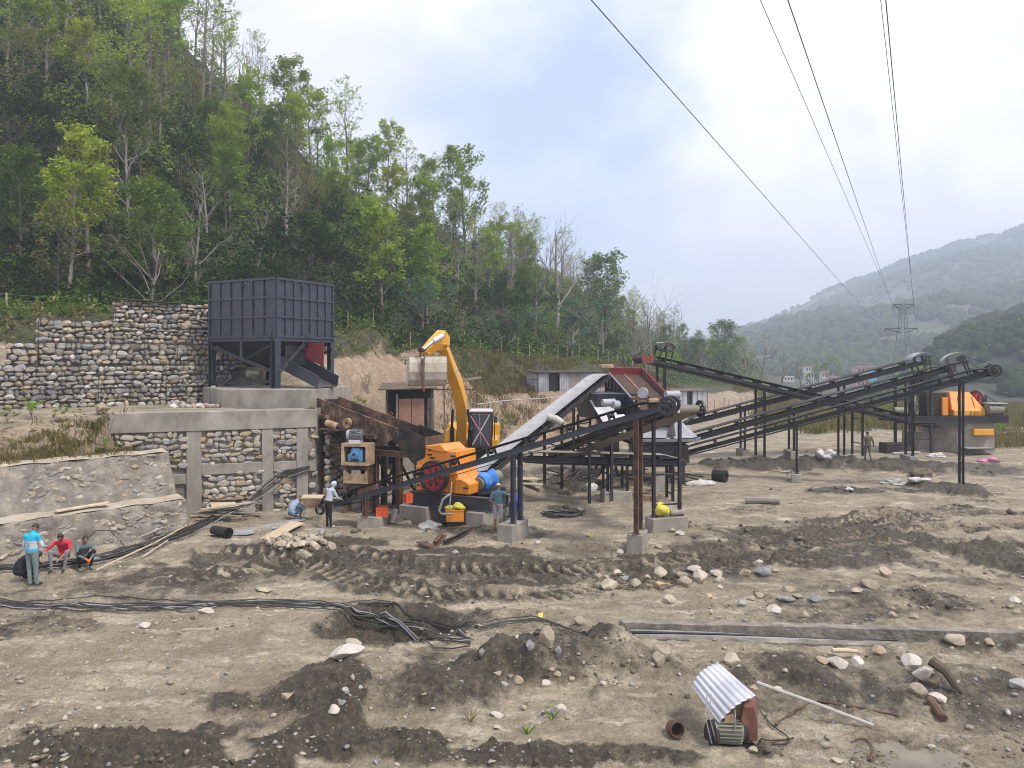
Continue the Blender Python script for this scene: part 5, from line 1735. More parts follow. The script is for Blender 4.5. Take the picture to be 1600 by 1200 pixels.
# ------------------------------------------------------------------ jaw crusher
O0 = P(648, 767, 30.2)
ZBM = O0.z                                              # top of the base beams
def LP(s, c, z):
 return Vector((O0.x, O0.y, ZBM)) + ha * s + hc * c + UPV * z
t = thing('steel_platform', LP(0, 0, -0.55), 'dark blue-grey steel beam base under the orange jaw crusher', 'steel base')
for c in (0.0, 1.55):
 obj('beam', MB().ibeam(LP(-0.15, c, -0.26), LP(3.35, c, -0.26), 0.26, 0.52, 0.03), M['navy'], t)
for s in (-0.12, 1.3, 3.30):
 obj('cross_beam', MB().ibeam(LP(s, 0.12, -0.262), LP(s, 1.43, -0.262), 0.22, 0.46, 0.03), M['navy'], t)
for s, c in ((-0.5, -0.35), (2.55, -0.35)):
 zb = -0.53
 q = LP(s + 0.4, c, 0)
 zg = gz(q.x, q.y) - 0.35
 ln = 1.3 if s < 0 else 0.75
 mb = MB().prism([(0, zg - ZBM), (ln, zg - ZBM), (ln, zb), (0, zb)], LP(s, c, 0), ha, UPV, hc, 2.4)
 solo('concrete_pier', mb, M['concrete'], LP(s, c, zg - ZBM), 'left concrete pier at the pit under the jaw crusher' if s < 0 else 'right concrete pier at the pit, beside the orange box', 'concrete pier', bevel=0.02)
t = thing('jaw_crusher', LP(1.1, 0.8, 0), 'big orange jaw crusher with a red spoked flywheel', 'crusher')
prof = [(0, 0.02), (0, 1.12), (0.38, 1.30), (0.44, 1.62), (0.56, 1.78), (1.12, 1.86), (1.42, 1.62), (1.86, 1.64), (1.90, 1.10), (1.82, 1.02), (1.95, 0.66), (2.30, 0.40), (2.34, 0.02)]
obj('body', MB().prism(prof, LP(0, 0.12, 0), ha, UPV, hc, 1.42), M['orange'], t, bevel=0.025)
obj('side_rib', MB().prism([(0.02, 0.02), (0.3, 0.02), (0.3, 1.0), (0.02, 1.0)], LP(0, 0.05, 0), ha, UPV, hc, 0.06), M['orange'], t, bevel=0.015)
obj('toggle_block', MB().prism([(1.86, 0.05), (2.52, 0.05), (2.55, 0.45), (2.2, 0.62), (1.9, 0.62)], LP(0, -0.05, 0), ha, UPV, hc, 1.7), M['orange'], t, bevel=0.03)
obj('top_cover', MB().prism([(0.5, 0), (1.2, 0.08), (1.46, -0.16), (1.3, -0.22), (0.5, -0.1)], LP(0, 0.0, 1.80), ha, UPV, hc, 0.95), M['orange'], t, bevel=0.02)
obj('bearing_housing', MB().cyl(LP(1.02, 0.0, 0.72), LP(1.02, 0.14, 0.72), 0.36, 0.40, 20), M['orange'], t, smooth=True)
for s, z in ((0.75, 1.33), (0.62, 1.45), (1.7, 1.45), (0.3, 0.35), (2.38, 0.3)):
 obj('slot', MB().box(LP(s, 0.108 if s < 2 else -0.06, z), (0.22, 0.025, 0.06), Matrix.Rotation(-HA, 4, 'Z')), M['black'], t)
for s, z in ((0.15, 0.85), (0.15, 0.25), (0.62, 1.62), (0.8, 1.15), (1.75, 1.25), (2.1, 0.2)):
 obj('bolt', MB().cyl(LP(s, 0.05 if s < .3 else 0.12, z), LP(s, 0.0 if s < .3 else 0.07, z), 0.04, 0.04, 8), M['dark'], t)
def spoked(parent, c, axis, r, wd, n=6, m='wheel_red', rim='black', rot=0.2, name='flywheel'):
 c, axis = Vector(c), Vector(axis).normalized()
 wv = obj(name, MB().ring(c, axis, r, r * 0.84, wd, 28), M[rim], parent)
 obj('web', MB().ring(c, axis, r * 0.845, r * 0.62, wd * 0.45, 28).spokes(c, axis, r * 0.7, r * 0.2, wd * 0.5, n, rot), M[m], wv)
 obj('hub', MB().cyl(c - axis * wd * 0.6, c + axis * wd * 0.6, r * 0.2, r * 0.2, 14), M[m], wv, smooth=True)
 return wv
spoked(t, LP(1.02, -0.16, 0.66), hc, 0.62, 0.24, 6)
spoked(t, LP(1.02, 1.84, 0.66), hc, 0.62, 0.24, 6)
t = thing('wrapped_motor', LP(3.0, 1.3, 0), 'motor wrapped in bright blue tarp on the right end of the crusher base', 'motor')
q0, q1 = P(747, 756, 29.6), P(779, 743, 30.6)
mo = MB().cyl(q0, q1, 0.24, 0.24, 18)
obj('motor_case', mo, M['motor_green'], t, smooth=True)
def crumple(mb_pts, seed, amp):
 me = mb_pts
 co = np.array([v.co[:] for v in me.vertices])
 n1_ = fbm(co[:, 0] + co[:, 2], co[:, 1] - co[:, 2], 0.25, 3, seed)
 n2_ = fbm(co[:, 0] - co[:, 1], co[:, 2] * 1.4, 0.16, 3, seed + 4)
 c = co.mean(0)
 d = co - c
 d /= np.linalg.norm(d, axis=1)[:, None] + 1e-6
 co = co + d * amp * (n1_ + 0.6 * n2_)[:, None]
 me.vertices.foreach_set('co', co.ravel())
 me.update()
mb = MB()
ax = (q1 - q0).normalized()
pts = [q0 + ax * 0.12 * k for k in range(1, 9)]
mb.tube(pts, [0.30, 0.33, 0.35, 0.30, 0.26, 0.34, 0.36, 0.20], 20)
me = mb.mesh('tarp', root_of(t).location)
fixnormals(me)
crumple(me, 5, 0.06)
shade(me, True, 50)
o = obj('tarp', me, M['tarp_blue'], t)
obj('motor_bed', MB().box((q0 + q1) / 2 - UPV * 0.40, (1.2, 0.6, 0.22), Matrix.Rotation(0.5, 4, 'Z')), M['dark'], t)
B0 = P(697, 816, 28.6)
t = thing('hydraulic_box', B0, 'small orange steel box standing in the pit below the jaw crusher', 'steel box')
obj('case', MB().prism([(0, 0), (0.66, 0), (0.66, 0.40), (0, 0.40)], B0, (1, 0.1, 0), UPV, (-0.1, 1, 0), 0.5), M['orange'], t, bevel=0.015)
obj('lid_rim', MB().prism([(-0.02, 0.40), (0.68, 0.40), (0.68, 0.44), (-0.02, 0.44)], B0 + Vector((0, -0.02, 0)), (1, 0.1, 0), UPV, (-0.1, 1, 0), 0.54), M['orange'], t)
obj('foot', MB().prism([(0.05, -0.9), (0.6, -0.9), (0.6, -0.002), (0.05, -0.002)], B0 + Vector((0, 0.08, 0)), (1, 0.1, 0), UPV, (-0.1, 1, 0), 0.35), M['dark'], t)
def sack(name, c, r, m, label, cat, seed, amp=0.12):
 mb = MB().ball((0, 0, 0), r, 18, 12)
 me = mb.mesh(name)
 fixnormals(me)
 crumple(me, seed, amp * max(r))
 shade(me, True)
 o = obj(name, me, M[m])
 o.location = c
 return tag(o, label, cat)
sack('yellow_sack', B0 + Vector((0.30, 0.25, 0.52)), (0.30, 0.22, 0.13), 'sack_yellow', 'yellow plastic sack lying on the orange box in the pit', 'sack', 4, 0.35)
hose = [P(735, 768, 28.9), P(703, 772, 28.5), P(692, 780, 28.4), P(686, 798, 28.4), P(690, 803, 28.4), P(708, 803, 28.5)]
solo('white_hose', MB().tube(hose[1:], 0.045, 8), M['pvc'], hose[1], 'white bent hose looping down from the crusher base to the orange box', 'hose', smooth=True)
solo('white_hose', MB().tube([P(706, 752, 28.7), P(704, 775, 28.5), P(702, 797, 28.6)], 0.022, 8), M['pvc'], P(704, 775, 28.5), 'thin straight white hose hanging before the red flywheel', 'hose', smooth=True)
# ------------------------------------------------------------------ belt conveyors
def roller_set(w):
 mb = MB()
 for s in (-1, 1):
  mb.beam((0, s * w / 2, 0.08), (0, s * w / 2, 0.27), 0.07, 0.05, (0, 1, 0))
  mb.tube([(0, s * w * 0.17, 0.165), (0, s * w * 0.48, 0.225)], 0.05, 8)
 mb.tube([(0, -w * 0.16, 0.16), (0, w * 0.16, 0.16)], 0.05, 8)
 me = mb.mesh('idler')
 fixnormals(me)
 me.materials.append(M['black'])
 return me
def conveyor(label, tail, head, w, legs, steel='black', belt='belt', belt_under=None, step=1.45, deep=0.16, start=0.0, gap=0.30, drum=True, wheel=True, motor=True, red_head=False, leg_m=None, legw=0.11, pads=()):
 tail, head = Vector(tail), Vector(head)
 a = (head - tail)
 ln = a.length
 a.normalize()
 s = a.cross(UPV).normalized()                       # to the right of travel
 n = s.cross(a)
 t = thing('belt_conveyor', (tail.x, tail.y, tail.z), label, 'conveyor')
 def Q(x, y, z):
  return tail + a * x + s * y + n * z
 for y in (-w / 2, w / 2):
  obj('side_channel', MB().channel(Q(start, y, 0), Q(ln, y, 0), 0.07, deep, 0.012, n), M[steel], t)
 x = start + 0.5
 cr = MB()
 k = 0
 while x < ln - 0.3:
  cr.beam(Q(x, -w / 2 + 0.04, -deep / 2 + 0.02), Q(x, w / 2 - 0.04, -deep / 2 + 0.02), 0.06, 0.05, n)
  if x + 1.45 < ln:
   sg = 1 if k % 2 else -1
   cr.beam(Q(x, -sg * w * 0.46, -deep / 2 + 0.06), Q(x + 1.45, sg * w * 0.46, -deep / 2 + 0.06), 0.04, 0.04, n)
  x += 1.45
  k += 1
 obj('cross_bracing', cr, M[steel], t)
 rm_ = Matrix((a, s, n)).transposed().to_4x4()
 me = roller_set(w)
 x = start + 0.6
 while x < ln - 0.5:
  shared('idler', me, Matrix.Translation(Q(x, 0, 0.0)) @ rm_ @ Matrix.Diagonal((1, 1, gap / 0.27, 1)), t)
  x += step
 zt = gap * 0.86
 pr = [(-w * 0.46, zt + 0.065), (-w * 0.17, zt), (w * 0.17, zt), (w * 0.46, zt + 0.065), (w * 0.46, zt + 0.085), (w * 0.17, zt + 0.02), (-w * 0.17, zt + 0.02), (-w * 0.46, zt + 0.085)]
 fl = [(-w * 0.46, 0.12), (-w * 0.17, 0.12), (w * 0.17, 0.12), (w * 0.46, 0.12), (w * 0.46, 0.14), (w * 0.17, 0.14), (-w * 0.17, 0.14), (-w * 0.46, 0.14)]
 mb = MB()
 xs = [start + 0.3, start + 0.9, ln - 0.9, ln - 0.02]
 secs = [fl, pr, pr, [(y, z + 0.02) for y, z in fl]]
 vs = [Q(x, y, z) for x, sec in zip(xs, secs) for y, z in sec]
 fs = [(i * 8 + k, (i + 1) * 8 + k, (i + 1) * 8 + (k + 1) % 8, i * 8 + (k + 1) % 8) for i in range(3) for k in range(8)] + [tuple(range(8)), tuple(range(24, 32))]
 mb.add(vs, fs)
 b_ = obj('belt', mb, M[belt], t)
 zu = -deep * 0.5 - 0.10
 mb = MB()
 mb.add([Q(start + 0.3, -w * 0.45, -0.13), Q(start + 0.3, w * 0.45, -0.13), Q(start + 1.5, w * 0.45, zu), Q(start + 1.5, -w * 0.45, zu), Q(ln - 1.6, w * 0.45, zu), Q(ln - 1.6, -w * 0.45, zu), Q(ln - 0.02, w * 0.45, -0.14), Q(ln - 0.02, -w * 0.45, -0.14)],
 [(0, 1, 2, 3), (3, 2, 4, 5), (5, 4, 6, 7)])
 me2 = mb.mesh('return_run', root_of(t).location)
 o = obj('return_run', me2, M[belt_under or belt], t)
 sl = o.modifiers.new('thick', 'SOLIDIFY')
 sl.thickness = 0.015
 if drum:
  obj('head_drum', MB().cyl(Q(ln, -w * 0.48, 0), Q(ln, w * 0.48, 0), 0.15, 0.15, 18), M[belt_under or belt], t, smooth=True)
  obj('tail_drum', MB().cyl(Q(start + 0.3, -w * 0.48, 0), Q(start + 0.3, w * 0.48, 0), 0.14, 0.14, 16), M['dark'], t, smooth=True)
 if wheel:
  for y in wheel if hasattr(wheel, '__len__') else (w * 0.62,):
   spoked(t, Q(ln, y, 0.02), s, 0.30, 0.09, 5, 'dark', 'dark', 0.4, 'drive_wheel')
 if red_head:
  obj('head_guard', MB().prism([(-0.55, -0.15), (0.1, -0.35), (0.25, 0.05), (0.1, 0.28), (-0.6, 0.25)], Q(ln, -w * 0.56, 0.02), a, n, s, 0.03), M['rust_red'], t)
  obj('head_guard', MB().prism([(-0.55, -0.15), (0.1, -0.35), (0.25, 0.05), (0.1, 0.28), (-0.6, 0.25)], Q(ln, w * 0.54, 0.02), a, n, s, 0.03), M['rust_red'], t)
 if motor:
  st = MB()
  st.beam(Q(ln - 1.4, -w * 0.42, 0.83), Q(ln - 1.4, w * 0.42, 0.83), 0.3, 0.04, n)
  for x_ in (-1.75, -1.0):
   for y in (-w * 0.42, w * 0.42):
    st.beam(Q(ln + x_, y, 0.1), Q(ln + x_, y, 0.78), 0.07, 0.07, a)
  st.beam(Q(ln - 1.85, -w * 0.42, 0.80), Q(ln - 0.9, -w * 0.42, 0.80), 0.07, 0.06, n)
  st.beam(Q(ln - 1.85, w * 0.42, 0.80), Q(ln - 0.9, w * 0.42, 0.80), 0.07, 0.06, n)
  o = obj('motor_stand', st, M[steel], t)
  mo = obj('motor', MB().cyl(Q(ln - 1.55, -0.25, 1.0), Q(ln - 1.55, 0.28, 1.0), 0.16, 0.16, 16).cyl(Q(ln - 1.12, -0.2, 1.0), Q(ln - 1.12, 0.3, 1.0), 0.13, 0.13, 14), M['grey_steel'], t, smooth=True)
  cov = MB()
  arc = [(-0.62 + 0.0, 0.98)] + [(-0.05 - 0.58 * math.cos(q) * 1.0, 1.03 + 0.30 * math.sin(q)) for q in np.linspace(0.15, 2.6, 8)]
  arc = [(x_ - 1.35, z_) for x_, z_ in arc]
  v2 = [Q(ln + x_, y, z_) for x_, z_ in arc for y in (-w * 0.46, w * 0.46)]
  cov.add(v2, [(2 * i, 2 * i + 1, 2 * i + 3, 2 * i + 2) for i in range(len(arc) - 1)])
  c_ = obj('motor_cover', cov, M['galv_dull'], t)
  sl = c_.modifiers.new('thick', 'SOLIDIFY')
  sl.thickness = 0.02
  bl = MB()
  for z_ in (-0.28, 0.28):
   bl.beam(Q(ln - 1.12, w * 0.60, 1.0 + z_ * 0.45), Q(ln, w * 0.60, 0.02 + z_), 0.03, 0.02, n)
  obj('drive_belt', bl, M['rubber'], t)
  obj('drive_pulley', MB().cyl(Q(ln - 1.12, w * 0.54, 1.0), Q(ln - 1.12, w * 0.66, 1.0), 0.14, 0.14, 14), M['dark'], t)
 for lg in legs:
  x, zfoot = lg[0], lg[1]
  lm = M[lg[2]] if len(lg) > 2 and lg[2] else M[leg_m or steel]
  foot = []
  for y in (-w / 2 - 0.0, w / 2 + 0.0):
   p = Q(x, y, -deep / 2)
   zf = zfoot if zfoot is not None else gz(p.x, p.y) - 0.15
   obj('leg', MB().ibeam((p.x, p.y, zf), (p.x, p.y, p.z + 0.02), legw, legw, 0.014, a), lm, t)
   foot.append(Vector((p.x, p.y, zf)))
   obj('foot_plate', MB().box((p.x, p.y, zf + 0.015), (0.24, 0.24, 0.03)), lm, t) if zfoot is not None else None
  hgt = (Q(x, 0, 0).z - foot[0].z)
  for fz in lg[3] if len(lg) > 3 else (0.25, 0.62):
   if hgt > 1.2:
    obj('brace', MB().beam(foot[0] + UPV * hgt * fz, foot[1] + UPV * hgt * fz, 0.06, 0.06), lm, t)
 return t, Q, ln
def footing(c, sx, sy, h, rot, label, sink=0.25, m='concrete'):
 mb = MB().box((c[0], c[1], c[2] + h / 2 - sink / 2), (sx, sy, h + sink), Matrix.Rotation(rot, 4, 'Z'), 0.94)
 return solo('concrete_footing', mb, M[m], (c[0], c[1], c[2]), label, 'concrete footing', 'concrete footings of the conveyors', bevel=0.025)
def along(tail, head, k):
 """parameter on the conveyor at pixel column k"""
 u = (k - 800) / FPX
 d = head - tail
 return (u * tail.y - tail.x) / (d.x - u * d.y)
T1, E1 = P(530, 786, 29.2), P(1046, 634, 24.9)
L1 = (E1 - T1).length
k1, k2, k3 = along(T1, E1, 577), along(T1, E1, 806), along(T1, E1, 996)
p1, p2, p3 = [T1 + (E1 - T1) * k for k in (k1, k2, k3)]
z1, z2, z3 = [gz(p.x, p.y) for p in (p1, p2, p3)]
rot1 = math.atan2((E1 - T1).y, (E1 - T1).x)
footing((p1.x + 0.2, p1.y, z1), 1.0, 1.0, 0.45, rot1 + 0.1, 'square grey concrete footing beside the red plastic crate')
footing((p2.x - 0.1, p2.y, z2), 0.62, 1.35, 0.62, rot1 - 0.1, 'long grey concrete footing beside the man in the white cap')
footing((p3.x, p3.y, z3), 0.55, 1.0, 0.56, rot1, 'concrete footing under the rusty brown double post')
conveyor('longest near belt conveyor, rising right from the drive unit past the orange crusher', T1, E1, 0.72,
 [(k1 * L1, z1 + 0.45, 'rust_brown', ()), (k2 * L1, z2 + 0.62, 'navy', ()), (k3 * L1, z3 + 0.56, 'rust_brown', ())], 'navy', 'belt', None, 1.5, 0.20, legw=0.15, wheel=(0.50, -0.45), motor=False, gap=0.34)
t = thing('conveyor_drive', E1 + Vector((-0.5, 0.1, 0.2)), 'rusty drive with blue-grey motor and spoked wheels on top of the near conveyor head', 'conveyor drive')
mq = P(1004, 614, 25.4)
obj('motor', MB().cyl(mq, mq + Vector((0.1, 0.45, 0)), 0.17, 0.17, 16), M['pale_grey'], t, smooth=True)
obj('stand', MB().beam(mq + Vector((-0.2, 0.1, -0.85)), mq + Vector((-0.2, 0.1, -0.1)), 0.08, 0.08).beam(mq + Vector((0.25, 0.1, -0.85)), mq + Vector((0.25, 0.1, -0.1)), 0.08, 0.08).box(mq + Vector((0.02, 0.2, -0.2)), (0.7, 0.5, 0.07)), M['rust_brown'], t)
obj('gearbox', MB().box(mq + Vector((0.36, 0.1, -0.35)), (0.34, 0.4, 0.34)), M['tan_steel'], t, bevel=0.03)
m2 = P(1040, 617, 27.2)
obj('motor', MB().cyl(m2, m2 + Vector((0.5, 0.12, 0)), 0.15, 0.15, 16), M['pale_grey'], t, smooth=True)
obj('stand', MB().box(m2 + Vector((0.25, 0.05, -0.25)), (0.5, 0.4, 0.18)).beam(m2 + Vector((0.1, 0.05, -0.3)), m2 + Vector((0.1, 0.05, -0.8)), 0.08, 0.08), M['rust_dark'], t)
obj('belt_guard', MB().tube([P(1042, 640, 26.2), P(1048, 629, 26.2), P(1056, 631, 26.2), P(1060, 645, 26.2)], 0.06, 8), M['galv'], t)
T2, E2 = P(872, 712, 38.5), P(1070, 640, 26.6)
d2 = E2 - T2
L2 = d2.length
kk = 0.895
p4 = T2 + d2 * kk
z4 = gz(p4.x, p4.y)
footing((p4.x, p4.y, z4), 1.55, 0.6, 0.5, math.atan2(d2.y, d2.x) - math.pi / 2 + 0.08, 'wide concrete footing with a yellow sack on it under the belt drum')
conveyor('wide belt conveyor coming forward from under the screen, dusty drum at its head', T2, E2, 1.05, [(kk * L2, z4 + 0.5, None, (0.12, 0.42)), (0.42 * L2, None, None, ())], 'dark', 'belt_tan', 'belt_tan', 1.5, 0.18, wheel=(0.62, -0.62), motor=False)
T3, E3 = P(735, 752, 31.0), P(940, 588, 43.0)
L3 = (E3 - T3).length
conveyor('dusty grey belt conveyor climbing steeply away to the top of the screen', T3, E3, 0.95, [(0.55 * L3, None, None), (0.8 * L3, None, None), (0.96 * L3, None, None)], 'dark', 'belt_grey', 'belt', 1.3, 0.16, wheel=False, motor=False, gap=0.26)
T4, E4 = P(808, 716, 33.6), P(1064, 722, 34.6)
L4 = (E4 - T4).length
p5 = T4 + (E4 - T4) * along(T4, E4, 962)
z5 = gz(p5.x, p5.y)
footing((p5.x, p5.y - 0.1, z5), 1.3, 0.9, 0.45, 0.1, 'low concrete footing under the level conveyor below the screen')
conveyor('level belt conveyor below the screen with a pale dusty belt', T4, E4, 0.8, [(along(T4, E4, 946) * L4, z5 + 0.3, None), (along(T4, E4, 976) * L4, z5 + 0.3, None), (0.93 * L4, None, None)], 'black', 'belt_tan', 'belt', 1.15, 0.18, wheel=False, motor=False)
TA, EA = Vector((11.2, 50.2, 2.1)), Vector((27.0, 50.6, 6.15))
TB, EB = Vector((9.7, 45.6, 1.35)), Vector((25.6, 45.3, 5.75))
TC, EC = Vector((9.0, 42.0, 1.05)), Vector((23.1, 36.9, 5.72))
def legs_at(Tt, Ee, cols):
 l_ = (Ee - Tt).length
 return [(along(Tt, Ee, c) * l_, zf, None, br) for c, zf, br in cols]
def pad(Tt, Ee, col, label, sx=0.5, sy=1.35, h=0.42):
 p = Tt + (Ee - Tt) * along(Tt, Ee, col)
 z = gz(p.x, p.y)
 d = Ee - Tt
 footing((p.x, p.y, z), sx, sy, h, math.atan2(d.y, d.x), label)
 return z + h
pa = pad(TA, EA, 1160, 'small concrete footing of the farthest stockpile conveyor')
conveyor('farthest of the three parallel stockpile conveyors rising to the right', TA, EA, 0.85, legs_at(TA, EA, [(1160, pa, ()), (1314, None, (0.4,))]), 'black', 'belt', None, 1.6, 0.15, wheel=(0.5,), motor=False)
pb1 = pad(TB, EB, 1236, 'half buried concrete footing of the middle stockpile conveyor')
pb2 = pad(TB, EB, 1420, 'concrete footing of the middle stockpile conveyor near the brown sacking')
conveyor('middle of the three stockpile conveyors, spoked wheel and hooded motor at its head', TB, EB, 0.85, legs_at(TB, EB, [(1236, pb1, ()), (1420, pb2, (0.15, 0.42, 0.68))]), 'black', 'belt', None, 1.6, 0.15, wheel=(0.52,))
pc1 = pad(TC, EC, 1244, 'concrete footing of the nearest stockpile conveyor amid dark soil')
conveyor('nearest of the three stockpile conveyors with the longest right-hand head', TC, EC, 0.85, legs_at(TC, EC, [(1244, pc1, (0.5,)), (1501, None, (0.25, 0.55))]), 'black', 'belt', None, 1.6, 0.15, wheel=(0.52, -0.5))
TD, ED = Vector((28.6, 52.0, 1.75)), Vector((7.75, 46.0, 6.32))
conveyor('black belt conveyor descending right from the screen top to the second crusher', TD, ED, 0.95, legs_at(TD, ED, [(1033, None, ()), (1188, None, (0.3, 0.85)), (1340, None, (0.3, 0.8))]), 'black', 'belt', None, 1.35, 0.20, wheel=(0.55,), red_head=True)
# ------------------------------------------------------------------ the inclined screen
S0, S1 = Vector((5.55, 43.6, 5.42)), Vector((6.35, 38.0, 3.80))     # upper and lower left corners
sx = Vector((0.985, 0.17, 0))
WS = 1.80
sdv = (S1 - S0)
SLn = sdv.length
sdv.normalize()
sn = sx.cross(sdv).normalized()
if sn.z < 0:
 sn = -sn
t = thing('screening_deck', (6.3, 41, 1.0), 'inclined screening deck with rust coloured mesh and red frame edges', 'vibrating screen')
def SP(x, d, h):
 return S0 + sx * x + sdv * d + sn * h
obj('side_plate', MB().prism([(0, 0.10), (SLn, 0.10), (SLn, -0.62), (SLn * 0.55, -1.15), (0.0, -1.25)], SP(-0.03, 0, 0), sdv, sn, -sx, 0.03), M['navy'], t)
obj('side_plate', MB().prism([(0, 0.10), (SLn, 0.10), (SLn, -0.62), (SLn * 0.55, -1.15), (0.0, -1.25)], SP(WS + 0.03, 0, 0), sdv, sn, sx, 0.03), M['navy'], t)
for k in range(9):
 d = 0.15 + (SLn - 0.3) * k / 8
 obj('stiffener', MB().beam(SP(-0.09, d, 0.08), SP(-0.09, d, -0.6 if k > 4 else -1.1), 0.06, 0.07, sdv), M['navy'], t)
obj('edge_rail', MB().beam(SP(-0.06, 0, 0.13), SP(-0.06, SLn, 0.13), 0.10, 0.05, sn), M['motor_blue'] if False else M['grey_steel'], t)
obj('edge_rail', MB().prism([(0, 0.0), (SLn, 0.0), (SLn, 0.30), (0, 0.42)], SP(WS + 0.06, 0, 0), sdv, sn, sx, 0.05), M['red'], t)
obj('top_board', MB().prism([(-0.03, 0.0), (WS + 0.06, 0.0), (WS + 0.06, 0.42), (-0.03, 0.42)], SP(0, 0, 0), sx, sn, -sdv, 0.05), M['red'], t)
obj('mesh_deck', MB().plate([SP(0, 0, 0), SP(0, SLn, 0), SP(WS, SLn, 0), SP(WS, 0, 0)], 0.03), M['screen_mesh'], t)
obj('hold_down_bar', MB().beam(SP(WS * 0.48, 0.03, 0.03), SP(WS * 0.48, SLn - 0.05, 0.03), 0.05, 0.03, sn), M['tan_steel'], t)
wires = MB()
for k in range(1, 16):
 x = WS * k / 16
 wires.beam(SP(x, 0.04, 0.008), SP(x, SLn - 0.04, 0.008), 0.012, 0.012, sn)
for k in range(1, 40):
 wires.beam(SP(0.01, SLn * k / 40, 0.012), SP(WS - 0.01, SLn * k / 40, 0.012), 0.012, 0.012, sn)
obj('mesh_wire', wires, M['rust_brown'], t)['kind'] = 'stuff'
ex = obj('exciter', MB().cyl(SP(-0.55, 2.9, -0.75), SP(-0.05, 2.9, -0.75), 0.22, 0.22, 16), M['grey_steel'], t, smooth=True)
obj('exciter_wheel', MB().cyl(SP(-0.75, 2.9, -0.75), SP(-0.55, 2.9, -0.75), 0.34, 0.34, 20), M['dark'], ex)
for x in (-0.12, WS + 0.12):
 for d in (0.5, SLn - 0.5):
  top_ = SP(x, d, -0.7)
  obj('leg', MB().ibeam((top_.x, top_.y, gz(top_.x, top_.y) - 0.1), top_, 0.18, 0.18, 0.018), M['dark'], t)
fb = MB()
for z in (2.05, 3.2):
 for x in (-0.12, WS + 0.12):
  q0, q1 = SP(x, 0.5, 0), SP(x, SLn - 0.5, 0)
  fb.beam((q0.x, q0.y, z), (q1.x, q1.y, z), 0.12, 0.16)
for d in (0.5, SLn - 0.5):
 q0, q1 = SP(-0.12, d, 0), SP(WS + 0.12, d, 0)
 fb.beam((q0.x, q0.y, 2.06), (q1.x, q1.y, 2.06), 0.12, 0.15)
obj('support_frame', fb, M['dark'], t)
obj('drive_guard', MB().box(SP(-0.2, -0.15, 0.45), (0.75, 0.45, 0.22), Matrix.Rotation(0.17, 4, 'Z')), M['tan_steel'], t, bevel=0.04)
t = thing('screen_chute', (5.6, 40.5, 2.1), 'pale steel chutes hanging under the screening deck', 'chute')
obj('chute_plate', MB().plate([P(921, 626, 40), P(951, 626, 40.3), P(976, 668, 38.6), P(947, 668, 38.4)], 0.03), M['white_steel'], t)
obj('chute_plate', MB().plate([P(946, 650, 37.6), P(975, 648, 37.8), P(986, 664, 37.2), P(952, 667, 37)], 0.03), M['white_steel'], t)
obj('dust_pan', MB().prism([(0, 0), (3.2, 0), (2.7, -1.3), (0.9, -1.3)], Vector((3.3, 42.3, 4.5)), (0.35, -0.93, 0), UPV, (0.93, 0.35, 0), 2.6), M['navy'], t)
obj('vibrator', MB().cyl(P(941, 629, 38), P(960, 629, 38.2), 0.17, 0.2, 14).cyl(P(957, 632, 38), P(966, 632, 38.2), 0.2, 0.2, 14), M['pale_grey'], t, smooth=True)
obj('support', MB().beam((3.6, 41.8, 0), (3.6, 41.8, 3.3), 0.14, 0.14).beam((4.6, 39.2, 0), (4.6, 39.2, 3.3), 0.14, 0.14).beam((3.6, 41.8, 2.6), (4.6, 39.2, 2.6), 0.1, 0.12), M['dark'], t)
obj('under_hopper', MB().add([SP(0, 0.4, -1.0), SP(0, SLn - 0.2, -0.8), SP(WS, SLn - 0.2, -0.8), SP(WS, 0.4, -1.0), (6.4, 41.8, 1.9), (6.7, 39.9, 1.9), (7.5, 39.9, 1.9), (7.2, 41.8, 1.9)], [(0, 1, 5, 4), (1, 2, 6, 5), (2, 3, 7, 6), (3, 0, 4, 7), (4, 5, 6, 7)]), M['dark'], t)
obj('side_panel', MB().prism([(0, 0), (4.4, 0), (4.2, 1.5), (0.4, 2.0)], Vector((4.7, 43.2, 1.5)), (0.16, -0.987, 0), UPV, (0.987, 0.16, 0), 0.04), M['dark'], t)
obj('brace', MB().beam((4.7, 43.2, 0.2), (5.4, 38.9, 3.0), 0.12, 0.12).beam((4.7, 43.2, 3.2), (5.4, 38.9, 0.4), 0.12, 0.12), M['dark'], t)
obj('walkway', MB().box((5.0, 40.6, 1.45), (0.8, 4.6, 0.08), Matrix.Rotation(0.16, 4, 'Z')), M['rust_dark'], t)
solo('wrapped_pipe', MB().tube([P(855, 651, 36), P(868, 655, 36), P(878, 661, 36)], [0.17, 0.2, 0.18], 14), M['pvc'], P(865, 655, 36), 'white wrapped pipe end on the climbing grey belt', 'pipe', smooth=True)
t = thing('receiving_hopper', (8.2, 41.5, 0), 'pale grey flared hopper plates over a dark base in front of the screen', 'hopper')
q = [P(1000, 690, 39), P(1052, 689, 39), P(1072, 690, 41), P(1100, 685, 42.5)]
mb = MB()
b4 = [P(998, 684, 38.2), P(1082, 684, 38.2), P(1090, 682, 42.2), P(1012, 680, 42.2)]
t4 = [P(1022, 658, 39.4), P(1062, 657, 39.4), P(1060, 654, 41.4), P(1026, 654, 41.4)]
mb.add(b4 + t4, [(0, 1, 5, 4), (1, 2, 6, 5), (2, 3, 7, 6), (3, 0, 4, 7), (4, 5, 6, 7)])
obj('flared_cover', mb, M['pale_grey'], t)
obj('opening', MB().plate([P(1047, 663, 38.9), P(1053, 663, 38.9), P(1056, 681, 38.15), P(1043, 681, 38.15)], 0.02), M['black'], t)
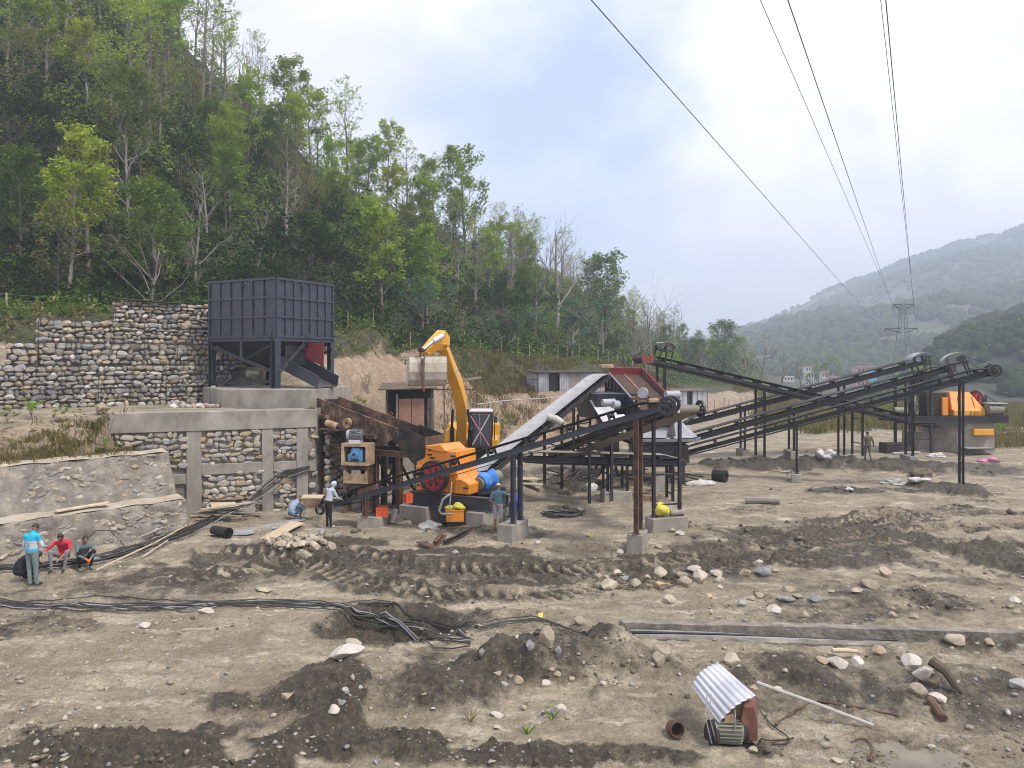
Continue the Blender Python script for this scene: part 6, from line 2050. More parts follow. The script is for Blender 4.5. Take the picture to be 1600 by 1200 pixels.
obj('rim', MB().beam(P(996, 688, 38.1), P(1086, 688, 38.1), 0.10, 0.14).beam(P(1086, 688, 38.1), P(1094, 685, 42.3), 0.1, 0.14).beam(P(996, 688, 38.1), P(1008, 684, 42.3), 0.1, 0.14), M['grey_steel'], t)
b5 = MB()
b5.prism([(0, 0.9), (2.3, 0.9), (2.5, 1.95), (-0.1, 1.95)], Vector((6.4, 38.6, 0)), (1, 0.02, 0), UPV, (0, 1, 0), 3.2)
obj('base_box', b5, M['dark'], t)
for x, y in ((6.6, 38.7), (8.6, 38.7), (6.6, 41.6), (8.6, 41.6)):
 obj('leg', MB().ibeam((x, y, gz(x, y) - 0.1), (x, y, 0.9), 0.2, 0.2, 0.02), M['dark'], t)
obj('side_door', MB().box((8.55, 38.55, 1.45), (0.7, 0.06, 0.6)), M['rust_dark'], t)
# ------------------------------------------------------------------ second crusher at the right
CY = 51.3
q = P(1493, 709, CY)
t = thing('crusher_plinth', (q.x, q.y, gz(q.x, q.y)), 'tall concrete block plinth under the orange crusher on the right', 'concrete plinth')
zt_ = P(1500, 660, CY).z
obj('block', MB().prism([(28.75, 52.4), (29.7, 51.2), (32.3, 51.4), (32.35, 54.2), (28.9, 54.4)], (0, 0, gz(30, 51) - 0.3), (1, 0, 0), (0, 1, 0), UPV, zt_ - gz(30, 51) + 0.3), M['concrete'], t, bevel=0.02)
q = P(1437, 700, 53)
obj('step_block', MB().prism([(27.5, 52.8), (28.7, 52.6), (28.7, 54.2), (27.5, 54.2)], (0, 0, gz(27, 53) - 0.3), (1, 0, 0), (0, 1, 0), UPV, 1.5), M['concrete'], t, bevel=0.02)
t = thing('second_crusher', (30.5, 52, zt_), 'orange crusher with red flywheels and olive motor on the right-hand plinth', 'crusher')
zd = P(1500, 655, CY).z
deck = MB()
for y in (51.0, 53.6):
 deck.ibeam((25.6, y, zd), (33.0, y + 0.05, zd), 0.24, 0.46, 0.03)
for x in (25.8, 28.3, 30.5, 32.9):
 deck.ibeam((x, 51.12, zd - 0.003), (x, 53.5, zd - 0.003), 0.2, 0.4, 0.03)
obj('deck_frame', deck, M['dark'], t)
z0 = zd + 0.235
X0 = P(1487, 640, 51.4).x
bp = [(0, 0.35), (0.12, 1.55), (1.55, 1.55), (2.25, 0.55), (2.25, 0.35)]
obj('body', MB().add([(X0 + x, 51.35 + y, z0 + z) for x, y, z in ((0, 0, .35), (2.25, 0, .35), (2.25, 1.9, .35), (0, 1.9, .35), (0.15, .6, 1.55), (1.5, .6, 1.55), (1.5, 1.5, 1.55), (0.15, 1.5, 1.55))], [(0, 1, 2, 3), (4, 5, 6, 7), (0, 1, 5, 4), (1, 2, 6, 5), (2, 3, 7, 6), (3, 0, 4, 7)]), M['orange'], t, bevel=0.03)
obj('lower_body', MB().prism([(0.1, 0), (2.2, 0), (2.2, 0.36), (0.1, 0.36)], (X0, 51.3, z0), (1, 0, 0), UPV, (0, 1, 0), 1.9), M['yellow'], t, bevel=0.02)
for x in (0.6, 1.75):
 obj('rib', MB().box((X0 + x * 0.85 + 0.1, 51.62, z0 + 0.92), (0.06, 0.10, 0.75), Matrix.Rotation(-0.46, 4, 'X')), M['orange'], t)
for x in (1.25, 1.5, 1.7):
 obj('foot_rib', MB().box((X0 + x, 51.25, z0 + 0.17), (0.05, 0.12, 0.32)), M['yellow'], t)
spoked(t, (X0 - 0.22, 52.1, z0 + 0.72), (0.93, -0.36, 0), 0.66, 0.3, 6, 'wheel_red', 'wheel_red')
spoked(t, (X0 + 2.45, 52.6, z0 + 1.05), (0.93, 0.3, 0), 0.6, 0.3, 6, 'wheel_red', 'dark')
obj('side_wall', MB().prism([(0, 0), (0.4, 0), (0.4, 1.2), (0, 1.2)], (X0 - 0.62, 51.4, z0), (1, 0, 0), UPV, (0, 1, 0), 0.4), M['orange'], t, bevel=0.02)
mo = obj('motor', MB().cyl((X0 + 2.25, 51.2, z0 + 0.42), (X0 + 3.25, 51.2, z0 + 0.42), 0.36, 0.34, 20), M['motor_green'], t, smooth=True)
obj('motor_cap', MB().cyl((X0 + 3.25, 51.2, z0 + 0.42), (X0 + 3.45, 51.2, z0 + 0.42), 0.34, 0.22, 18), M['black'], mo, smooth=True)
obj('motor_hood', MB().prism([(2.2, 0.80), (3.4, 0.80), (3.42, 0.86), (2.2, 0.86)], (X0, 50.85, z0), (1, 0, 0), UPV, (0, 1, 0), 0.75), M['galv_dull'], mo)
obj('motor_bed', MB().box((X0 + 2.8, 51.2, z0 + 0.04), (1.2, 0.7, 0.1)), M['dark'], t)
obj('drive_belt', MB().beam((X0 + 2.55, 52.4, z0 + 1.55), (X0 + 3.3, 51.5, z0 + 0.75), 0.2, 0.03).beam((X0 + 2.5, 52.2, z0 + 0.5), (X0 + 3.0, 51.4, z0 + 0.15), 0.2, 0.03), M['rubber'], t)
qb = P(1521, 680, 51)
obj('hanging_box', MB().prism([(0, 0), (1.3, 0), (1.3, 0.42), (0, 0.42)], (qb.x, 50.9, qb.z), (1, 0, 0), UPV, (0, 1, 0), 0.5), M['yellow'], t, bevel=0.02)
obj('feed_box', MB().prism([(0, 0), (1.1, 0), (1.3, 1.5), (-0.1, 1.5)], (27.9, 51.6, z0), (1, 0, 0), UPV, (0, 1, 0), 1.4), M['rust_dark'], t)
obj('feed_box', MB().prism([(0, 0), (0.8, 0), (1.0, 1.2), (0, 1.2)], (27.9, 52, z0 + 1.6), (1, 0, 0), UPV, (0, 1, 0), 1.2), M['dark'], t)
for x in (26.55, 28.0, 27.9):
 pass
for x, y in ((26.6, 51.3), (27.9, 51.1), (26.6, 53.3), (27.9, 53.3)):
 obj('tower_post', MB().ibeam((x, y, gz(x, y) - 0.1), (x, y, z0 + 2.6), 0.16, 0.16, 0.016), M['dark'], t)
obj('tower_rail', MB().beam((26.6, 51.2, zd - 0.35), (27.9, 51.0, zd - 0.35), 0.08, 0.08).beam((26.6, 51.2, 1.0), (28.4, 51.0, 1.0), 0.08, 0.08), M['dark'], t)
spoked(t, (27.1, 51.6, z0 + 0.7), (0.8, -0.6, 0), 0.72, 0.25, 6, 'motor_green', 'motor_green')
obj('left_motor', MB().cyl((25.4, 51.1, z0 + 0.35), (26.2, 51.1, z0 + 0.35), 0.24, 0.24, 16), M['motor_green'], t, smooth=True)
# ------------------------------------------------------------------ excavator
EY = 36.6
xb = P(735, 700, EY)
zg = gz(xb.x, xb.y)
t = thing('excavator', (xb.x, xb.y, zg), 'orange-yellow excavator with its boom raised, facing the crusher from behind', 'excavator')
def EP(x, y, Y):
 return P(x, y, Y)
for xo in (-1.05, 1.05):
 c = Vector((xb.x + xo, xb.y + 0.4, zg))
 pr = [(-1.7, 0.30), (-1.5, 0.06), (1.5, 0.06), (1.7, 0.30), (1.7, 0.55), (1.5, 0.78), (-1.5, 0.78), (-1.7, 0.55)]
 tr = obj('track', MB().prism(pr, c + Vector((-0.27, 0, 0)), (0, 1, 0), UPV, (1, 0, 0), 0.54), M['black'], t)
 for k in range(9):
  sh_ = MB().box(c + Vector((0, -1.4 + 0.35 * k, 0.80)), (0.56, 0.18, 0.05))
  obj('track_shoe', sh_, M['dark'], tr)
obj('turntable', MB().cyl((xb.x, xb.y + 0.4, zg + 0.55), (xb.x, xb.y + 0.4, zg + 1.05), 0.75, 0.75, 20), M['dark'], t)
zu = zg + 1.05
obj('upper_body', MB().prism([(-1.3, -0.7), (1.3, -0.7), (1.3, 2.2), (-1.3, 2.2)], (xb.x, xb.y + 0.6, zu), (1, 0, 0), (0, 1, 0), UPV, 0.45), M['yellow'], t, bevel=0.03)
obj('side_tank', MB().prism([(0, 0), (0.75, 0), (0.75, 0.78), (0.35, 0.86), (0.06, 0.70), (0, 0.4)], (EP(694, 690, EY).x, xb.y - 0.1, zu + 0.2), (1, 0, 0), UPV, (0, 1, 0), 1.6), M['yellow'], t, bevel=0.05)
obj('counterweight', MB().prism([(-1.3, 0.0), (1.35, 0.0), (1.35, 1.05), (-1.3, 1.05)], (xb.x, xb.y + 2.3, zu), (1, 0, 0), UPV, (0, 1, 0), 0.7), M['yellow'], t, bevel=0.08)
cx0, cx1 = EP(734, 700, EY).x, EP(768, 700, EY).x
cab = thing('cab_frame', (0, 0, 0), None, None)
COL.objects.unlink(cab)
bpy.data.objects.remove(cab)
cw = cx1 - cx0
zc0, zc1 = zu + 0.1, zu + 1.75
yc0, yc1 = xb.y - 0.35, xb.y + 1.15
fr = MB()
for x in (cx0, cx1):
 for y, top_ in ((yc0, zc1), (yc1, zc1)):
  fr.beam((x, y, zc0), (x, y + (0.18 if y == yc0 else 0), top_), 0.09, 0.09, (0, 1, 0))
for z in (zc0, zc1 - 0.04):
 fr.beam((cx0, yc0 + (0.18 if z > zc0 else 0), z), (cx1, yc0 + (0.18 if z > zc0 else 0), z), 0.08, 0.08)
 for x in (cx0, cx1):
  fr.beam((x, yc0, z), (x, yc1, z), 0.07, 0.07)
fr.beam((cx1, (yc0 + yc1) / 2, zc0), (cx1, (yc0 + yc1) / 2 + 0.1, zc1), 0.08, 0.08)
cb = obj('cab', fr, M['black'], t)
obj('window_pane', MB().plate([(cx0 + 0.05, yc0 + 0.02, zc0 + 0.05), (cx1 - 0.05, yc0 + 0.02, zc0 + 0.05), (cx1 - 0.05, yc0 + 0.17, zc1 - 0.1), (cx0 + 0.05, yc0 + 0.17, zc1 - 0.1)], 0.02), M['glass'], cb)
obj('window_pane', MB().plate([(cx1, yc0 + 0.1, zc0 + 0.5), (cx1, yc1 - 0.1, zc0 + 0.5), (cx1, yc1 - 0.1, zc1 - 0.1), (cx1, yc0 + 0.2, zc1 - 0.1)], 0.02), M['glass'], cb)
obj('window_pane', MB().plate([(cx0, yc0 + 0.1, zc0 + 0.05), (cx0, yc1 - 0.1, zc0 + 0.05), (cx0, yc1 - 0.1, zc1 - 0.1), (cx0, yc0 + 0.2, zc1 - 0.1)], 0.02), M['glass'], cb)
obj('cab_door', MB().plate([(cx1 + 0.03, yc0 + 0.2, zc0), (cx1 + 0.03, yc1 - 0.5, zc0), (cx1 + 0.03, yc1 - 0.5, zc0 + 0.7), (cx1 + 0.03, yc0 + 0.2, zc0 + 0.7)], 0.03), M['yellow'], cb)
obj('roof', MB().prism([(cx0 - 0.06, 0), (cx1 + 0.06, 0), (cx1 + 0.0, 0.1), (cx0 + 0.0, 0.1)], (0, yc0 + 0.1, zc1), (1, 0, 0), UPV, (0, 1, 0), yc1 - yc0), M['white_steel'], cb, bevel=0.03)
tp = yc0 - 0.03
obj('red_tape', MB().beam((cx0 + 0.05, tp + 0.15, zc1 - 0.15), (cx1 - 0.1, tp, zc0 + 0.1), 0.015, 0.06), M['cloth_pink'], cb)
obj('white_tape', MB().beam((cx1 - 0.08, tp + 0.15, zc1 - 0.1), (cx0 + 0.1, tp, zc0 + 0.05), 0.015, 0.05), M['sack_white'], cb)
obj('white_tape', MB().beam(((cx0 + cx1) / 2 - 0.05, tp + 0.14, zc1 - 0.1), ((cx0 + cx1) / 2 + 0.02, tp - 0.004, zc0 + 0.15), 0.012, 0.04), M['pale_grey'], cb)
obj('mirror', MB().box((cx1 + 0.22, yc0 + 0.1, zc1 - 0.35), (0.08, 0.12, 0.3)), M['black'], cb)
obj('handrail', MB().tube([(cx1 + 0.14, yc0 + 0.3, zc0), (cx1 + 0.14, yc0 + 0.3, zc1 - 0.2), (cx1 + 0.02, yc0 + 0.3, zc1 - 0.1)], 0.025, 6), M['black'], cb)
def boxtube(name, pts, wd, dp, m, parent, bevel=0.02):
 """a tapered box girder through pts; wd across, dp in depth"""
 vs, fs = [], []
 sx_ = Vector((1, 0, 0))
 for i, p in enumerate(pts):
  tg = (pts[min(i + 1, len(pts) - 1)] - pts[max(i - 1, 0)]).normalized()
  s_ = (sx_ - tg * sx_.dot(tg)).normalized()
  b_ = tg.cross(s_).normalized()
  for a, b in ((-1, -1), (1, -1), (1, 1), (-1, 1)):
   vs.append(p + s_ * a * wd[i] / 2 + b_ * b * dp[i] / 2)
 for i in range(len(pts) - 1):
  for k in range(4):
   fs.append((i * 4 + k, i * 4 + (k + 1) % 4, (i + 1) * 4 + (k + 1) % 4, (i + 1) * 4 + k))
 fs += [(0, 1, 2, 3), tuple(range(len(vs) - 4, len(vs)))]
 return obj(name, MB().add(vs, fs), m, parent, bevel=bevel)
bpts = [EP(720, 697, 36.3), EP(722, 660, 35.6), EP(721, 630, 34.9), EP(713, 600, 34.2), EP(702, 570, 33.4), EP(693, 542, 32.7)]
boom = boxtube('boom', bpts, [0.42, 0.46, 0.48, 0.46, 0.42, 0.36], [0.55, 0.68, 0.78, 0.72, 0.58, 0.42], M['yellow'], t)
tx = bpy.data.curves.new('lettering', 'FONT')
tx.body = 'JCB'
tx.size = 0.42
tx.extrude = 0.004
tx.align_x = 'CENTER'
tx.align_y = 'CENTER'
tmp_ = bpy.data.objects.new('lettering', tx)
COL.objects.link(tmp_)
tme = bpy.data.meshes.new_from_object(tmp_.evaluated_get(bpy.context.evaluated_depsgraph_get()))
bpy.data.objects.remove(tmp_)
tme.materials.append(M['sack_white'])
to = bpy.data.objects.new('lettering', tme)
COL.objects.link(to)
to.parent = boom
b0, b1 = bpts[3], bpts[4]
td = (b1 - b0).normalized()
nx_ = (Vector((1, 0, 0)) - td * td.x).normalized()
ty = nx_.cross(-td).normalized()
Mx = Matrix((-td, ty, nx_)).transposed().to_4x4()
to.matrix_local = Matrix.Translation((b0 * 0.45 + b1 * 0.55) + nx_ * 0.235 - Vector(t.location)) @ Mx
for xo in (-0.42, 0.42):
 obj('boom_cylinder', MB().tube([EP(721, 700, 36.2) + Vector((xo, -0.3, 0)), EP(721, 668, 35.3) + Vector((xo, -0.25, 0))], 0.11, 10).tube([EP(721, 668, 35.3) + Vector((xo, -0.25, 0)), EP(719, 640, 34.8) + Vector((xo * 0.8, 0, 0))], 0.06, 10), M['black'], t)
hs = MB()
for k in range(5):
 hs.tube([EP(713 + 3 * k, 690, 36.0), EP(713 + 3.2 * k, 683, 35.7), EP(714 + 3 * k, 676, 35.8)], 0.03, 6)
obj('hose_bundle', hs, M['tan_steel'], t)
spts = [EP(696, 536, 32.6), EP(690, 527, 32.3), EP(676, 540, 31.9), EP(657, 556, 31.5)]
stick = boxtube('stick', spts, [0.42, 0.44, 0.38, 0.26], [0.5, 0.62, 0.55, 0.34], M['yellow'], t)
obj('bucket_cylinder', MB().tube([EP(692, 524, 31.9), EP(677, 533, 31.6)], 0.11, 10).tube([EP(677, 533, 31.6), EP(661, 546, 31.3)], 0.06, 10), M['galv'], t, smooth=True)
obj('pin', MB().cyl(EP(656, 547, 31.0), EP(664, 547, 31.6), 0.10, 0.10, 10), M['black'], t)
obj('linkage', MB().beam(EP(660, 546, 31.3), EP(656, 560, 31.4), 0.12, 0.18).beam(EP(670, 551, 31.4), EP(664, 563, 31.5), 0.1, 0.16), M['yellow'], t)
bk = MB()
bw = 1.56
o_ = EP(639, 557, 31.0)
bx = Vector((0.97, 0.22, 0))
by = Vector((-0.22, 0.97, 0))
prf = [(0.10, 0.0), (0.0, -0.25), (-0.02, -0.62), (0.10, -0.95), (0.35, -1.15), (0.8, -1.22), (1.15, -1.1), (1.05, -1.05), (0.75, -1.15), (0.38, -1.08), (0.16, -0.9), (0.05, -0.62), (0.07, -0.25), (0.16, -0.03)]
bk.prism(prf, o_, by, UPV, bx, bw)
bucket = obj('bucket', bk, M['dust_bucket'], t, bevel=0.02)
cheek = [(0.10, 0.0), (0.0, -0.25), (-0.02, -0.62), (0.10, -0.95), (0.35, -1.15), (0.8, -1.22), (1.15, -1.1), (0.9, -0.4), (0.6, -0.02)]
for k in (0.0, bw - 0.04):
 obj('cheek', MB().prism(cheek, o_ + bx * k, by, UPV, bx, 0.04), M['dust_bucket'], bucket)
obj('bucket_floor', MB().prism([(0.1, -0.03), (0.6, -0.03), (0.6, 0.03), (0.1, 0.03)], o_, by, UPV, bx, bw), M['concrete'], bucket)
for k in range(5):
 q = o_ + bx * (0.1 + k * (bw - 0.2) / 4) + by * 1.1 + UPV * -1.12
 obj('tooth', MB().prism([(-0.05, 0), (0.05, 0), (0.03, -0.05), (-0.03, -0.05)], q, bx, UPV, by, 0.22), M['dark'], bucket)
for k in (0.45, 0.62):
 obj('bucket_ear', MB().prism([(0.05, -0.1), (0.5, -0.1), (0.4, 0.22), (0.2, 0.22)], o_ + bx * k, by, UPV, bx, 0.05), M['dark'], bucket)
solo('rust_bar', MB().tube([EP(661, 560, 31.0), EP(660, 585, 31.0), EP(662, 612, 31.0)], [0.07, 0.085, 0.04], 8), M['rust_brown'], EP(661, 585, 31), 'rusty red bar hanging down in front of the excavator bucket', 'steel bar')
# ------------------------------------------------------------------ sheds behind
def corrugated(mb, p, q, up, h, pitch=0.09, amp=0.022, sag=0.0):
 p, q, up = Vector(p), Vector(q), Vector(up).normalized()
 e = (q - p)
 ln = e.length
 e.normalize()
 nn = e.cross(up).normalized()
 n = int(ln / (pitch / 4))
 vs = []
 for i in range(n + 1):
  s = ln * i / n
  d = amp * math.sin(2 * math.pi * s / pitch)
  vs.append(p + e * s + nn * d)
  vs.append(p + e * s + nn * d + up * h)
 mb.add(vs, [(2 * i, 2 * i + 2, 2 * i + 3, 2 * i + 1) for i in range(n)])
 return mb
def sheet_shed(label, p, q, h, depth, sheets, roofm, mats, gapn=None):
 p, q = Vector(p), Vector(q)
 e = (q - p).normalized()
 nb = Vector((-e.y, e.x, 0))
 t = thing('sheet_shed', p, label, 'shed')
 ln = (q - p).length
 wd = ln / sheets
 for i in range(sheets):
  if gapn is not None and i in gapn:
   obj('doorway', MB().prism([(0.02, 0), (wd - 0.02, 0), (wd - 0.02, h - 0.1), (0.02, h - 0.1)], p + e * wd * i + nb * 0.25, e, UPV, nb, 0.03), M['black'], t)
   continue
  mb = corrugated(MB(), p + e * (wd * i + 0.02) + nb * 0.02 * (i % 2), p + e * (wd * (i + 1) - 0.01) + nb * 0.02 * (i % 2), UPV, h * (1 - 0.02 * (i % 3)), 0.16, 0.03)
  obj('wall_sheet', mb, M[mats[i % len(mats)]], t)
 for a, b in ((p, p + nb * depth), (q, q + nb * depth), (p + nb * depth, q + nb * depth)):
  obj('wall_sheet', corrugated(MB(), a, b, UPV, h * 0.97, 0.16, 0.03), M['galv_dull'], t)
 obj('roof', MB().plate([p - nb * 0.25 - e * 0.2 + UPV * (h + 0.02), q - nb * 0.25 + e * 0.2 + UPV * (h + 0.02), q + nb * (depth + 0.2) + e * 0.2 + UPV * (h + 0.2), p + nb * (depth + 0.2) - e * 0.2 + UPV * (h + 0.2)], 0.05), M[roofm], t)
 for k in (0, sheets // 2, sheets):
  obj('post', MB().beam(p + e * wd * k + nb * 0.08 - UPV * 0.2, p + e * wd * k + nb * 0.08 + UPV * h, 0.08, 0.08), M['wood_dark'], t)
 return t
a_, b_ = GP(841, 617), GP(936, 612)
zf = max(a_.z, b_.z)
a_ = P(841, 616, 63)
a_.z = gz(a_.x, a_.y)
b_ = P(938, 612, 65)
b_.z = a_.z
sheet_shed('long grey sheet-metal shed on the bank behind the screen', a_, b_, 1.75, 2.6, 6, 'rust_dark', ['galv_dull', 'galv_dull', 'galv_dull', 'pipe_dusty'], (1,))
a_ = P(1058, 628, 86)
a_.z = gz(a_.x, a_.y)
b_ = P(1106, 628, 87)
b_.z = a_.z
sheet_shed('small white sheet-metal shed with a dark doorway beyond the screen', a_, b_, 1.72, 2.4, 6, 'wood_dark', ['galv', 'galv'], (2,))
a_ = P(603, 652, 43.5)
zb = gz(a_.x, a_.y)
t = thing('site_hut', (a_.x, a_.y, zb), 'low dark hut with pinkish-brown boards behind the excavator bucket', 'hut')
ex_, ey_ = Vector((0.99, 0.1, 0)), Vector((-0.1, 0.99, 0))
Hh = P(603, 605, 43.5).z - zb
def UP(x, y, z):
 return Vector((a_.x, a_.y, zb)) + ex_ * x + ey_ * y + UPV * z
obj('roof', MB().plate([UP(-0.4, -0.5, Hh - 0.1), UP(2.9, -0.5, Hh - 0.02), UP(2.9, 2.6, Hh + 0.25), UP(-0.4, 2.6, Hh + 0.18)], 0.06), M['wood_dark'], t)
obj('back_wall', MB().prism([(0, 0), (2.7, 0), (2.7, Hh), (0, Hh)], UP(0, 2.4, 0), ex_, UPV, ey_, 0.05), M['black'], t)
for x in (0.05, 2.6):
 obj('post', MB().beam(UP(x, 0, -0.2), UP(x, 0, Hh - 0.12), 0.09, 0.09), M['wood_dark'], t)
obj('post', MB().beam(UP(0.62, 0, -0.2), UP(0.62, 0, Hh - 0.4), 0.1, 0.1), M['pipe_dusty'], t)
obj('side_wall', MB().prism([(0, 0), (2.3, 0), (2.3, Hh - 0.1), (0, Hh - 0.15)], UP(0.02, 0.05, 0), ey_, UPV, -ex_, 0.04), M['wood_dark'], t)
for i in range(2):
 x0 = 0.72 + i * 0.74
 obj('board', MB().prism([(x0, Hh * 0.42), (x0 + 0.71, Hh * 0.42), (x0 + 0.71, Hh * 0.86), (x0, Hh * 0.86)], UP(0, -0.02, 0), ex_, UPV, ey_, 0.04), surf('pink_brown_board', [(0.3, (0.26, 0.14, 0.10)), (0.7, (0.36, 0.21, 0.16))], 2.0, 0.85) if i == 0 else bpy.data.materials['pink_brown_board'], t)
obj('lower_board', MB().prism([(0.75, Hh * 0.30), (2.3, Hh * 0.30), (2.3, Hh * 0.40), (0.75, Hh * 0.40)], UP(0, -0.06, 0), ex_, UPV, ey_, 0.05), bpy.data.materials['pink_brown_board'], t)
obj('plinth', MB().prism([(0.65, -0.2), (1.6, -0.2), (1.6, Hh * 0.29), (0.65, Hh * 0.29)], UP(0, 0, 0), ex_, UPV, ey_, 0.3), M['concrete'], t)
obj('block_wall', MB().prism([(2.35, -0.2), (2.75, -0.2), (2.75, Hh * 0.85), (2.35, Hh * 0.85)], UP(0, 0.1, 0), ex_, UPV, ey_, 1.5), M['mortar'], t)
t = thing('lean_to', P(700, 640, 46), 'thin open lean-to roof on slender poles behind the excavator boom', 'lean-to')
obj('roof', MB().plate([P(690, 600, 45), P(752, 591, 46), P(752, 588, 48), P(690, 596, 47)], 0.06), M['wood_dark'], t)
for x, y in ((744, 46), (694, 45)):
 q = P(x, 594, y)
 obj('pole', MB().beam((q.x, q.y, gz(q.x, q.y) - 0.1), q, 0.06, 0.06), M['rust_brown'], t)
obj('rail', MB().beam(P(668, 609, 44.6), P(746, 608, 45.8), 0.05, 0.05), M['black'], t)
t = thing('pipe_rack', GP(815, 620), 'rusty open pipe frame at the left end of the long grey shed', 'frame')
fr = MB()
zb = gz(*P(815, 615, 62).xy)
for x in (803, 818, 832):
 q = P(x, 600, 62)
 fr.tube([(q.x, q.y, gz(q.x, q.y) - 0.1), (q.x, q.y, zb + 1.6)], 0.035, 6)
for zz in (1.55, 0.9):
 fr.tube([P(790, 600, 62).xy[:] + (zb + zz,), P(842, 600, 62).xy[:] + (zb + zz,)], 0.03, 6)
obj('pipes', fr, M['rust_brown'], t)
pts = [P(x, y, Y) for x, y, Y in ((745, 632, 44), (790, 626, 50), (840, 623, 54), (900, 619, 58), (935, 616, 60))]
solo('bank_pipe', MB().tube(pts, 0.045, 6), M['pvc'], pts[0], 'long thin pale pipe running along the top of the earth bank', 'pipe')
# ------------------------------------------------------------------ people
CL = {}
def cloth(name, col, var=0.18):
 if name not in CL:
  CL[name] = surf('cloth_' + name, [(0.3, tuple(c * (1 - var) for c in col)), (0.7, tuple(min(1, c * (1 + var)) for c in col))], 7.0, 0.9, 0, 6.0, 0.5, 0.03, world=False)
 return CL[name]
def person(label, loc, yaw, J, dress, hair=True, cap=None, hood=None, scale=1.0, band=None, text=None):
 """J: joints in the person's own frame (x right, y forward, z up). The whole figure is one skin; hair and headgear are its children."""
 mb = MB()
 bones = []
 def V(k):
  return Vector(J[k])
 def bone(kind, a, b, r0, r1, n=10, mid=None):
  a, b = Vector(a), Vector(b)
  pts = [a, a.lerp(b, 0.33), a.lerp(b, 0.66), b]
  m_ = mid if mid else (r0 + r1) / 2
  mb.tube(pts, [r0, (r0 + 2 * m_) / 3 if mid else r0 * 0.67 + r1 * 0.33, (2 * m_ + r1) / 3 if mid else r0 * 0.33 + r1 * 0.67, r1], n)
  mb.ball(a, r0 * 0.98, 10, 7)
  mb.ball(b, r1 * 0.98, 10, 7)
  bones.append((kind, a, b, max(r0, r1)))
 pel, chest, neck, head = V('pelvis'), V('chest'), V('neck'), V('head')
 bulk = dress.get('bulk', 1.0)
 up = (chest - pel).normalized()
 rt = (V('shr') - V('shl')).normalized()
 fw = up.cross(rt).normalized()
 fw = -fw if fw.y < 0 and abs(fw.y) > 0.2 else fw
 ts = [(-0.10, 0.150, 0.105), (0.0, 0.165, 0.115), (0.25, 0.150, 0.105), (0.5, 0.145, 0.105), (0.75, 0.165, 0.115), (1.0, 0.175, 0.105), (1.12, 0.13, 0.085), (1.2, 0.07, 0.06)]
 o = len(mb.v)
 for t_, a_, b_ in ts:
  c = pel.lerp(chest, t_) if t_ <= 1 else chest + (neck - chest) * ((t_ - 1) / 0.2)
  bend = J.get('hunch', 0.0) * math.sin(min(max(t_, 0), 1) * math.pi)
  c = c - fw * bend
  for k in range(14):
   an = 2 * math.pi * k / 14
   mb.v.append(tuple(c + rt * a_ * bulk * math.cos(an) + fw * b_ * bulk * math.sin(an)))
 for i in range(len(ts) - 1):
  for k in range(14):
   p_, q_ = o + i * 14 + k, o + i * 14 + (k + 1) % 14
   mb.f.append((p_, q_, q_ + 14, p_ + 14))
 mb.f.append(tuple(o + k for k in range(14))[::-1])
 mb.f.append(tuple(o + (len(ts) - 1) * 14 + k for k in range(14)))
 bones.append(('torso', pel, chest + (neck - chest) * 0.5, 0.17))
 bone('neck', neck - (head - neck) * 0.35, head - (head - neck) * 0.3, 0.056, 0.05)
 hu = (head - neck).normalized()
 hf = Vector(J.get('look', (0, 1, 0)))
 hf = (hf - hu * hf.dot(hu)).normalized()
 hr = hf.cross(hu).normalized()
 def HB(c, r):
  tmp = MB().ball((0, 0, 0), r, 14, 10)
  mb.add([head + hr * (p[0] + c[0]) + hf * (p[1] + c[1]) + hu * (p[2] + c[2]) for p in tmp.v], tmp.f)
 HB((0, 0, 0.02), (0.076, 0.095, 0.10))
 HB((0, 0.025, -0.055), (0.058, 0.068, 0.062))
 HB((0, 0.098, -0.018), (0.013, 0.020, 0.024))
 HB((0, 0.088, 0.020), (0.05, 0.014, 0.012))
 HB((0, 0.088, -0.062), (0.026, 0.010, 0.008))
 for s in (-1, 1):
  HB((s * 0.078, -0.005, -0.01), (0.012, 0.024, 0.034))
 bones.append(('head', head - hu * 0.09, head + hu * 0.09, 0.1))
 for s, sg in (('l', -1), ('r', 1)):
  sh, el, wr = V('sh' + s), V('el' + s), V('wr' + s)
  bone('uparm', sh, el, 0.058 * bulk, 0.043 * bulk)
  bone('forearm', el, wr, 0.043 * bulk, 0.030 * (bulk if dress.get('sleeve', 1) > 1.5 else 1))
  d = (wr - el).normalized()
  sd_ = d.cross(Vector((0, 0, 1)))
  sd_ = sd_.normalized() if sd_.length > 0.2 else Vector((1, 0, 0))
  nn = sd_.cross(d).normalized()
  pe = wr + d * 0.085
  bones.append(('hand', wr + d * 0.02, wr + d * 0.17, 0.05))
  mb.tube([wr, wr + d * 0.05, pe], [0.026, 0.032, 0.030], 10)
  for k, ln in enumerate((0.066, 0.078, 0.072, 0.056)):
   b0 = pe + sd_ * (k - 1.5) * 0.021
   k1_ = b0 + d * ln * 0.5 - nn * 0.008
   k2_ = k1_ + (d * 0.7 - nn * 0.7) * ln * 0.5
   mb.tube([b0 - d * 0.03, b0, k1_, k2_], [0.0105, 0.0105, 0.0095, 0.0085], 6)
  tb = wr + d * 0.03 + sd_ * sg * -0.026
  mb.tube([tb, tb + (d * 0.6 - sd_ * sg * 0.7) * 0.035, tb + (d * 0.9 - sd_ * sg * 0.35 - nn * 0.3) * 0.068], [0.014, 0.0115, 0.009], 6)
  hp, kn, an_, toe = V('hp' + s), V('kn' + s), V('an' + s), V('to' + s)
  lg = dress.get('loose', 1.0)
  bone('thigh', hp, kn, 0.088 * lg, 0.062 * lg)
  bone('shin', kn, an_, 0.060 * lg, 0.042 * lg)
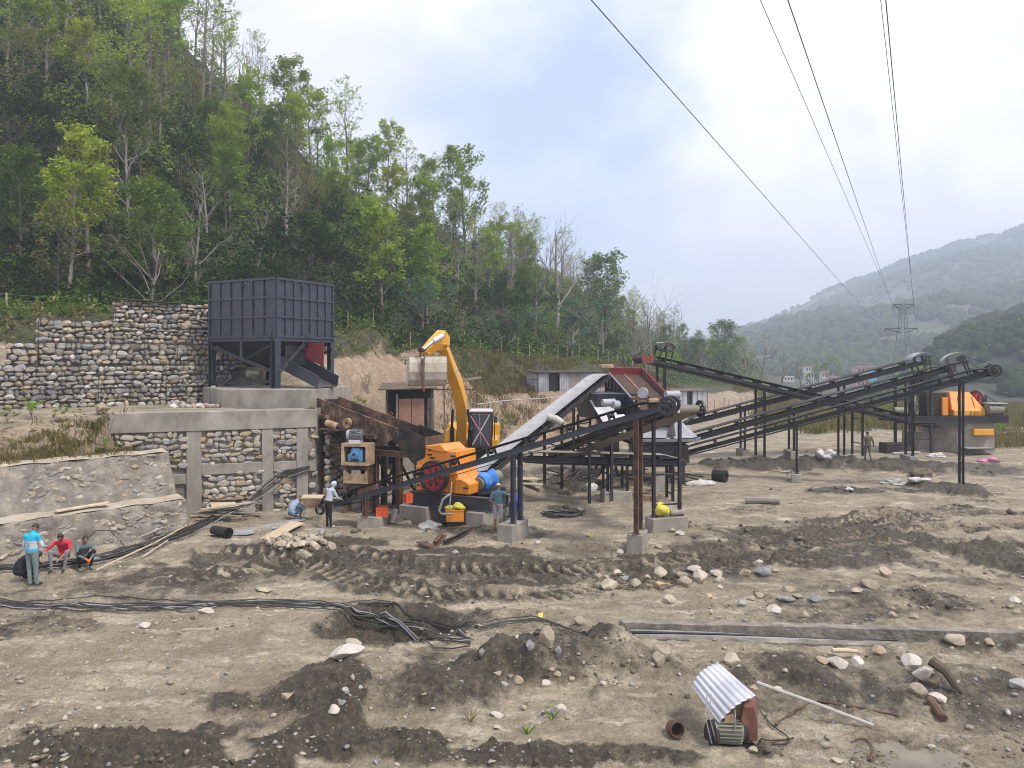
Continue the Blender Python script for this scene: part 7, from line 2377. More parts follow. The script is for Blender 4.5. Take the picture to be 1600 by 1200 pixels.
  bone('foot', an_ - Vector((0, 0, 0.02)), toe, 0.042, 0.034)
 me = mb.mesh('figure')
 fixnormals(me)
 tmp = bpy.data.objects.new('figure', me)
 COL.objects.link(tmp)
 rm = tmp.modifiers.new('r', 'REMESH')
 rm.mode = 'VOXEL'
 rm.voxel_size = 0.0145
 sm = tmp.modifiers.new('s', 'SMOOTH')
 sm.iterations = 2
 sm.factor = 0.5
 dg = bpy.context.evaluated_depsgraph_get()
 me2 = bpy.data.meshes.new_from_object(tmp.evaluated_get(dg))
 bpy.data.objects.remove(tmp)
 me2.name = 'person'
 n = len(me2.polygons)
 ce = np.empty(n * 3)
 me2.polygons.foreach_get('center', ce)
 ce = ce.reshape(-1, 3)
 best = np.full(n, 1e9)
 which = np.zeros(n, int)
 tpar = np.zeros(n)
 for i, (kind, a, b, r) in enumerate(bones):
  a_, b_ = np.array(a), np.array(b)
  ab = b_ - a_
  t_ = np.clip(((ce - a_) @ ab) / (ab @ ab), 0, 1)
  dd = np.linalg.norm(ce - a_ - t_[:, None] * ab, axis=1) - r
  m_ = dd < best
  best[m_] = dd[m_]
  which[m_] = i
  tpar[m_] = t_[m_]
 mats = [M['skin'], dress['top'], dress['legs'], dress['shoes'], dress.get('glove', M['skin'])] + ([band[2]] if band else [])
 mi = np.zeros(n, int)
 kinds = [b[0] for b in bones]
 slv = dress.get('sleeve', 2.0)          # 1 = to the elbow, 2 = to the wrist
 leg = dress.get('leg', 2.0)             # 1.1 = shorts
 for i, k in enumerate(kinds):
  m_ = which == i
  if k == 'torso':
   mi[m_ & (tpar > 0.10)] = 1
   mi[m_ & (tpar <= 0.10)] = 2
  elif k == 'uparm':
   mi[m_ & (tpar <= slv)] = 1
  elif k == 'forearm':
   mi[m_ & (tpar <= slv - 1)] = 1
  elif k == 'hand':
   mi[m_] = 4
  elif k == 'thigh':
   mi[m_] = 2
  elif k == 'shin':
   mi[m_ & (tpar <= leg - 1)] = 2
  elif k == 'foot':
   mi[m_] = 3
 if band:
  mi[(mi == 1) & (ce[:, 2] > band[0]) & (ce[:, 2] < band[1])] = 5
 for m_ in mats:
  me2.materials.append(m_)
 me2.polygons.foreach_set('material_index', mi)
 me2.polygons.foreach_set('use_smooth', np.ones(n, bool))
 me2.update()
 o = bpy.data.objects.new('person', me2)
 COL.objects.link(o)
 o.location = loc
 o.rotation_euler = (0, 0, yaw)
 o.scale = (scale,) * 3
 tag(o, label, 'person')
 def child(name, mbx, m):
  mm = mbx.mesh(name)
  fixnormals(mm)
  shade(mm)
  mm.materials.append(m)
  c = bpy.data.objects.new(name, mm)
  COL.objects.link(c)
  c.parent = o
  return c
 def shell(rx, ry, rz, zmin, fmax, drop=0.0):
  t_ = MB().ball((0, 0, 0), (rx, ry, rz), 18, 14)
  vs = []
  for p in t_.v:
   z_ = max(p[2], zmin)
   y_ = min(p[1], fmax)
   jit = 0.004 * math.sin(p[0] * 190 + p[1] * 170 + p[2] * 210)
   vs.append(head + hr * (p[0] + jit) + hf * (y_ + jit) + hu * (z_ + 0.025 + jit))
  return MB().add(vs, t_.f)
 if hair:
  child('hair', shell(0.080, 0.099, 0.103, -0.012, 0.066), M['hair'])
 if cap:
  b = shell(0.090, 0.106, 0.105, 0.025, 0.11)
  child('cap', b, cap)
  tmpb = MB().plate([head + hr * x + hf * y + hu * 0.055 for x, y in ((-0.07, 0.06), (0.07, 0.06), (0.05, 0.16), (-0.05, 0.16))], 0.012)
  child('cap_peak', tmpb, cap)
 if hood:
  child('hood', shell(0.100, 0.118, 0.125, -0.11, 0.05), hood)
 if text:
  body, size, pos, m = text
  cu = bpy.data.curves.new('lettering', 'FONT')
  cu.body = body
  cu.size = size
  cu.extrude = 0.003
  cu.align_x = 'CENTER'
  co_ = bpy.data.objects.new('lettering', cu)
  COL.objects.link(co_)
  dg = bpy.context.evaluated_depsgraph_get()
  mm = bpy.data.meshes.new_from_object(co_.evaluated_get(dg))
  bpy.data.objects.remove(co_)
  mm.materials.append(m)
  c = bpy.data.objects.new('lettering', mm)
  COL.objects.link(c)
  c.parent = o
  c.location = pos
  c.rotation_euler = (R(90), 0, 0)
 return o
def stand(**kw):
 J = dict(pelvis=(0, 0, 0.93), chest=(0, 0.02, 1.36), neck=(0, 0.03, 1.45), head=(0, 0.05, 1.575), shl=(-0.185, 0.0, 1.37), shr=(0.185, 0.0, 1.37),
 ell=(-0.24, -0.03, 1.09), elr=(0.24, -0.03, 1.09), wrl=(-0.22, 0.07, 0.86), wrr=(0.22, 0.07, 0.86),
 hpl=(-0.09, 0, 0.90), hpr=(0.09, 0, 0.90), knl=(-0.10, 0.02, 0.49), knr=(0.10, 0.02, 0.49), anl=(-0.11, -0.01, 0.08), anr=(0.11, -0.01, 0.08), tol=(-0.13, 0.16, 0.035), tor=(0.13, 0.16, 0.035))
 J.update(kw)
 return J
def squat(h=0.20, **kw):
 """sitting on the heels or on something low: knees up, arms forward"""
 J = dict(pelvis=(0, -0.12, h), chest=(0, 0.06, h + 0.42), neck=(0, 0.11, h + 0.51), head=(0, 0.17, h + 0.62), shl=(-0.185, 0.05, h + 0.43), shr=(0.185, 0.05, h + 0.43),
 ell=(-0.25, 0.22, h + 0.24), elr=(0.25, 0.22, h + 0.24), wrl=(-0.12, 0.42, h + 0.16), wrr=(0.12, 0.42, h + 0.16),
 hpl=(-0.09, -0.10, h), hpr=(0.09, -0.10, h), knl=(-0.19, 0.27, h + 0.28), knr=(0.19, 0.27, h + 0.28), anl=(-0.15, 0.12, 0.08), anr=(0.15, 0.12, 0.08), tol=(-0.17, 0.28, 0.035), tor=(0.17, 0.28, 0.035), hunch=0.06)
 J.update(kw)
 return J
c_black = cloth('black', (0.012, 0.012, 0.014))
shoe_d = cloth('dark_shoe', (0.03, 0.03, 0.035))
shoe_w = cloth('pale_shoe', (0.45, 0.44, 0.42))
p = GP(50, 916)
person('person in a sky blue and white hooded jacket standing with their back turned', p, -0.15,
 stand(head=(0.02, 0.09, 1.565), look=(0.35, 1, -0.4), ell=(-0.27, 0.02, 1.10), elr=(0.27, 0.06, 1.10), wrl=(-0.15, 0.23, 1.00), wrr=(0.20, 0.27, 1.02), hpl=(-0.085, 0, 0.9), anl=(-0.06, 0.0, 0.08), anr=(0.09, 0.05, 0.08), tol=(-0.08, 0.17, 0.035), tor=(0.13, 0.2, 0.035)),
 dict(top=cloth('sky_blue', (0.012, 0.42, 0.66)), legs=cloth('teal_grey', (0.16, 0.215, 0.21)), shoes=shoe_d, bulk=1.13, loose=1.1), band=(1.04, 1.25, cloth('jacket_white', (0.52, 0.54, 0.60))),
 text=('JR', 0.19, (-0.02, -0.142, 1.075), cloth('letter_blue', (0.10, 0.38, 0.52))))
p = GP(95, 890)
person('person in a red shirt and grey trousers sitting on the pipe bundle', p + Vector((0, 0.1, 0)), math.pi + 0.25,
 squat(0.36, look=(0, 1, -0.7), head=(0, 0.20, 0.97), wrl=(-0.05, 0.46, 0.40), wrr=(0.36, 0.44, 0.52), elr=(0.36, 0.22, 0.62), anl=(-0.12, 0.30, 0.08), anr=(0.20, 0.32, 0.08), tol=(-0.13, 0.46, 0.04), tor=(0.22, 0.48, 0.04), knl=(-0.2, 0.34, 0.56), knr=(0.24, 0.34, 0.58)),
 dict(top=cloth('crimson', (0.52, 0.022, 0.045)), legs=cloth('grey_trousers', (0.20, 0.215, 0.24)), shoes=shoe_d, sleeve=1.45))
p = GP(131, 889)
person('person in a grey jacket with bright orange gloves crouching beside the pipes', p, math.pi + 0.75,
 squat(0.27, look=(0.2, 1, -0.5), head=(0.0, 0.16, 0.90), wrl=(-0.06, 0.44, 0.36), wrr=(0.08, 0.46, 0.40)),
 dict(top=cloth('slate', (0.12, 0.15, 0.165)), legs=c_black, shoes=cloth('grey_shoe', (0.2, 0.2, 0.2)), glove=cloth('orange', (0.78, 0.16, 0.015)), bulk=1.08))
p = GP(36, 908)
person('person in black crouched over the cables behind the blue-jacketed person', p, -0.5,
 squat(0.26, look=(0.4, 1, -0.9), head=(0.08, 0.34, 0.66), neck=(0.05, 0.25, 0.62), chest=(0.02, 0.14, 0.60), shl=(-0.18, 0.12, 0.60), shr=(0.2, 0.14, 0.60), hunch=0.10),
 dict(top=c_black, legs=c_black, shoes=shoe_d, bulk=1.2, loose=1.15))
p = GP(460, 811)
person('person in a pale denim-blue shirt squatting with their back turned by the stone wall', p, -0.6,
 squat(0.20, look=(0.2, 1, -0.6), head=(0.03, 0.24, 0.76), hunch=0.09), dict(top=cloth('denim', (0.27, 0.36, 0.47)), legs=cloth('jeans_blue', (0.09, 0.15, 0.23)), shoes=shoe_d, bulk=1.12))
p = GP(513, 825)
person('person in a pale grey hooded sweatshirt and black trousers standing by the wheelbarrow', p, -0.75,
 stand(chest=(0, 0.12, 1.34), neck=(0, 0.17, 1.42), head=(0, 0.23, 1.53), look=(0, 1, -0.5), shl=(-0.185, 0.10, 1.35), shr=(0.185, 0.10, 1.35), ell=(-0.24, 0.20, 1.09), elr=(0.24, 0.22, 1.10), wrl=(-0.14, 0.42, 0.98), wrr=(0.16, 0.44, 1.0), anl=(-0.07, 0, .08), anr=(0.09, 0.04, .08), tol=(-.08, .17, .035), tor=(.1, .2, .035)),
 dict(top=cloth('pale_grey', (0.40, 0.46, 0.50)), legs=c_black, shoes=shoe_w, bulk=1.10), hood=cloth('pale_grey', (0.40, 0.46, 0.50)), band=(0.86, 1.0, cloth('waist_red', (0.4, 0.06, 0.07))), scale=1.02)
p = GP(778, 829)
person('person in a teal T-shirt, grey shorts and white cap, one hand on the post', p, -0.1,
 stand(shl=(-0.19, 0, 1.37), ell=(-0.27, -0.10, 1.10), wrl=(-0.02, -0.17, 0.95), elr=(0.40, 0.06, 1.27), wrr=(0.60, 0.10, 1.28), look=(0.4, 1, -0.1)),
 dict(top=cloth('teal', (0.10, 0.205, 0.25)), legs=cloth('grey_shorts', (0.36, 0.35, 0.36)), shoes=shoe_w, sleeve=0.75, leg=1.12, bulk=1.05, loose=1.1), hair=True, cap=M['sack_white'])
p = GP(810, 815)
person('person in a bright blue shirt and jeans sitting half hidden behind the footing', p + Vector((0, 0.25, 0)), 0.5,
 squat(0.42, look=(-0.2, 1, -0.4), anl=(-0.15, 0.45, 0.08), anr=(0.15, 0.45, 0.08), tol=(-0.17, 0.6, 0.035), tor=(0.17, 0.6, 0.035), knl=(-0.17, 0.34, 0.55), knr=(0.17, 0.34, 0.55)),
 dict(top=cloth('royal_blue', (0.02, 0.07, 0.48)), legs=cloth('jeans_mid', (0.10, 0.16, 0.24)), shoes=shoe_d))
p = GP(1356, 721)
person('person in an olive jacket walking away across the yard on the right', p, -0.1,
 stand(ell=(-0.27, -0.06, 1.1), elr=(0.29, 0.0, 1.12), wrl=(-0.25, 0.06, 0.88), wrr=(0.36, 0.12, 0.92), knl=(-0.1, 0.12, 0.5), anl=(-0.1, 0.14, 0.08), tol=(-0.11, 0.3, 0.035), knr=(0.1, -0.02, 0.48), anr=(0.1, -0.24, 0.12), tor=(0.11, -0.1, 0.04)),
 dict(top=cloth('olive', (0.105, 0.088, 0.055)), legs=cloth('camouflage', (0.11, 0.11, 0.095)), shoes=shoe_d, bulk=1.2, loose=1.1), cap=c_black)
# ------------------------------------------------------------------ rocks that can be told apart
ROCK = {}
for nm in ('rock_pale', 'rock_grey', 'rock_brown', 'rock_white'):
 ROCK[nm] = []
 for i in range(5):
  me = rock_mesh('rock', 500 + i * 7 + len(nm), 3, 0.14, 1.0, 0.0, 11, 0.50, 0.84)
  shade(me, True, 24)
  me.materials.append(M[nm])
  ROCK[nm].append(me)
rk = random.Random(5)
def rock(x, y, wpx, kind, label, asp=0.72, group=None, tilt=0.3, zoff=0.0, sink=0.22):
 p = GP(x, y + wpx * asp * 0.35)
 w_ = wpx / FPX * p.y
 me = rk.choice(ROCK[kind])
 o = bpy.data.objects.new('rock', me)
 COL.objects.link(o)
 h_ = w_ * asp
 o.location = (p.x, p.y + w_ * 0.2, p.z + h_ * (0.5 - sink) + zoff)
 o.scale = (w_ * 1.05, w_ * rk.uniform(0.75, 0.95), h_ * 1.1)
 o.rotation_euler = (rk.uniform(-tilt, tilt), rk.uniform(-tilt, tilt), rk.uniform(-0.6, 0.6))
 return tag(o, label, 'rock', group)
RL = [
 (933, 900, 15, 'p', 'small pale rock, leftmost of the row of rocks beyond the trench'), (947, 903, 12, 'p', 'second small pale rock from the left in the rock row'), (963, 898, 18, 'p', 'pale rock third from the left in the rock row'),
 (976, 904, 18, 'g', 'grey-blue rock near the left end of the rock row'), (952, 914, 28, 'p', 'broad pale rock at the front left of the rock row'), (992, 913, 22, 'p', 'rounded pale rock at the front of the rock row, below the grey-blue one'),
 (1011, 902, 14, 'p', 'small rock between the two largest rocks of the rock row'), (1031, 897, 29, 'p', 'large flat-topped tan rock in the middle of the rock row'), (1030, 914, 21, 'b', 'brownish rock in front of the large flat-topped one'),
 (1067, 899, 20, 'p', 'tan rock just right of the middle of the rock row'), (1073, 911, 29, 'p', 'broad smooth tan rock at the front of the rock row'), (1094, 903, 31, 'p', 'largest smooth tan rock of the rock row'),
 (1120, 896, 20, 'p', 'pale rock right of the largest smooth one in the rock row'), (1124, 906, 18, 'p', 'low pale rock at the right of the tight rock row'), (1085, 889, 22, 'w', 'whitish flat rock behind the rock row'),
 (1167, 895, 22, 'b', 'yellowish rock alone between the rock row and the grey boulders'), (1184, 881, 20, 'w', 'whitish boulder at the rear right of the rock row'), (1194, 893, 27, 'g', 'big grey-tan boulder at the right end of the rock row'), (1211, 891, 14, 'p', 'small pale rock beside the big grey-tan boulder'),
 (1048, 938, 26, 'p', 'jagged split pale rock alone in front of the rock row'), (1107, 933, 14, 'b', 'small brown rock in dark soil right of the split pale rock'), (1125, 918, 11, 'w', 'small whitish stone in front of the rock row'),
 (1162, 943, 20, 'g', 'speckled grey rock, leftmost of the group before the trench'), (1175, 935, 14, 'p', 'small tan rock beside the speckled grey rock'), (1187, 930, 18, 'p', 'upright tan rock behind the speckled grey rock'),
 (1229, 937, 31, 'g', 'long dark grey slab-like rock before the trench'), (1233, 921, 20, 'b', 'orange-brown rock behind the long grey slab'), (1250, 933, 22, 'p', 'pale angular rock right of the long grey slab'), (1276, 936, 23, 'g', 'grey wedge rock at the right of the group before the trench'),
 (1210, 954, 23, 'w', 'white-grey rock nearest the trench'), (1258, 961, 17, 'b', 'orange-brown rock at the trench edge'), (1362, 914, 29, 'p', 'big round tan boulder right of the group before the trench'), (1386, 894, 26, 'p', 'split tan boulder behind the big round one'), (1342, 923, 22, 'p', 'low flat tan rock left of the big round boulder'),
 (1301, 925, 14, 'p', 'small tan rock left of the flat tan one'), (1397, 962, 17, 'p', 'oval tan rock at the far trench edge, left of two'), (1429, 964, 14, 'b', 'oval tan rock at the far trench edge, right of two'),
 (908, 972, 25, 'p', 'round tan boulder at the left end of the trench'),
 (857, 1001, 29, 'p', 'tall egg-shaped boulder standing on the dirt mound'), (828, 1011, 15, 'g', 'small grey rock left of the egg-shaped boulder'), (872, 1019, 12, 'g', 'small grey rock at the foot of the egg-shaped boulder'),
 (872, 1113, 30, 'w', 'large round pinkish-white boulder in the foreground'), (850, 1114, 15, 'g', 'grey rock tucked beside the pinkish-white boulder'), (820, 1107, 13, 'p', 'small tan rock left of the pinkish-white boulder'), (886, 1122, 10, 'b', 'small brown rock at the right foot of the pinkish-white boulder'),
 (852, 1069, 17, 'w', 'cream and grey split rock above the pinkish-white boulder'), (871, 1054, 12, 'b', 'ochre pebble-like rock right of the mound hollow'), (862, 1047, 10, 'p', 'small pale rock at the top of the mound hollow'), (893, 1063, 11, 'b', 'orange-tan rock right of the mound hollow'),
 (778, 1054, 16, 'p', 'pale rock, leftmost of four on the mound'), (798, 1058, 14, 'g', 'grey rock, second of four on the mound'), (788, 1069, 12, 'g', 'dull grey rock, lowest of four on the mound'), (809, 1065, 19, 'b', 'brownish broad rock, rightmost of four on the mound'),
 (776, 1119, 22, 'w', 'flat white rock with a reddish streak in the foreground'), (775, 1137, 17, 'p', 'round pale rock below the flat white one'), (797, 1099, 11, 'b', 'small ochre rock above the flat white one'), (677, 1109, 15, 'g', 'flat blue-grey stone on the dark slope of the mound'),
 (540, 1083, 17, 'g', 'upper of two blue-grey rocks on the left of the mound'), (533, 1098, 17, 'g', 'lower of two blue-grey rocks on the left of the mound'), (520, 1112, 21, 'w', 'white rock below the two blue-grey ones'), (563, 1075, 9, 'g', 'small grey stone above the two blue-grey rocks'),
 (550, 1006, 28, 'p', 'tan boulder half buried at the pit edge'), (538, 1021, 58, 'w', 'long flat whitish slab half buried in the mound'), (447, 1088, 22, 'p', 'pale boulder half buried in the dark slope on the left'), (700, 1047, 9, 'w', 'small white stone on the mound top'), (753, 1021, 11, 'g', 'small grey stone left of the egg-shaped boulder'),
 (1030, 1034, 22, 'p', 'long pale rock sloping on the mound right of the egg-shaped boulder'), (1002, 1025, 11, 'g', 'small grey stone left of the long pale rock'), (1020, 1039, 12, 'w', 'small white stone below the long pale rock'), (943, 1069, 11, 'w', 'white chip on the mound, left of a tan pebble'), (962, 1067, 11, 'p', 'tan pebble right of the white chip'), (988, 1070, 10, 'g', 'small blue-grey stone in the middle foreground'),
 (1145, 1031, 26, 'p', 'pale boulder just behind the corrugated sheet'), (1218, 1078, 15, 'p', 'triangular tan rock right of the corrugated sheet'), (1177, 1077, 15, 'p', 'tan rock peeping over the corrugated sheet edge'), (1176, 1174, 18, 'p', 'round dull rock at the foot of the pump motor'),
 (1497, 1001, 32, 'p', 'large grey-tan boulder at the trench end on the right'), (1476, 1027, 17, 'p', 'pale rock below the large grey-tan boulder'), (1426, 1034, 31, 'w', 'flat whitish rock at the right end of the flat row'), (1411, 1027, 20, 'b', 'orange-white rock in the flat row'), (1375, 1018, 22, 'b', 'brown rock behind the flat row of stones'),
 (1341, 1035, 25, 'w', 'whitish flat rock in the middle of the flat row'), (1311, 1037, 32, 'w', 'long flat whitish rock in the flat row'), (1286, 1033, 21, 'p', 'round tan rock at the left end of the flat row'), (1443, 1056, 38, 'w', 'whitish boulder with a dark branch lying on it'), (1440, 1082, 37, 'p', 'grey-tan boulder below the whitish boulder'), (1471, 1092, 32, 'w', 'pale angular boulder right of the grey-tan one'),
 (1456, 1169, 14, 'w', 'small white rock near the muddy puddle'), (1594, 1070, 28, 'g', 'grey boulder at the right edge of the picture'), (1594, 986, 24, 'b', 'ochre boulder at the right edge above the grey one'), (1588, 939, 18, 'w', 'pinkish white rock, topmost of the pile at the right edge'), (1580, 948, 14, 'p', 'tan rock, left of the pile at the right edge'), (1591, 956, 15, 'p', 'pale rock, lowest of the pile at the right edge'),
 (1516, 1137, 12, 'p', 'small tan rock right of the rusty pipe stub'), (1310, 1190, 22, 'p', 'low flat tan rock at the bottom edge of the picture'), (1546, 1006, 20, 'p', 'tan rock on the earth heap at the right end of the trench'), (1527, 1006, 11, 'g', 'small grey rock on the earth heap by the trench end'),
 (922, 837, 13, 'b', 'brown rock lying alone left of the rusty double post'), (969, 862, 12, 'w', 'whitish rock at the wet patch by the rusty double post'), (1063, 833, 16, 'w', 'whitish rock against the wide footing'), (1050, 829, 12, 'p', 'upright tan chip leaning on the wide footing'), (1030, 854, 14, 'p', 'tan rock half sunk behind the wet patch'),
 (712, 863, 13, 'w', 'white rock beside the tyre track, left of the footing'), (223, 977, 21, 'w', 'smooth pale round stone beside the cable bundle'), (320, 956, 29, 'w', 'flat whitish stone under the cable bundle'), (85, 932, 10, 'p', 'pale stone in front of the blue-jacketed person'), (100, 938, 9, 'p', 'small pale stone right of the pale one before the blue-jacketed person'), (133, 927, 8, 'g', 'little grey stone in front of the crouching person'),
 (387, 984, 9, 'p', 'little pale pebble on the dry flat at left'), (410, 922, 26, 'p', 'flat tan slab beside the tyre track at left'), (906, 795, 14, 'w', 'pale lump beside the wire tangle'), (840, 848, 10, 'w', 'little white stone right of the long footing'),
 ]
KM = {'p': 'rock_pale', 'g': 'rock_grey', 'b': 'rock_brown', 'w': 'rock_white'}
for x, y, w_, k, lab in RL:
 asp = 1.25 if 'egg-shaped' in lab else 0.95 if 'round pinkish' in lab else 0.34 if ('flat' in lab and 'flat-topped' not in lab and 'flat row' not in lab) or 'slab' in lab else 0.66
 rock(x, y, w_, KM[k], lab, asp, 'loose rocks on the site', 0.1 if 'egg' in lab else 0.3, 0, 0.1 if 'egg' in lab else 0.24)
hp = [(408 + rk.random() * 118, 836 + rk.random() * 24, rk.uniform(9, 20)) for _ in range(46)]
hp.sort(key=lambda q: q[1])
for i, (x, y, w_) in enumerate(hp):
 if abs(x - 467) / 66 + abs(y - 849) / 18 > 1.15:
  continue
 rock(x, y, w_, 'rock_pale', 'pale angular stone in the rubble heap below the plywood sheet', rk.uniform(0.6, 0.85), 'stones of the rubble heap', 0.6, 0.07 * max(0, 1 - abs(y - 849) / 14), 0.2)
rock(502, 836, 16, 'rock_grey', 'blue-grey rock on the right of the rubble heap', 0.8, 'loose rocks on the site', zoff=0.12)
rock(525, 836, 13, 'rock_grey', 'small blue-grey rock right beside the rubble heap', 0.8, 'loose rocks on the site')
def rock_at(p, w_, kind, label, asp=0.7, group=None):
 o = bpy.data.objects.new('rock', rk.choice(ROCK[kind]))
 COL.objects.link(o)
 o.location = p
 o.scale = (w_, w_ * 0.85, w_ * asp)
 o.rotation_euler = (rk.uniform(-.3, .3), rk.uniform(-.3, .3), rk.uniform(-1, 1))
 return tag(o, label, 'rock', group)
for i in range(13):
 x = 262 + i * 6.5 + rk.uniform(-3, 3)
 q = P(x, 640, 34.0)
 rock_at((q.x, q.y + rk.uniform(-0.2, 0.3), 4.2), rk.uniform(0.25, 0.48), 'rock_white' if i % 3 else 'rock_pale', 'pale rock lying along the foot of the gabion wall before the hopper', 0.7, 'pale rocks along the wall top')
q = P(157, 674, 30.2)
rock_at((q.x, q.y, gz(q.x, q.y) + 0.2), 0.62, 'rock_pale', 'yellowish white boulder lodged in the earth bank above the masonry wall', 1.0)
q = P(98, 683, 29.3)
rock_at((q.x, q.y, gz(q.x, q.y) + 0.05), 0.75, 'rock_brown', 'brown flat boulder on the grassy bank above the masonry wall', 0.4)
# --- gravel and crumbs no one could count
def gravel(name, n, seed, y0, y1, smin, smax, mat, u=0.72, mudonly=0.0):
 rs = np.random.RandomState(seed)
 Y = 1.0 / (1 / y0 + (1 / y1 - 1 / y0) * rs.rand(n))
 X = rs.uniform(-u, u, n) * Y
 z, mud, veg, scar = terrain(X, Y)
 d1 = segdist(RAISE, X, Y)
 cl = fbm(X, Y, 2.5, 3, seed + 9)
 k = (d1 < -0.1) & (cl * 1.3 + rs.rand(n) * 0.7 > 0.42) & (mud >= mudonly * rs.rand(n)) & ~((np.abs(Y - trench_y(X)) < 0.32) & (X > 2.5))
 X, Y, z = X[k], Y[k], z[k]
 m = len(X)
 g = (1 + math.sqrt(5)) / 2
 b0 = bmesh.new()
 bmesh.ops.create_icosphere(b0, subdivisions=1, radius=0.5)
 sv = np.array([v.co[:] for v in b0.verts])
 sf = np.array([[v.index for v in f.verts] for f in b0.faces])
 b0.free()
 s = (smin + (smax - smin) * rs.rand(m) ** 3.2)
 v = sv[None] * (1 + 0.3 * rs.normal(size=(m, len(sv), 1)))
 an = rs.rand(m) * 6.28
 sc = np.stack([s * rs.uniform(0.8, 1.5, m), s * rs.uniform(0.7, 1.1, m), s * rs.uniform(0.45, 0.9, m)], -1)
 v = v * sc[:, None, :]
 ca, sa = np.cos(an)[:, None], np.sin(an)[:, None]
 v = np.stack([v[..., 0] * ca - v[..., 1] * sa, v[..., 0] * sa + v[..., 1] * ca, v[..., 2]], -1)
 v = v + np.stack([X, Y, z + sc[:, 2] * 0.18], -1)[:, None, :]
 f = sf[None] + (np.arange(m) * len(sv))[:, None, None]
 o = obj(name, np_mesh(name, v.reshape(-1, 3), f.reshape(-1, 3), None), mat)
 o['kind'] = 'stuff'
def gravel_mat(name, a, b_, c):
 return surf(name, [(0.32, a), (0.5, b_), (0.68, c)], 3.7, 0.92, 0, 3.0, 0.3, 0.01)
gravel('gravel', 5600, 1, 10.5, 48, 0.02, 0.13, gravel_mat('pale_gravel', (0.20, 0.17, 0.13), (0.31, 0.275, 0.22), (0.46, 0.425, 0.37)))
gravel('gravel', 1800, 2, 10.5, 40, 0.02, 0.10, gravel_mat('grey_gravel', (0.13, 0.13, 0.13), (0.22, 0.22, 0.222), (0.36, 0.36, 0.365)))
gravel('dirt_clods', 20000, 3, 10.3, 36, 0.015, 0.12, gravel_mat('soil_clods', (0.048, 0.038, 0.027), (0.105, 0.085, 0.060), (0.19, 0.155, 0.11)), mudonly=0.8)
gravel('dirt_clods', 3500, 4, 26, 56, 0.06, 0.34, M['soil_clods'] if 'soil_clods' in M else bpy.data.materials['soil_clods'], mudonly=1.0)
# ------------------------------------------------------------------ cables
def ground_path(px, jx=0.0, jy=0.0, lift=0.03, wob=0.0, seed=0, step=6):
 """a line laid over the real ground through pixel points"""
 r_ = random.Random(seed)
 base = [GP(x + jx, y + jy) for x, y in px]
 out = []
 n = len(base)
 for i in range(n - 1):
  p0, p1, p2, p3 = base[max(i - 1, 0)], base[i], base[i + 1], base[min(i + 2, n - 1)]
  for k in range(step):
   t_ = k / step
   q = 0.5 * ((2 * p1) + (p2 - p0) * t_ + (2 * p0 - 5 * p1 + 4 * p2 - p3) * t_ ** 2 + (3 * p1 - p0 - 3 * p2 + p3) * t_ ** 3)
   out.append(q)
 out.append(base[-1])
 w0 = r_.random() * 10
 xs = [q.x for q in out]
 ys = [q.y + wob * float(vnoise(np.array([q.x * 0.9 + w0]), np.array([w0]))[0]) for q in out]
 zs = gzs(xs, ys)
 return [Vector((x, y, z + lift)) for x, y, z in zip(xs, ys, zs)]
def smooth_z(pts, k=2):
 zs = [p.z for p in pts]
 return [Vector((p.x, p.y, max(p.z, sum(zs[max(0, i - k):i + k + 1]) / len(zs[max(0, i - k):i + k + 1])))) for i, p in enumerate(pts)]
WORDN = ['first', 'second', 'third', 'fourth', 'fifth', 'sixth', 'seventh', 'eighth', 'ninth', 'tenth', 'eleventh', 'twelfth']
def cable(px, label, m='cable', r=0.022, group=None, cat='cable', name='cable', **kw):
 ks = kw.pop('sm', 3)
 pts = smooth_z(ground_path(px, **kw), ks)
 return solo(name, MB().tube(pts, r, 6), M[m], pts[0], label, cat, group, smooth=True)
MAIN = [(-30, 944), (60, 949), (150, 951), (250, 950), (330, 948), (420, 946), (500, 948), (548, 953), (585, 968), (620, 986), (670, 998), (735, 1006)]
for i in range(9):
 cable(MAIN, '%s cable from the back in the thick cable bundle crossing the yard' % WORDN[i], 'cable' if i % 3 else 'cable_grey', 0.020 if i % 2 else 0.015, 'thick cable bundle', sm=9, jy=(i - 4) * 1.05, wob=0.22, seed=i + 1, lift=0.03 + 0.012 * (i % 3))
UPPER = [(-30, 938), (80, 941), (180, 937), (300, 938), (400, 940), (520, 942), (575, 944), (610, 945)]
cable(UPPER, 'thin black cable running behind the thick cable bundle', 'cable', 0.014, wob=0.2, seed=31)
THIN = [(560, 943), (605, 945), (640, 962), (680, 975), (740, 976), (790, 970), (850, 972), (915, 990)]
for i in range(4):
 cable([(x, y + i * (2.5 if 2 < j < 6 else 0.6)) for j, (x, y) in enumerate(THIN)], '%s thin cable from the top sagging over the pit towards the trench' % WORDN[i], 'cable', 0.013, 'thin cables over the pit', seed=40 + i, wob=0.05, lift=0.05)
TRN = [(985, 1003), (1060, 1003), (1150, 1004), (1230, 1002), (1300, 1001), (1370, 1004), (1420, 1007)]
for i in range(6):
 xs = np.linspace(2.7, 8.6, 40)
 pts = [Vector((x, trench_y(x) - 0.10 + 0.045 * (i - 2.5) + 0.03 * math.sin(x * 0.9 + i), -0.02 + 0.035 * (i % 2) + 0.06 * math.sin((x - 2) * 0.55 + i * 0.4))) for x in xs]
 solo('cable', MB().tube(pts, 0.022, 6), M['cable' if i % 3 else 'cable_grey'], pts[0], '%s cable from the near side inside the concrete trench' % WORDN[i], 'cable', 'cables in the trench', smooth=True)
PB = [(-30, 893), (60, 889), (140, 880), (210, 862), (260, 846), (305, 828), (345, 808), (385, 788), (415, 760), (440, 738), (482, 727)]
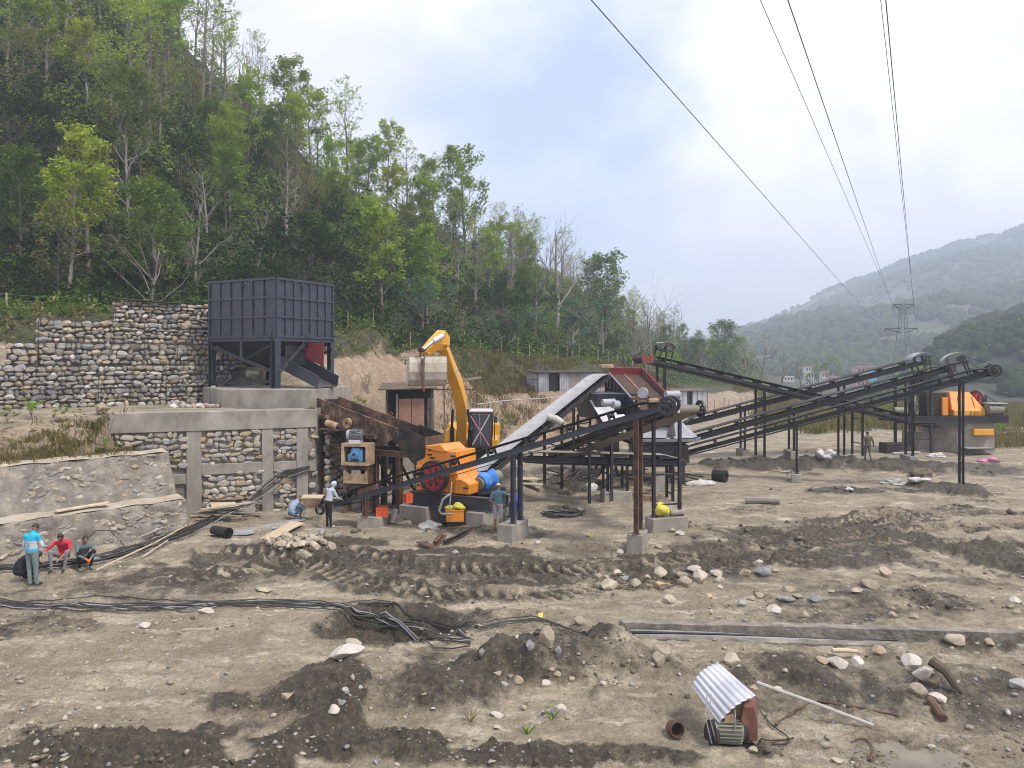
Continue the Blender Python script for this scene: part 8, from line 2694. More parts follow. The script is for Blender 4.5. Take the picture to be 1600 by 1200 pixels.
for i in range(13):
 q = ground_path([(x, y + (i - 6) * 1.0 * (1 if j < 6 else 0.5)) for j, (x, y) in enumerate(PB[:6 + (i % 2)])], wob=0.10, seed=60 + i, lift=0.05 + 0.03 * (i % 4))
 q = smooth_z(q, 3)
 if i % 3 == 0:
  end = [P(380 + i * 2, 790 - i, 30.8), P(410 + i * 1.6, 755 + i * 0.6, 31.4), P(440 + i, 735 + i * 0.8, 31.9), P(484, 727 + i * 0.5, 32.2)]
  q = q + end
 solo('cable', MB().tube(q, 0.028 if i % 2 else 0.020, 6), M['cable' if i % 4 else 'cable_grey'], q[0], '%s cable from the wall in the pile along the masonry wall' % (WORDN[i] if i < 12 else 'outermost'), 'cable', 'cables along the masonry wall', smooth=True)
cable([(150, 830), (158, 800), (172, 812), (190, 858)], 'black cable looped up against the lower masonry wall', 'cable', 0.02, seed=2) if False else None
lo = [GP(118, 866) + Vector((0, 0, .05)), P(128, 850, 24.2), P(150, 829, 25.2), P(172, 829, 25.6), P(188, 845, 25.6), GP(195, 858) + Vector((0, 0, .05))]
solo('cable', MB().tube(lo, 0.022, 6), M['cable'], lo[0], 'single black cable arching against the lower masonry wall', 'cable', smooth=True)
def stick(x0, y0, x1, y1, r, m, label, cat='pole', name='pole', z0=0.04, z1=0.04, r1=None):
 p, q = GP(x0, y0), GP(x1, y1)
 return solo(name, MB().tube([p + UPV * z0, (p + q) / 2 + UPV * ((z0 + z1) / 2 + 0.01), q + UPV * z1], [r, r, r1 or r * 0.85], 8), M[m], p, label, cat, smooth=True)
stick(150, 894, 238, 860, 0.035, 'wood_pale', 'longest pale bamboo pole lying out in front of the cable pile', z1=0.2)
stick(145, 880, 180, 871, 0.035, 'pvc', 'short white pipe at the outer edge of the cable pile', 'pipe', 'pipe', 0.12, 0.12)
stick(222, 873, 262, 852, 0.03, 'wood_pale', 'pale pole lying below the right end of the cable pile', z1=0.15)
stick(215, 851, 288, 820, 0.03, 'pvc', 'pale thin pipe on top of the cable pile', 'pipe', 'pipe', 0.22, 0.22)
stick(240, 858, 300, 823, 0.025, 'wood_pale', 'thin pale stick beside the leaning planks', z0=0.18, z1=0.15)
# ------------------------------------------------------------------ boards and lumber
def board(corners, th, m, label, cat='board', name='board'):
 return solo(name, MB().plate(corners, th), M[m], corners[0], label, cat)
g = [GP(407, 847), GP(427, 847.5), GP(476, 823), GP(455, 820)]
board([q + UPV * (0.14 if i in (2, 3) else 0.10) for i, q in enumerate(g)], 0.02, 'ply', 'plywood sheet lying on the ground above the rubble heap', 'plywood')
a, b_ = TL[1], TL[2]
def on_ledge(x, z=1.22, back=0.62):
 k = (x - 800) / FPX
 lp = offset_line(TL, back)
 for p, q in zip(lp[:-1], lp[1:]):
  d = q - p
  den = d.x - k * d.y
  t_ = (k * p.y - p.x) / den
  if 0 <= t_ <= 1:
   s = p + d * t_
   return Vector((s.x, s.y, z))
 return None
p, q = on_ledge(86), on_ledge(170)
e_ = (q - p).normalized()
n_ = Vector((-e_.y, e_.x, 0))
t = solo('plank', MB().plate([p - n_ * 0.15 + UPV * 0.06, q - n_ * 0.1 + UPV * 0.10, q + n_ * 0.14 + UPV * 0.12, p + n_ * 0.1 + UPV * 0.07], 0.04), M['wood_pale'], p, 'long pale plank lying on the ledge between the wall tiers', 'plank')
for i, (x0, x1, m, lab) in enumerate([(256, 281, 'wood_dark', 'dark plank leaning on the end of the masonry wall, left of two'), (272, 292, 'wood', 'orange-brown plank leaning on the end of the masonry wall, right of two')]):
 p, q = GP(x1, 819 - i), P(x0, 780 + i * 8, 29.2)
 solo('plank', MB().beam(p, q, 0.24, 0.05, (0.3, -1, 0.3)), M[m], p, lab, 'plank')
lum = random.Random(3)
for i in range(9):
 x = 312 + lum.random() * 70
 y = 800 + lum.random() * 16
 c = GP(x, y)
 an = lum.uniform(-0.25, 0.35)
 d = Vector((math.cos(an), math.sin(an), lum.uniform(-0.1, 0.12)))
 ln = lum.uniform(0.9, 2.0)
 z_ = 0.08 + 0.07 * i
 solo('plank', MB().beam(c - d * ln / 2 + UPV * z_, c + d * ln / 2 + UPV * (z_ + 0.03), lum.uniform(0.12, 0.3), 0.04), M[lum.choice(['wood', 'wood_pale', 'wood', 'pipe_dusty'])], c, '%s plank from the bottom of the loose lumber pile by the retaining wall' % WORDN[i], 'plank', 'lumber pile by the retaining wall')
c4 = [P(322, 794, 30.6), P(398, 801, 31.0), P(405, 774, 31.9), P(326, 771, 31.4)]
board(c4, 0.05, 'concrete', 'big pale grey board leaning on the retaining wall behind the lumber', 'board')
c4 = [P(331, 793, 30.3), P(386, 795, 30.6), P(366, 784, 31.0), P(328, 785, 30.8)]
board(c4, 0.04, 'wood_pale', 'pale board lying askew on the lumber pile', 'board')
p = GP(345, 842)
t = thing('rubber_mat', p, 'black rubber mat, half rolled up, unrolled towards the squatting person', 'rubber mat')
a, b_ = GP(334, 838), GP(357, 842)
sp = []
mb = MB()
e_ = (b_ - a)
for k in range(44):
 an = k * 0.42
 rr = 0.05 + 0.0035 * k
 sp.append((rr * math.cos(an), rr * math.sin(an)))
fx = Vector((e_.y, -e_.x, 0)).normalized()
vs = []
for x, z in sp:
 for end in (a, b_):
  vs.append(end + fx * x + UPV * (z + 0.21))
mb.add(vs, [(2 * i, 2 * i + 1, 2 * i + 3, 2 * i + 2) for i in range(len(sp) - 1)])
o = obj('roll', mb, M['rubber'], t)
sl = o.modifiers.new('thick', 'SOLIDIFY')
sl.thickness = 0.016
g = [GP(358, 838), GP(384, 838), GP(430, 828), GP(478, 814), GP(470, 811), GP(420, 821), GP(372, 831)]
obj('flat_part', MB().plate([q + UPV * 0.05 for q in g], 0.016), M['cable_grey'], t)
p = GP(1125, 752)
rl = MB()
rl.ring(p + Vector((0, 0, 0.30)), (0.75, -0.6, 0), 0.30, 0.17, 0.7, 20)
solo('rubber_roll', rl, M['rubber'], p, 'black rubber roll lying in the yard beyond the wide footing', 'rubber roll')
stick(1165, 787, 1219, 788, 0.14, 'pipe_dusty', 'short thick grey pipe lying in the middle of the yard', 'pipe', 'pipe', 0.14, 0.14, 0.14)
p = GP(478, 812)
t = thing('wheelbarrow', p, 'tan wheelbarrow standing between the squatting person and the hooded one', 'wheelbarrow')
tray = [P(470, 779, 29.6), P(503, 779, 29.6), P(507, 774, 30.2), P(474, 774, 30.2)]
low_ = [P(478, 792, 29.8), P(496, 791, 29.8), P(498, 789, 30.1), P(480, 789, 30.1)]
obj('tray', MB().add(tray + low_, [(0, 1, 5, 4), (1, 2, 6, 5), (2, 3, 7, 6), (3, 0, 4, 7), (4, 5, 6, 7)]), M['tan_steel'], t)
obj('load_board', MB().plate([q + UPV * 0.03 for q in tray], 0.03), M['ply'], t)
for a in (0, 1):
 obj('leg', MB().tube([low_[a], Vector((low_[a].x + (-0.15 if a == 0 else 0.1), low_[a].y - 0.1, p.z))], 0.022, 6), M['motor_green'], t)
wc = P(500, 797, 30.2)
obj('wheel', MB().ring(wc, (0.3, 1, 0), 0.2, 0.12, 0.08, 18), M['rubber'], t)
obj('handle', MB().tube([tray[1], tray[1] + Vector((0.5, -0.2, -0.12))], 0.022, 6).tube([tray[2], tray[2] + Vector((0.5, -0.2, -0.12))], 0.022, 6), M['wood_dark'], t)
def crate(x, y, Y, w_, h_, d_, yaw, label):
 c = P(x, y, Y)
 c.z = gz(c.x, c.y) if Y < 0 else c.z
 t = thing('plastic_crate', c, label, 'crate', 'red plastic crates')
 Rm = Matrix.Rotation(yaw, 4, 'Z')
 obj('bottom', MB().box(c + UPV * 0.015, (w_, d_, 0.03), Rm), M['crate_red'], t)
 for k, (ox, oy, a_, b2) in enumerate(((0, -d_ / 2, w_, 0.025), (0, d_ / 2, w_, 0.025), (-w_ / 2, 0, 0.025, d_ - 0.03), (w_ / 2, 0, 0.025, d_ - 0.03))):
  obj('side', MB().box(c + Rm @ Vector((ox, oy, h_ / 2)), (a_, b2, h_), Rm), M['crate_red'], t)
 obj('rim', MB().box(c + Rm @ Vector((0, -d_ / 2 - 0.015, h_ - 0.03)), (w_ + 0.04, 0.03, 0.05), Rm).box(c + Rm @ Vector((0, -d_ / 2 - 0.013, h_ * 0.5)), (w_ * 0.5, 0.02, 0.04), Rm), M['crate_red'], t)
pz = z1 + 0.45
crate(597, 807, 28.5, 0.42, 0.36, 0.34, 0.15, 'red-orange plastic crate sitting on the square concrete footing')
crate(637, 785, 29.2, 0.26, 0.34, 0.36, 0.5, 'red-orange plastic crate perched on the pit edge by the crusher base')
q = GP(675, 826)
sack('white_sack', q + UPV * 0.1, (0.38, 0.26, 0.15), 'sack_white', 'white sack lying on the ground left of the pit', 'sack', 8, 0.3)
q = GP(616, 822)
solo('pipe', MB().tube([P(612, 818, 28.6), P(616, 808, 28.8), P(618, 797, 29)], [0.10, 0.12, 0.11], 10), M['pipe_dusty'], q, 'short dusty pipe stub leaning behind the red crate footing', 'pipe', smooth=True)
q = P(1032, 803, p4.y)
sack('yellow_sack', Vector((q.x, p4.y - 0.05, z4 + 0.5 + 0.22)), (0.30, 0.25, 0.25), 'sack_yellow', 'bulging yellow sack on the wide footing under the belt drum', 'sack', 3, 0.22)
solo('pipe', MB().cyl((q.x + 0.35, p4.y, z4 + 0.62), (q.x + 0.85, p4.y + 0.1, z4 + 0.62), 0.11, 0.11, 12), M['pipe_dusty'], (q.x + .35, p4.y, z4 + .62), 'short tan pipe beside the yellow sack on the wide footing', 'pipe', smooth=True)
q = GP(1438, 744)
sack('brown_sacking', q + UPV * 0.10, (0.45, 0.35, 0.20), 'wood_dark', 'crumpled brown sacking beside a stockpile conveyor footing', 'sacking', 12, 0.4)
q = GP(1546, 722)
sack('pink_cloth', q + UPV * 0.06, (0.5, 0.3, 0.13), 'cloth_pink', 'pink cloth dropped on the ground at the far right', 'cloth', 13, 0.45)
for x, y, a, b2, lab in ((1398, 757, 0.7, 0.12, 'white crumpled strip of sheet in the yard before the far plinth'), (1437, 752, 0.5, 0.12, 'small white sheet near the brown sacking'), (1327, 767, 0.22, 0.1, 'white scrap lying alone in the middle of the yard'), (1288, 712, 0.6, 0.2, 'whitish sack lying by the farthest conveyor posts'), (1093, 758, 0.6, 0.2, 'pale flat sheet lying beyond the wide footing'), (924, 765, 0.35, 0.2, 'white torn sack at the foot of the dark soil under the screen'), (895, 738, 0.45, 0.35, 'white plastic sack hanging under the level conveyor'), (1465, 714, 0.6, 0.12, 'pale sheet at the foot of the far plinth')):
 q = GP(x, y)
 sack('plastic_sheet', q + UPV * 0.06, (a, 0.25, b2), 'sack_white', lab, 'plastic sheet', int(x), 0.35)
p, q = GP(693, 852), GP(730, 833)
solo('steel_angle', MB().channel(p + UPV * 0.08, q + UPV * 0.10, 0.10, 0.16), M['dark'], p, 'dark steel channel offcut lying before the pit', 'steel offcut')
p, q = GP(677, 855), GP(692, 842)
solo('steel_angle', MB().channel(p + UPV * 0.1, q + UPV * 0.22, 0.16, 0.22), M['rust_brown'], p, 'rusty bent channel offcut beside the dark one', 'steel offcut')
p, q = GP(655, 852), GP(678, 857)
solo('steel_angle', MB().beam(p + UPV * 0.12, q + UPV * 0.05, 0.3, 0.03), M['rust_brown'], p, 'rusty flat plate offcut, leftmost before the pit', 'steel offcut')
cl = random.Random(21)
for i, x in enumerate(sorted(cl.uniform(845, 1060) for _ in range(12))):
 q = GP(x, cl.uniform(742, 768))
 an = cl.uniform(-1.2, 1.2)
 d = Vector((math.cos(an), math.sin(an), cl.uniform(0.0, 0.5))) * cl.uniform(0.5, 1.1)
 solo('steel_offcut', MB().beam(q - Vector((d.x, d.y, -0.05)), q + d + UPV * 0.1, cl.uniform(0.08, 0.45), 0.05), M[cl.choice(['dark', 'rust_dark', 'rust_brown', 'wood_dark', 'wood'])], q, '%s offcut from the left in the clutter under the screen' % WORDN[i], 'offcut', 'clutter under the screen')
tw = MB()
r_ = random.Random(9)
c = GP(880, 808)
pts = []
for k in range(140):
 an = k * 0.5
 rr = 0.45 + 0.25 * r_.random()
 pts.append(c + Vector((rr * math.cos(an) * 1.3, rr * math.sin(an) * 0.8, 0.06 + 0.14 * r_.random())))
tw.tube(pts, 0.018, 4)
solo('wire_tangle', tw, M['cable'], c, 'tangled heap of black wire between the two footings', 'wire')
t = thing('brick_stack', GP(1015, 783), 'low stack of brown bricks beside the low footing under the conveyor', 'brick stack')
bx0 = GP(1003, 783)
bm_me = MB().box((0, 0, 0), (0.24, 0.11, 0.07)).mesh('brick')
bm_me.materials.append(surf('brown_brick', [(0.3, (0.16, 0.10, 0.07)), (0.7, (0.29, 0.20, 0.14))], 5.0, 0.9, rnd=0.25))
for k in range(6):
 for j in range(3):
  for i in range(2):
   shared('brick', bm_me, Matrix.Translation((bx0.x + 0.06 + 0.125 * k, bx0.y + 0.13 + 0.25 * i, bx0.z + 0.04 + 0.075 * j)) @ Matrix.Rotation(math.pi / 2 + rk.uniform(-.06, .06), 4, 'Z'), t)
for i, (x, y, w_, h_, an, m, lab) in enumerate([(1030, 768, 0.75, 0.75, 0.2, 'concrete', 'square pale slab standing on edge under the screen'), (880, 744, 1.6, 0.05, 0.0, 'pipe_dusty', 'flat grey sheet lying under the level conveyor'), (820, 752, 1.3, 0.06, 0.3, 'wood_pale', 'pinkish pale boards stacked behind the teal-shirted person'), (828, 760, 1.2, 0.06, -0.1, 'rock_white', 'whitish boards lying on the ground behind the long footing')]):
 q = GP(x, y)
 if h_ > 0.3:
  solo('slab', MB().box(q + UPV * h_ / 2, (w_, 0.1, h_), Matrix.Rotation(an, 4, 'Z')), M[m], q, lab, 'slab')
 else:
  solo('board', MB().box(q + UPV * 0.12, (w_, 0.5, h_), Matrix.Rotation(an, 4, 'Z') @ Matrix.Rotation(0.06, 4, 'Y')), M[m], q, lab, 'board')
for i, (x0, y0, x1, y1) in enumerate([(1040, 745, 1090, 751), (1035, 750, 1085, 757), (1050, 742, 1100, 747)]):
 p, q = GP(x0, y0), GP(x1, y1)
 solo('steel_bar', MB().beam(p + UPV * (0.3 - 0.06 * i), q + UPV * 0.05, 0.09, 0.06), M['dark'], p, '%s dark steel bar from the left lying by the receiving hopper' % WORDN[i], 'steel bar', 'steel bars by the receiving hopper')
p, q = GP(1340, 712), GP(1400, 707)
q = P(1420, 704, 50)
t = solo('skip_box', MB().box(P(1402, 700, 51.5), (2.0, 1.0, 0.7), Matrix.Rotation(0.05, 4, 'Z')), M['rust_dark'], P(1402, 700, 51.5), 'low dark rusty box on the ground left of the far plinth', 'steel box')
p, q = GP(1395, 710), GP(1437, 709)
solo('board', MB().beam(p + UPV * 0.1, q + UPV * 0.1, 0.25, 0.08), M['white_steel'], p, 'long white board lying in front of the dark rusty box', 'board')
t = thing('steel_trestle', GP(1530, 716), 'flat steel frame with legs lying beside the pink cloth', 'frame')
a = GP(1512, 712)
fr = MB()
for (x0, y0, x1, y1) in ((0, 0, 1.9, 0.2), (0, 1.0, 1.9, 1.2), (0, 0, 0, 1.0), (1.9, 0.2, 1.9, 1.2)):
 fr.beam(a + Vector((x0, y0, 0.4)), a + Vector((x1, y1, 0.4)), 0.07, 0.07)
obj('frame_bars', fr, M['dark'], t)
obj('frame_top', MB().plate([a + Vector((0, 0, 0.45)), a + Vector((1.9, 0.2, 0.45)), a + Vector((1.9, 1.2, 0.45)), a + Vector((0, 1.0, 0.45))], 0.03), M['pipe_dusty'], t)
obj('brace', MB().beam(a + Vector((0, 0, 0)), a + Vector((1.0, 0.1, 0.4)), 0.06, 0.06).beam(a + Vector((1.7, 0.2, 0)), a + Vector((0.7, 0.1, 0.4)), 0.06, 0.06), M['dark'], t)
q = GP(845, 967)
solo('yellow_scrap', MB().plate([q + Vector((-.06, 0, .05)), q + Vector((.05, 0, .03)), q + Vector((.06, .1, .12)), q + Vector((-.05, .1, .1))], 0.01), M['sack_yellow'], q, 'small yellow scrap of plastic at the pit edge near the egg-shaped boulder', 'scrap')
# ------------------------------------------------------------------ pump motor under a bent corrugated sheet
b0 = GP(1138, 1164)
t = thing('pump_motor', b0, 'old finned electric motor with a rust-red belt guard in the foreground', 'pump motor')
YB = b0.y
TLc, TRc, BRc, BLc = P(1080, 1071, YB + 0.75), P(1122, 1036, YB + 0.85), P(1181, 1087, YB + 0.05), P(1124, 1131, YB - 0.05)
nu, nv = 60, 26
vs = []
nrm_ = (BRc - TRc).cross(TLc - TRc).normalized()
nrm_ = nrm_ if nrm_.z > 0 else -nrm_
for i in range(nu + 1):
 u_ = i / nu
 for j in range(nv + 1):
  v_ = j / nv
  q = (TRc * (1 - u_) + TLc * u_) * (1 - v_) + (BRc * (1 - u_) + BLc * u_) * v_
  bul = 0.10 * math.sin(math.pi * min(1, u_ * 1.0)) + 0.012 * math.sin(u_ * 7.0 * 2 * math.pi) + 0.012 * math.sin(v_ * 4 + u_ * 3)
  vs.append(q + nrm_ * bul)
sh = MB().add(vs, [(i * (nv + 1) + j, (i + 1) * (nv + 1) + j, (i + 1) * (nv + 1) + j + 1, i * (nv + 1) + j + 1) for i in range(nu) for j in range(nv)])
me = sh.mesh('corrugated_sheet', BRc)
fixnormals(me)
shade(me)
o = obj('corrugated_sheet', me, M['galv'])
o.location = BRc
tag(o, 'bent corrugated metal sheet covering the old motor in the foreground', 'metal sheet')
sl = o.modifiers.new('thick', 'SOLIDIFY')
sl.thickness = 0.006
m0, m1 = P(1116, 1141, YB + 0.05), P(1160, 1143, YB + 0.02)
mb = MB().cyl(m0, m1, 0.155, 0.155, 22)
ax = (m1 - m0).normalized()
for k in range(20):
 an = 2 * math.pi * k / 20
 s1 = ax.orthogonal().normalized()
 s2 = ax.cross(s1)
 oo = (s1 * math.cos(an) + s2 * math.sin(an))
 mb.beam(m0 + ax * 0.05 + oo * 0.17, m1 - ax * 0.03 + oo * 0.17, 0.012, 0.05, oo)
mm = obj('motor_case', mb, M['motor_green'], t)
obj('end_bell', MB().cyl(m0 - ax * 0.06, m0, 0.13, 0.17, 20), M['rust_dark'], mm, smooth=True)
obj('end_bell', MB().cyl(m1, m1 + ax * 0.08, 0.165, 0.12, 20), M['rust_dark'], mm, smooth=True)
obj('terminal_box', MB().box((m0 + m1) / 2 + UPV * 0.2, (0.16, 0.14, 0.12)), M['tan_steel'], mm)
gc = P(1170, 1158, YB - 0.08)
gd_ = Vector((0.95, -0.3, 0)).normalized()
gf = Vector((0.3, 0.95, 0)).normalized()
obj('belt_guard', MB().prism([(0.0, 0.0), (0.24, 0.02), (0.23, 0.36), (0.18, 0.56), (0.02, 0.55), (-0.02, 0.34)], gc - gd_ * 0.10, gd_, UPV, gf, 0.75), surf('rust_red_guard', [(0.3, (0.075, 0.035, 0.026)), (0.55, (0.17, 0.072, 0.048)), (0.72, (0.27, 0.14, 0.10))], 4.0, 0.75, 0.0, 8.0, 0.3, 0.01), t, bevel=0.015)
obj('pump_body', MB().cyl(P(1135, 1112, YB + 0.3), P(1160, 1112, YB + 0.3), 0.17, 0.14, 16), M['tan_steel'], t, smooth=True)
obj('skid', MB().beam(P(1108, 1166, YB + 0.0), P(1180, 1167, YB - 0.05), 0.10, 0.08), M['rust_dark'], t)
obj('skid', MB().beam(P(1110, 1160, YB + 0.6), P(1180, 1160, YB + 0.6), 0.1, 0.08), M['rust_dark'], t)
obj('wheel_plate', MB().cyl(P(1110, 1148, YB + 0.05), P(1114, 1148, YB + 0.06), 0.22, 0.22, 18), M['rust_dark'], t)
for k, (x0, x1, x2, lab) in enumerate(((1105, 1102, 1112, 'left'), (1111, 1108, 1120, 'middle'), (1146, 1149, 1147, 'right'))):
 solo('cable', MB().tube([P(x0, 1085, YB + 0.25), P(x1, 1120, YB - 0.12), P(x2, 1162, YB - 0.12)], 0.010, 6), M['cable_grey'], P(x0, 1085, YB), '%s of the thin grey wires hanging over the old motor' % lab, 'wire', smooth=True)
stick(1182, 1105, 1365, 1140, 0.035, 'pvc', 'long pale pipe leading right from the motor across the mud', 'pipe', 'pipe', 0.42, 0.06)
stick(1212, 1137, 1268, 1098, 0.022, 'rust_brown', 'short rusty rod crossing under the long pale pipe', 'rod', 'rod')
stick(1277, 1099, 1406, 1122, 0.022, 'rust_brown', 'long rusty rod lying right of the pale pipe', 'rod', 'rod')
stick(1453, 1101, 1474, 1131, 0.075, 'rust_brown', 'short rusty pipe stub below the pale boulders', 'pipe', 'pipe', 0.07, 0.07, 0.075)
stick(1300, 1027, 1340, 1029, 0.05, 'wood_pale', 'pale wooden stick lying behind the flat row of stones', 'stick', 'stick', 0.14, 0.14)
p = GP(1505, 1086)
solo('branch', MB().tube([GP(1455, 1070) + UPV * 0.42, GP(1478, 1074) + UPV * 0.28, GP(1492, 1082) + UPV * 0.12, p + UPV * 0.03], [0.11, 0.085, 0.06, 0.025], 8), M['wood_dark'], p, 'dark gnarled branch lying over the whitish boulder', 'branch', smooth=True)
c = GP(1055, 1151)
tn = MB().ring(c + Vector((0, 0, 0.13)), (0.25, -1, 0.25), 0.125, 0.11, 0.2, 22)
t = thing('tin_can', c, 'rusty round tin lying on its side left of the old motor', 'tin')
obj('can_wall', tn, M['rust_brown'], t)
obj('can_bottom', MB().cyl(c + Vector((-0.02, 0.06, 0.115)), c + Vector((-0.022, 0.07, 0.113)), 0.112, 0.112, 20), M['rust_dark'], t)
for i, pts in enumerate([[(1180, 1100), (1200, 1130), (1225, 1150), (1232, 1163), (1205, 1166)], [(1185, 1168), (1205, 1162), (1225, 1160), (1240, 1156)], [(1330, 1163), (1352, 1158), (1365, 1172), (1360, 1192)]]):
 cable(pts, ['thin black wire looping on the mud beside the motor', 'thin brown root-like wire at the motor foot', 'bent rusty wire standing at the edge of the muddy puddle'][i], ['cable', 'rust_dark', 'rust_brown'][i], 0.012, None, 'wire', 'wire', seed=80 + i, lift=0.03)
# ------------------------------------------------------------------ grass
def grass_stuff(name, X, Y, per, h, seed, mat, spread=0.12, wd=0.012):
 rs = np.random.RandomState(seed)
 z = gzs(X, Y)
 n = len(X) * per
 bx_ = np.repeat(X, per) + rs.normal(size=n) * spread
 by_ = np.repeat(Y, per) + rs.normal(size=n) * spread
 bz = np.repeat(z, per)
 hh = h * rs.uniform(0.45, 1.2, n)
 an = rs.rand(n) * 6.28
 ln = rs.uniform(0.05, 0.65, n) * hh
 dx_, dy_ = np.cos(an), np.sin(an)
 wx, wy = -dy_ * wd, dx_ * wd
 v = np.stack([np.stack([bx_ - wx, by_ - wy, bz - 0.03], -1), np.stack([bx_ + wx, by_ + wy, bz - 0.03], -1),
 np.stack([bx_ + dx_ * ln * 0.4 + wx * 0.8, by_ + dy_ * ln * 0.4 + wy * 0.8, bz + hh * 0.6], -1), np.stack([bx_ + dx_ * ln, by_ + dy_ * ln, bz + hh], -1)], 1).reshape(-1, 3)
 f = np.arange(n * 4).reshape(-1, 4)
 o = obj(name, np_mesh(name, v, f, None), mat)
 o['kind'] = 'stuff'
rs = np.random.RandomState(3)
n = 5200
Y = rs.uniform(64, 150, n)
u_ = rs.uniform(0.29, 0.95, n)
X = u_ * Y
z, mud, veg, scar = terrain(X, Y)
k = veg > 0.4
grass_stuff('tall_grass', X[k], Y[k], 9, 0.85, 1, M['grass'], 0.35, 0.045)
grass_stuff('tall_grass', X[k][::2] + 0.5, Y[k][::2] + 0.3, 5, 0.9, 2, M['grass_dry'], 0.35, 0.045)
X, Y = rs.uniform(33.5, 50, 900), rs.uniform(54, 64, 900)
grass_stuff('tall_grass', X, Y, 7, 0.6, 4, M['grass'], 0.3, 0.03)
lp = offset_line(TL, 2.9)
pts = []
for _ in range(420):
 t_ = rs.rand()
 q = TL[1].lerp(TL[2], -0.45 + 1.4 * t_)
 nn = Vector((-0.75, 0.66))
 q = q + nn * (2.0 + abs(rs.normal()) * 1.0)
 pts.append((q.x, q.y))
pts = np.array(pts)
grass_stuff('bank_grass', pts[:, 0], pts[:, 1], 14, 0.30, 5, M['grass_dry'], 0.12, 0.012)
grass_stuff('bank_grass', pts[::2, 0] + 0.1, pts[::2, 1], 16, 0.26, 6, M['grass'], 0.12, 0.012)
X = rs.uniform(-9, 22, 5200)
Y = rs.uniform(42, 98, 5200)
d1 = segdist(RAISE, X, Y)
k = (d1 > 0.8) & (d1 < 16) & (fbm(X, Y, 3.5, 3, 3) + rs.rand(len(X)) * 0.7 > 0.28) & (X > -9 + (Y - 42) * 0.2)
grass_stuff('bank_weeds', X[k], Y[k], 10, 0.5, 7, M['grass_dry'], 0.28, 0.022)
grass_stuff('bank_weeds', X[k][::2] + 0.4, Y[k][::2], 18, 0.55, 8, M['grass'], 0.28, 0.022)
for i, (x, y, lab) in enumerate([(862, 1124, 'tuft of fresh green weed at the foot of the pinkish-white boulder'), (735, 1128, 'small pale grass tuft on the foreground mound'), (825, 1146, 'tiny green sprout in the dark foreground soil')]):
 q = GP(x, y)
 mb = MB()
 r_ = random.Random(i)
 for k in range(16):
  an = r_.random() * 6.28
  hh = r_.uniform(0.08, 0.2)
  d = Vector((math.cos(an), math.sin(an), 0))
  s_ = Vector((-d.y, d.x, 0)) * 0.008
  b_ = q + d * 0.02
  mb.add([b_ - s_, b_ + s_, b_ + d * hh * 0.4 + s_ + UPV * hh * 0.7, b_ + d * hh * 0.8 + UPV * hh], [(0, 1, 2, 3)])
 solo('weed', mb, M['leaf_lime'] if i != 1 else M['grass'], q, lab, 'plant')
rngB = random.Random(4)
for x, Y, h_, kind, lab in [(790, 56, 2.2, 'round', 'bushy green shrub on the bank right of the excavator boom'), (765, 55, 1.7, 'bluish', 'smaller shrub left of the bushy one right of the boom'), (50, 29.4, 0.8, 'lime', 'small green shrub on the grassy bank at the left edge'), (12, 28.6, 0.7, 'round', 'dark green shrub on the bank at the very left edge'),
 (575, 48, 1.3, 'brown', 'dry shrub on the brown slope right of the hopper'), (560, 46, 1.1, 'lime', 'pale green shrub low on the brown slope by the feeder'), (1555, 62, 1.6, 'lime', 'green bush beside the far plinth at the right'), (965, 72, 1.6, 'dark', 'dark shrub behind the screen top'), (1040, 96, 4.2, 'lime', 'bright bushy tree right behind the descending conveyor head')]:
 X = (x - 800) / FPX * Y
 o = plant(kind, X, Y, h_, lab, rngB)
 o['label'] = lab
 o['category'] = 'shrub' if h_ < 3 else 'tree'
 o.name = 'shrub' if h_ < 3 else 'leafy_tree'
 o['group'] = 'shrubs on the banks'
# ------------------------------------------------------------------ fences
def fence(label, pts, h, gap, seed, wire=True, lean=0.06, m='wood'):
 r_ = random.Random(seed)
 p0 = Vector((pts[0][0], pts[0][1], gz(*pts[0])))
 t = thing('post_fence', p0, label, 'fence')
 prev = None
 for (a, b2) in zip(pts[:-1], pts[1:]):
  a, b2 = Vector(a), Vector(b2)
  n = max(1, int((b2 - a).length / gap))
  for k in range(n):
   q = a.lerp(b2, (k + r_.uniform(-0.15, 0.15)) / n)
   z = gz(q.x, q.y)
   top = Vector((q.x + r_.uniform(-lean, lean), q.y, z + h * r_.uniform(0.85, 1.12)))
   obj('post', MB().tube([(q.x, q.y, z - 0.25), top], [0.055, 0.045], 6), M[m], t)
   if prev is not None and wire:
    wr = MB()
    for f_ in (0.35, 0.65, 0.92):
     wr.tube([prev[0].lerp(prev[1], f_), Vector((q.x, q.y, z)).lerp(top, f_)], 0.008, 4)
    obj('wire', wr, M['grey_steel'], t)
   prev = (Vector((q.x, q.y, z)), top)
 return t
fence('wooden post fence with wire behind the gabion wall at the left', [P(x, 490, Y).xy[:] for x, Y in ((-40, 41), (15, 42), (80, 43), (150, 44), (230, 46))], 1.25, 2.3, 1)
fence('row of wooden fence posts on the scrub slope above the excavator bucket', [P(x, 490, Y).xy[:] for x, Y in ((535, 58), (640, 62), (720, 69), (780, 74))], 1.7, 2.2, 2, False)
fence('row of pale fence posts at the forest edge above the sheds', [P(x, 560, Y).xy[:] for x, Y in ((785, 76), (870, 86), (950, 98), (1040, 116))], 1.9, 2.6, 3, False)
fence('thin stake fence in the grass behind the small white shed', [P(x, 600, Y).xy[:] for x, Y in ((1108, 88), (1150, 90), (1200, 98))], 2.0, 0.9, 4, False, 0.15)
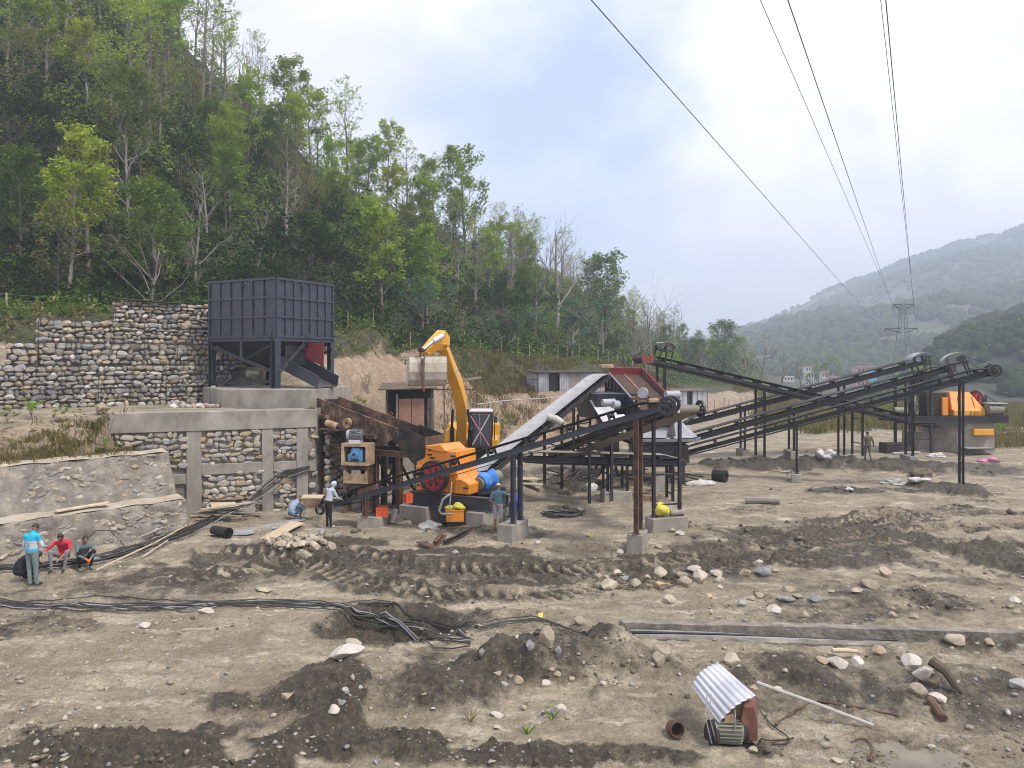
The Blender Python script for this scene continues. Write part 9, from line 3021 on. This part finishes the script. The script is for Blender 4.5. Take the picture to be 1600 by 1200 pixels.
# ------------------------------------------------------------------ pylon and power lines
pb = P(1411, 590, 240)
pz = gz(pb.x, pb.y)
t = thing('power_pylon', (pb.x, pb.y, pz), 'steel lattice power pylon rising before the hazy far hill', 'pylon')
zt = CAM_Z + (HZ - 475) / FPX * 240
def corner(k, f):
 w_ = 2.6 * (1 - f) ** 1.15 + 0.55
 sx_, sy_ = ((-1, -1), (1, -1), (1, 1), (-1, 1))[k % 4]
 return Vector((pb.x + sx_ * w_, pb.y + sy_ * w_, pz + (zt - pz) * f))
for k in range(4):
 obj('leg', MB().tube([corner(k, f) for f in (0, 0.25, 0.5, 0.75, 1.0)], 0.13, 4), M['grey_steel'], t)
lat = MB()
lv = [0, 0.2, 0.37, 0.51, 0.63, 0.73, 0.82, 0.91, 1.0]
for a, b2 in zip(lv[:-1], lv[1:]):
 for k in range(4):
  lat.beam(corner(k, a), corner(k + 1, b2), 0.085, 0.085)
  lat.beam(corner(k + 1, a), corner(k, b2), 0.085, 0.085)
  lat.beam(corner(k, b2), corner(k + 1, b2), 0.11, 0.11)
obj('lattice', lat, M['grey_steel'], t)
ARM = {}
for nm, y, xl, xr in (('top', 476, 1396, 1428), ('low', 513, 1383, 1433)):
 z = CAM_Z + (HZ - y) / FPX * 240
 l_, r__ = P(xl, y, 240), P(xr, y, 240)
 am = MB()
 for e_, s_ in ((l_, -1), (r__, 1)):
  for dy in (-0.8, 0.8):
   am.beam(e_, (pb.x + s_ * 0.8, pb.y + dy, z), 0.24, 0.24)
   am.beam(e_, (pb.x + s_ * 0.8, pb.y + dy, z - 1.4), 0.2, 0.2)
 obj('cross_arm', am, M['dark'], t)
 ARM[nm] = (l_, r__)
 for e_ in (l_, r__):
  obj('insulator', MB().tube([e_, e_ - UPV * 1.4], 0.12, 6), M['dark'], t)
def power_line(a, b2, sag, r, label):
 pts = []
 a, b2 = Vector(a), Vector(b2)
 for k in range(-40, 61):
  f = k / 60
  if f < -0.45:
   continue
  q = a.lerp(b2, f)
  pts.append(q - UPV * sag * 4 * f * (1 - f) if f >= 0 else q + UPV * (-f) * sag * 4 * 0.9)
 solo('power_line', MB().tube(pts, r, 5), M['black'], pts[0], label, 'power line', 'power lines')
l1, r1 = ARM['top']
l2, r2 = ARM['low']
power_line(P(924, 0, 34), l2 - UPV * 1.4, 0.0, 0.026, 'leftmost thick power line slanting down to the pylon')
power_line(P(1231, 0, 34), l1 - UPV * 1.2, 0.0, 0.026, 'thick power line ending at the left end of the top cross arm')
power_line(P(1384, 0, 34), r1 - UPV * 1.2, 0.0, 0.026, 'thick power line ending at the right end of the top cross arm')
power_line(P(1188, 0, 62), P(1397, 480, 240), 0.0, 0.030, 'faint thin power line left of the middle thick one')
power_line(P(1376, 0, 62), r2 - UPV * 1.4, 0.0, 0.030, 'faint thin power line just left of the right thick one')
# ------------------------------------------------------------------ village houses far off
def house(x, ybase, wpx, hpx, Y, floors, wall, side, label, roofm):
 q = P(x, ybase, Y)
 w_, h_ = wpx / FPX * Y, hpx / FPX * Y
 z0 = q.z
 t = thing('village_house', q, label, 'house', 'village houses')
 obj('wall', MB().box((q.x, q.y, z0 + h_ / 2 - 1), (w_, w_ * 0.8, h_ + 2)), wall, t)
 if side:
  obj('side_wall', MB().box((q.x + w_ * 0.79, q.y + 0.3, z0 + h_ / 2 - 1), (w_ * 0.56, w_ * 0.8, h_ + 2)), side, t)
 obj('roof', MB().box((q.x + (w_ * 0.28 if side else 0), q.y, z0 + h_ + 0.2), (w_ * (1.65 if side else 1.1), w_ * 0.9, 0.4)), roofm, t)
 fh = h_ / floors
 for f_ in range(floors):
  obj('floor_slab', MB().box((q.x, q.y - w_ * 0.42, z0 + fh * f_ + 0.1), (w_ * 1.04, w_ * 0.1, 0.25)), M['pvc'], t)
  for k in range(3):
   obj('window', MB().box((q.x + (k - 1) * w_ * 0.3, q.y - w_ * 0.405, z0 + fh * (f_ + 0.55)), (w_ * 0.15, 0.1, fh * 0.45)), M['dark'], t)
pinkw = flat('pink_wall', (0.50, 0.27, 0.27))
bluew = flat('blue_wall', (0.13, 0.40, 0.62))
whitew = flat('white_wall', (0.62, 0.58, 0.56))
pinkr = flat('pink_roof', (0.52, 0.24, 0.24))
house(1345, 604, 20, 30, 330, 3, pinkw, bluew, 'three storey pinkish house with a blue side wall in the valley', pinkr)
house(1263, 604, 14, 32, 350, 3, whitew, None, 'tall white house with a pink roof behind the leafless trees', pinkr)
house(1230, 604, 16, 15, 340, 2, whitew, None, 'low whitish house left of the tall pink-roofed one', whitew)
house(1305, 602, 18, 12, 360, 1, pinkw, None, 'low pinkish house between the two tall houses', pinkr)
house(1288, 603, 12, 22, 380, 2, whitew, None, 'narrow pale house behind the lone dark round tree', pinkr)
house(1470, 575, 16, 6, 330, 1, pinkw, None, 'small pinkish hut on the slope of the near right hill', pinkr) if False else None
# ------------------------------------------------------------------ haze over the valley
def build_haze():
 x0, x1, y0, y1, z0, z1 = -500, 3600, -110, 3000, -40, 352
 mb = MB().box(((x0 + x1) / 2, (y0 + y1) / 2, (z0 + z1) / 2), (x1 - x0, y1 - y0, z1 - z0))
 m = bpy.data.materials.new('haze')
 m.use_nodes = True
 t = m.node_tree
 t.nodes.clear()
 v = N(t, 'ShaderNodeVolumePrincipled')
 v.inputs['Color'].default_value = (0.74, 0.84, 1.0, 1)
 v.inputs['Density'].default_value = 0.00070
 v.inputs['Anisotropy'].default_value = 0.0
 out = N(t, 'ShaderNodeOutputMaterial')
 t.links.new(v.outputs[0], out.inputs['Volume'])
 o = obj('haze', mb, m)
 o['kind'] = 'stuff'
build_haze()
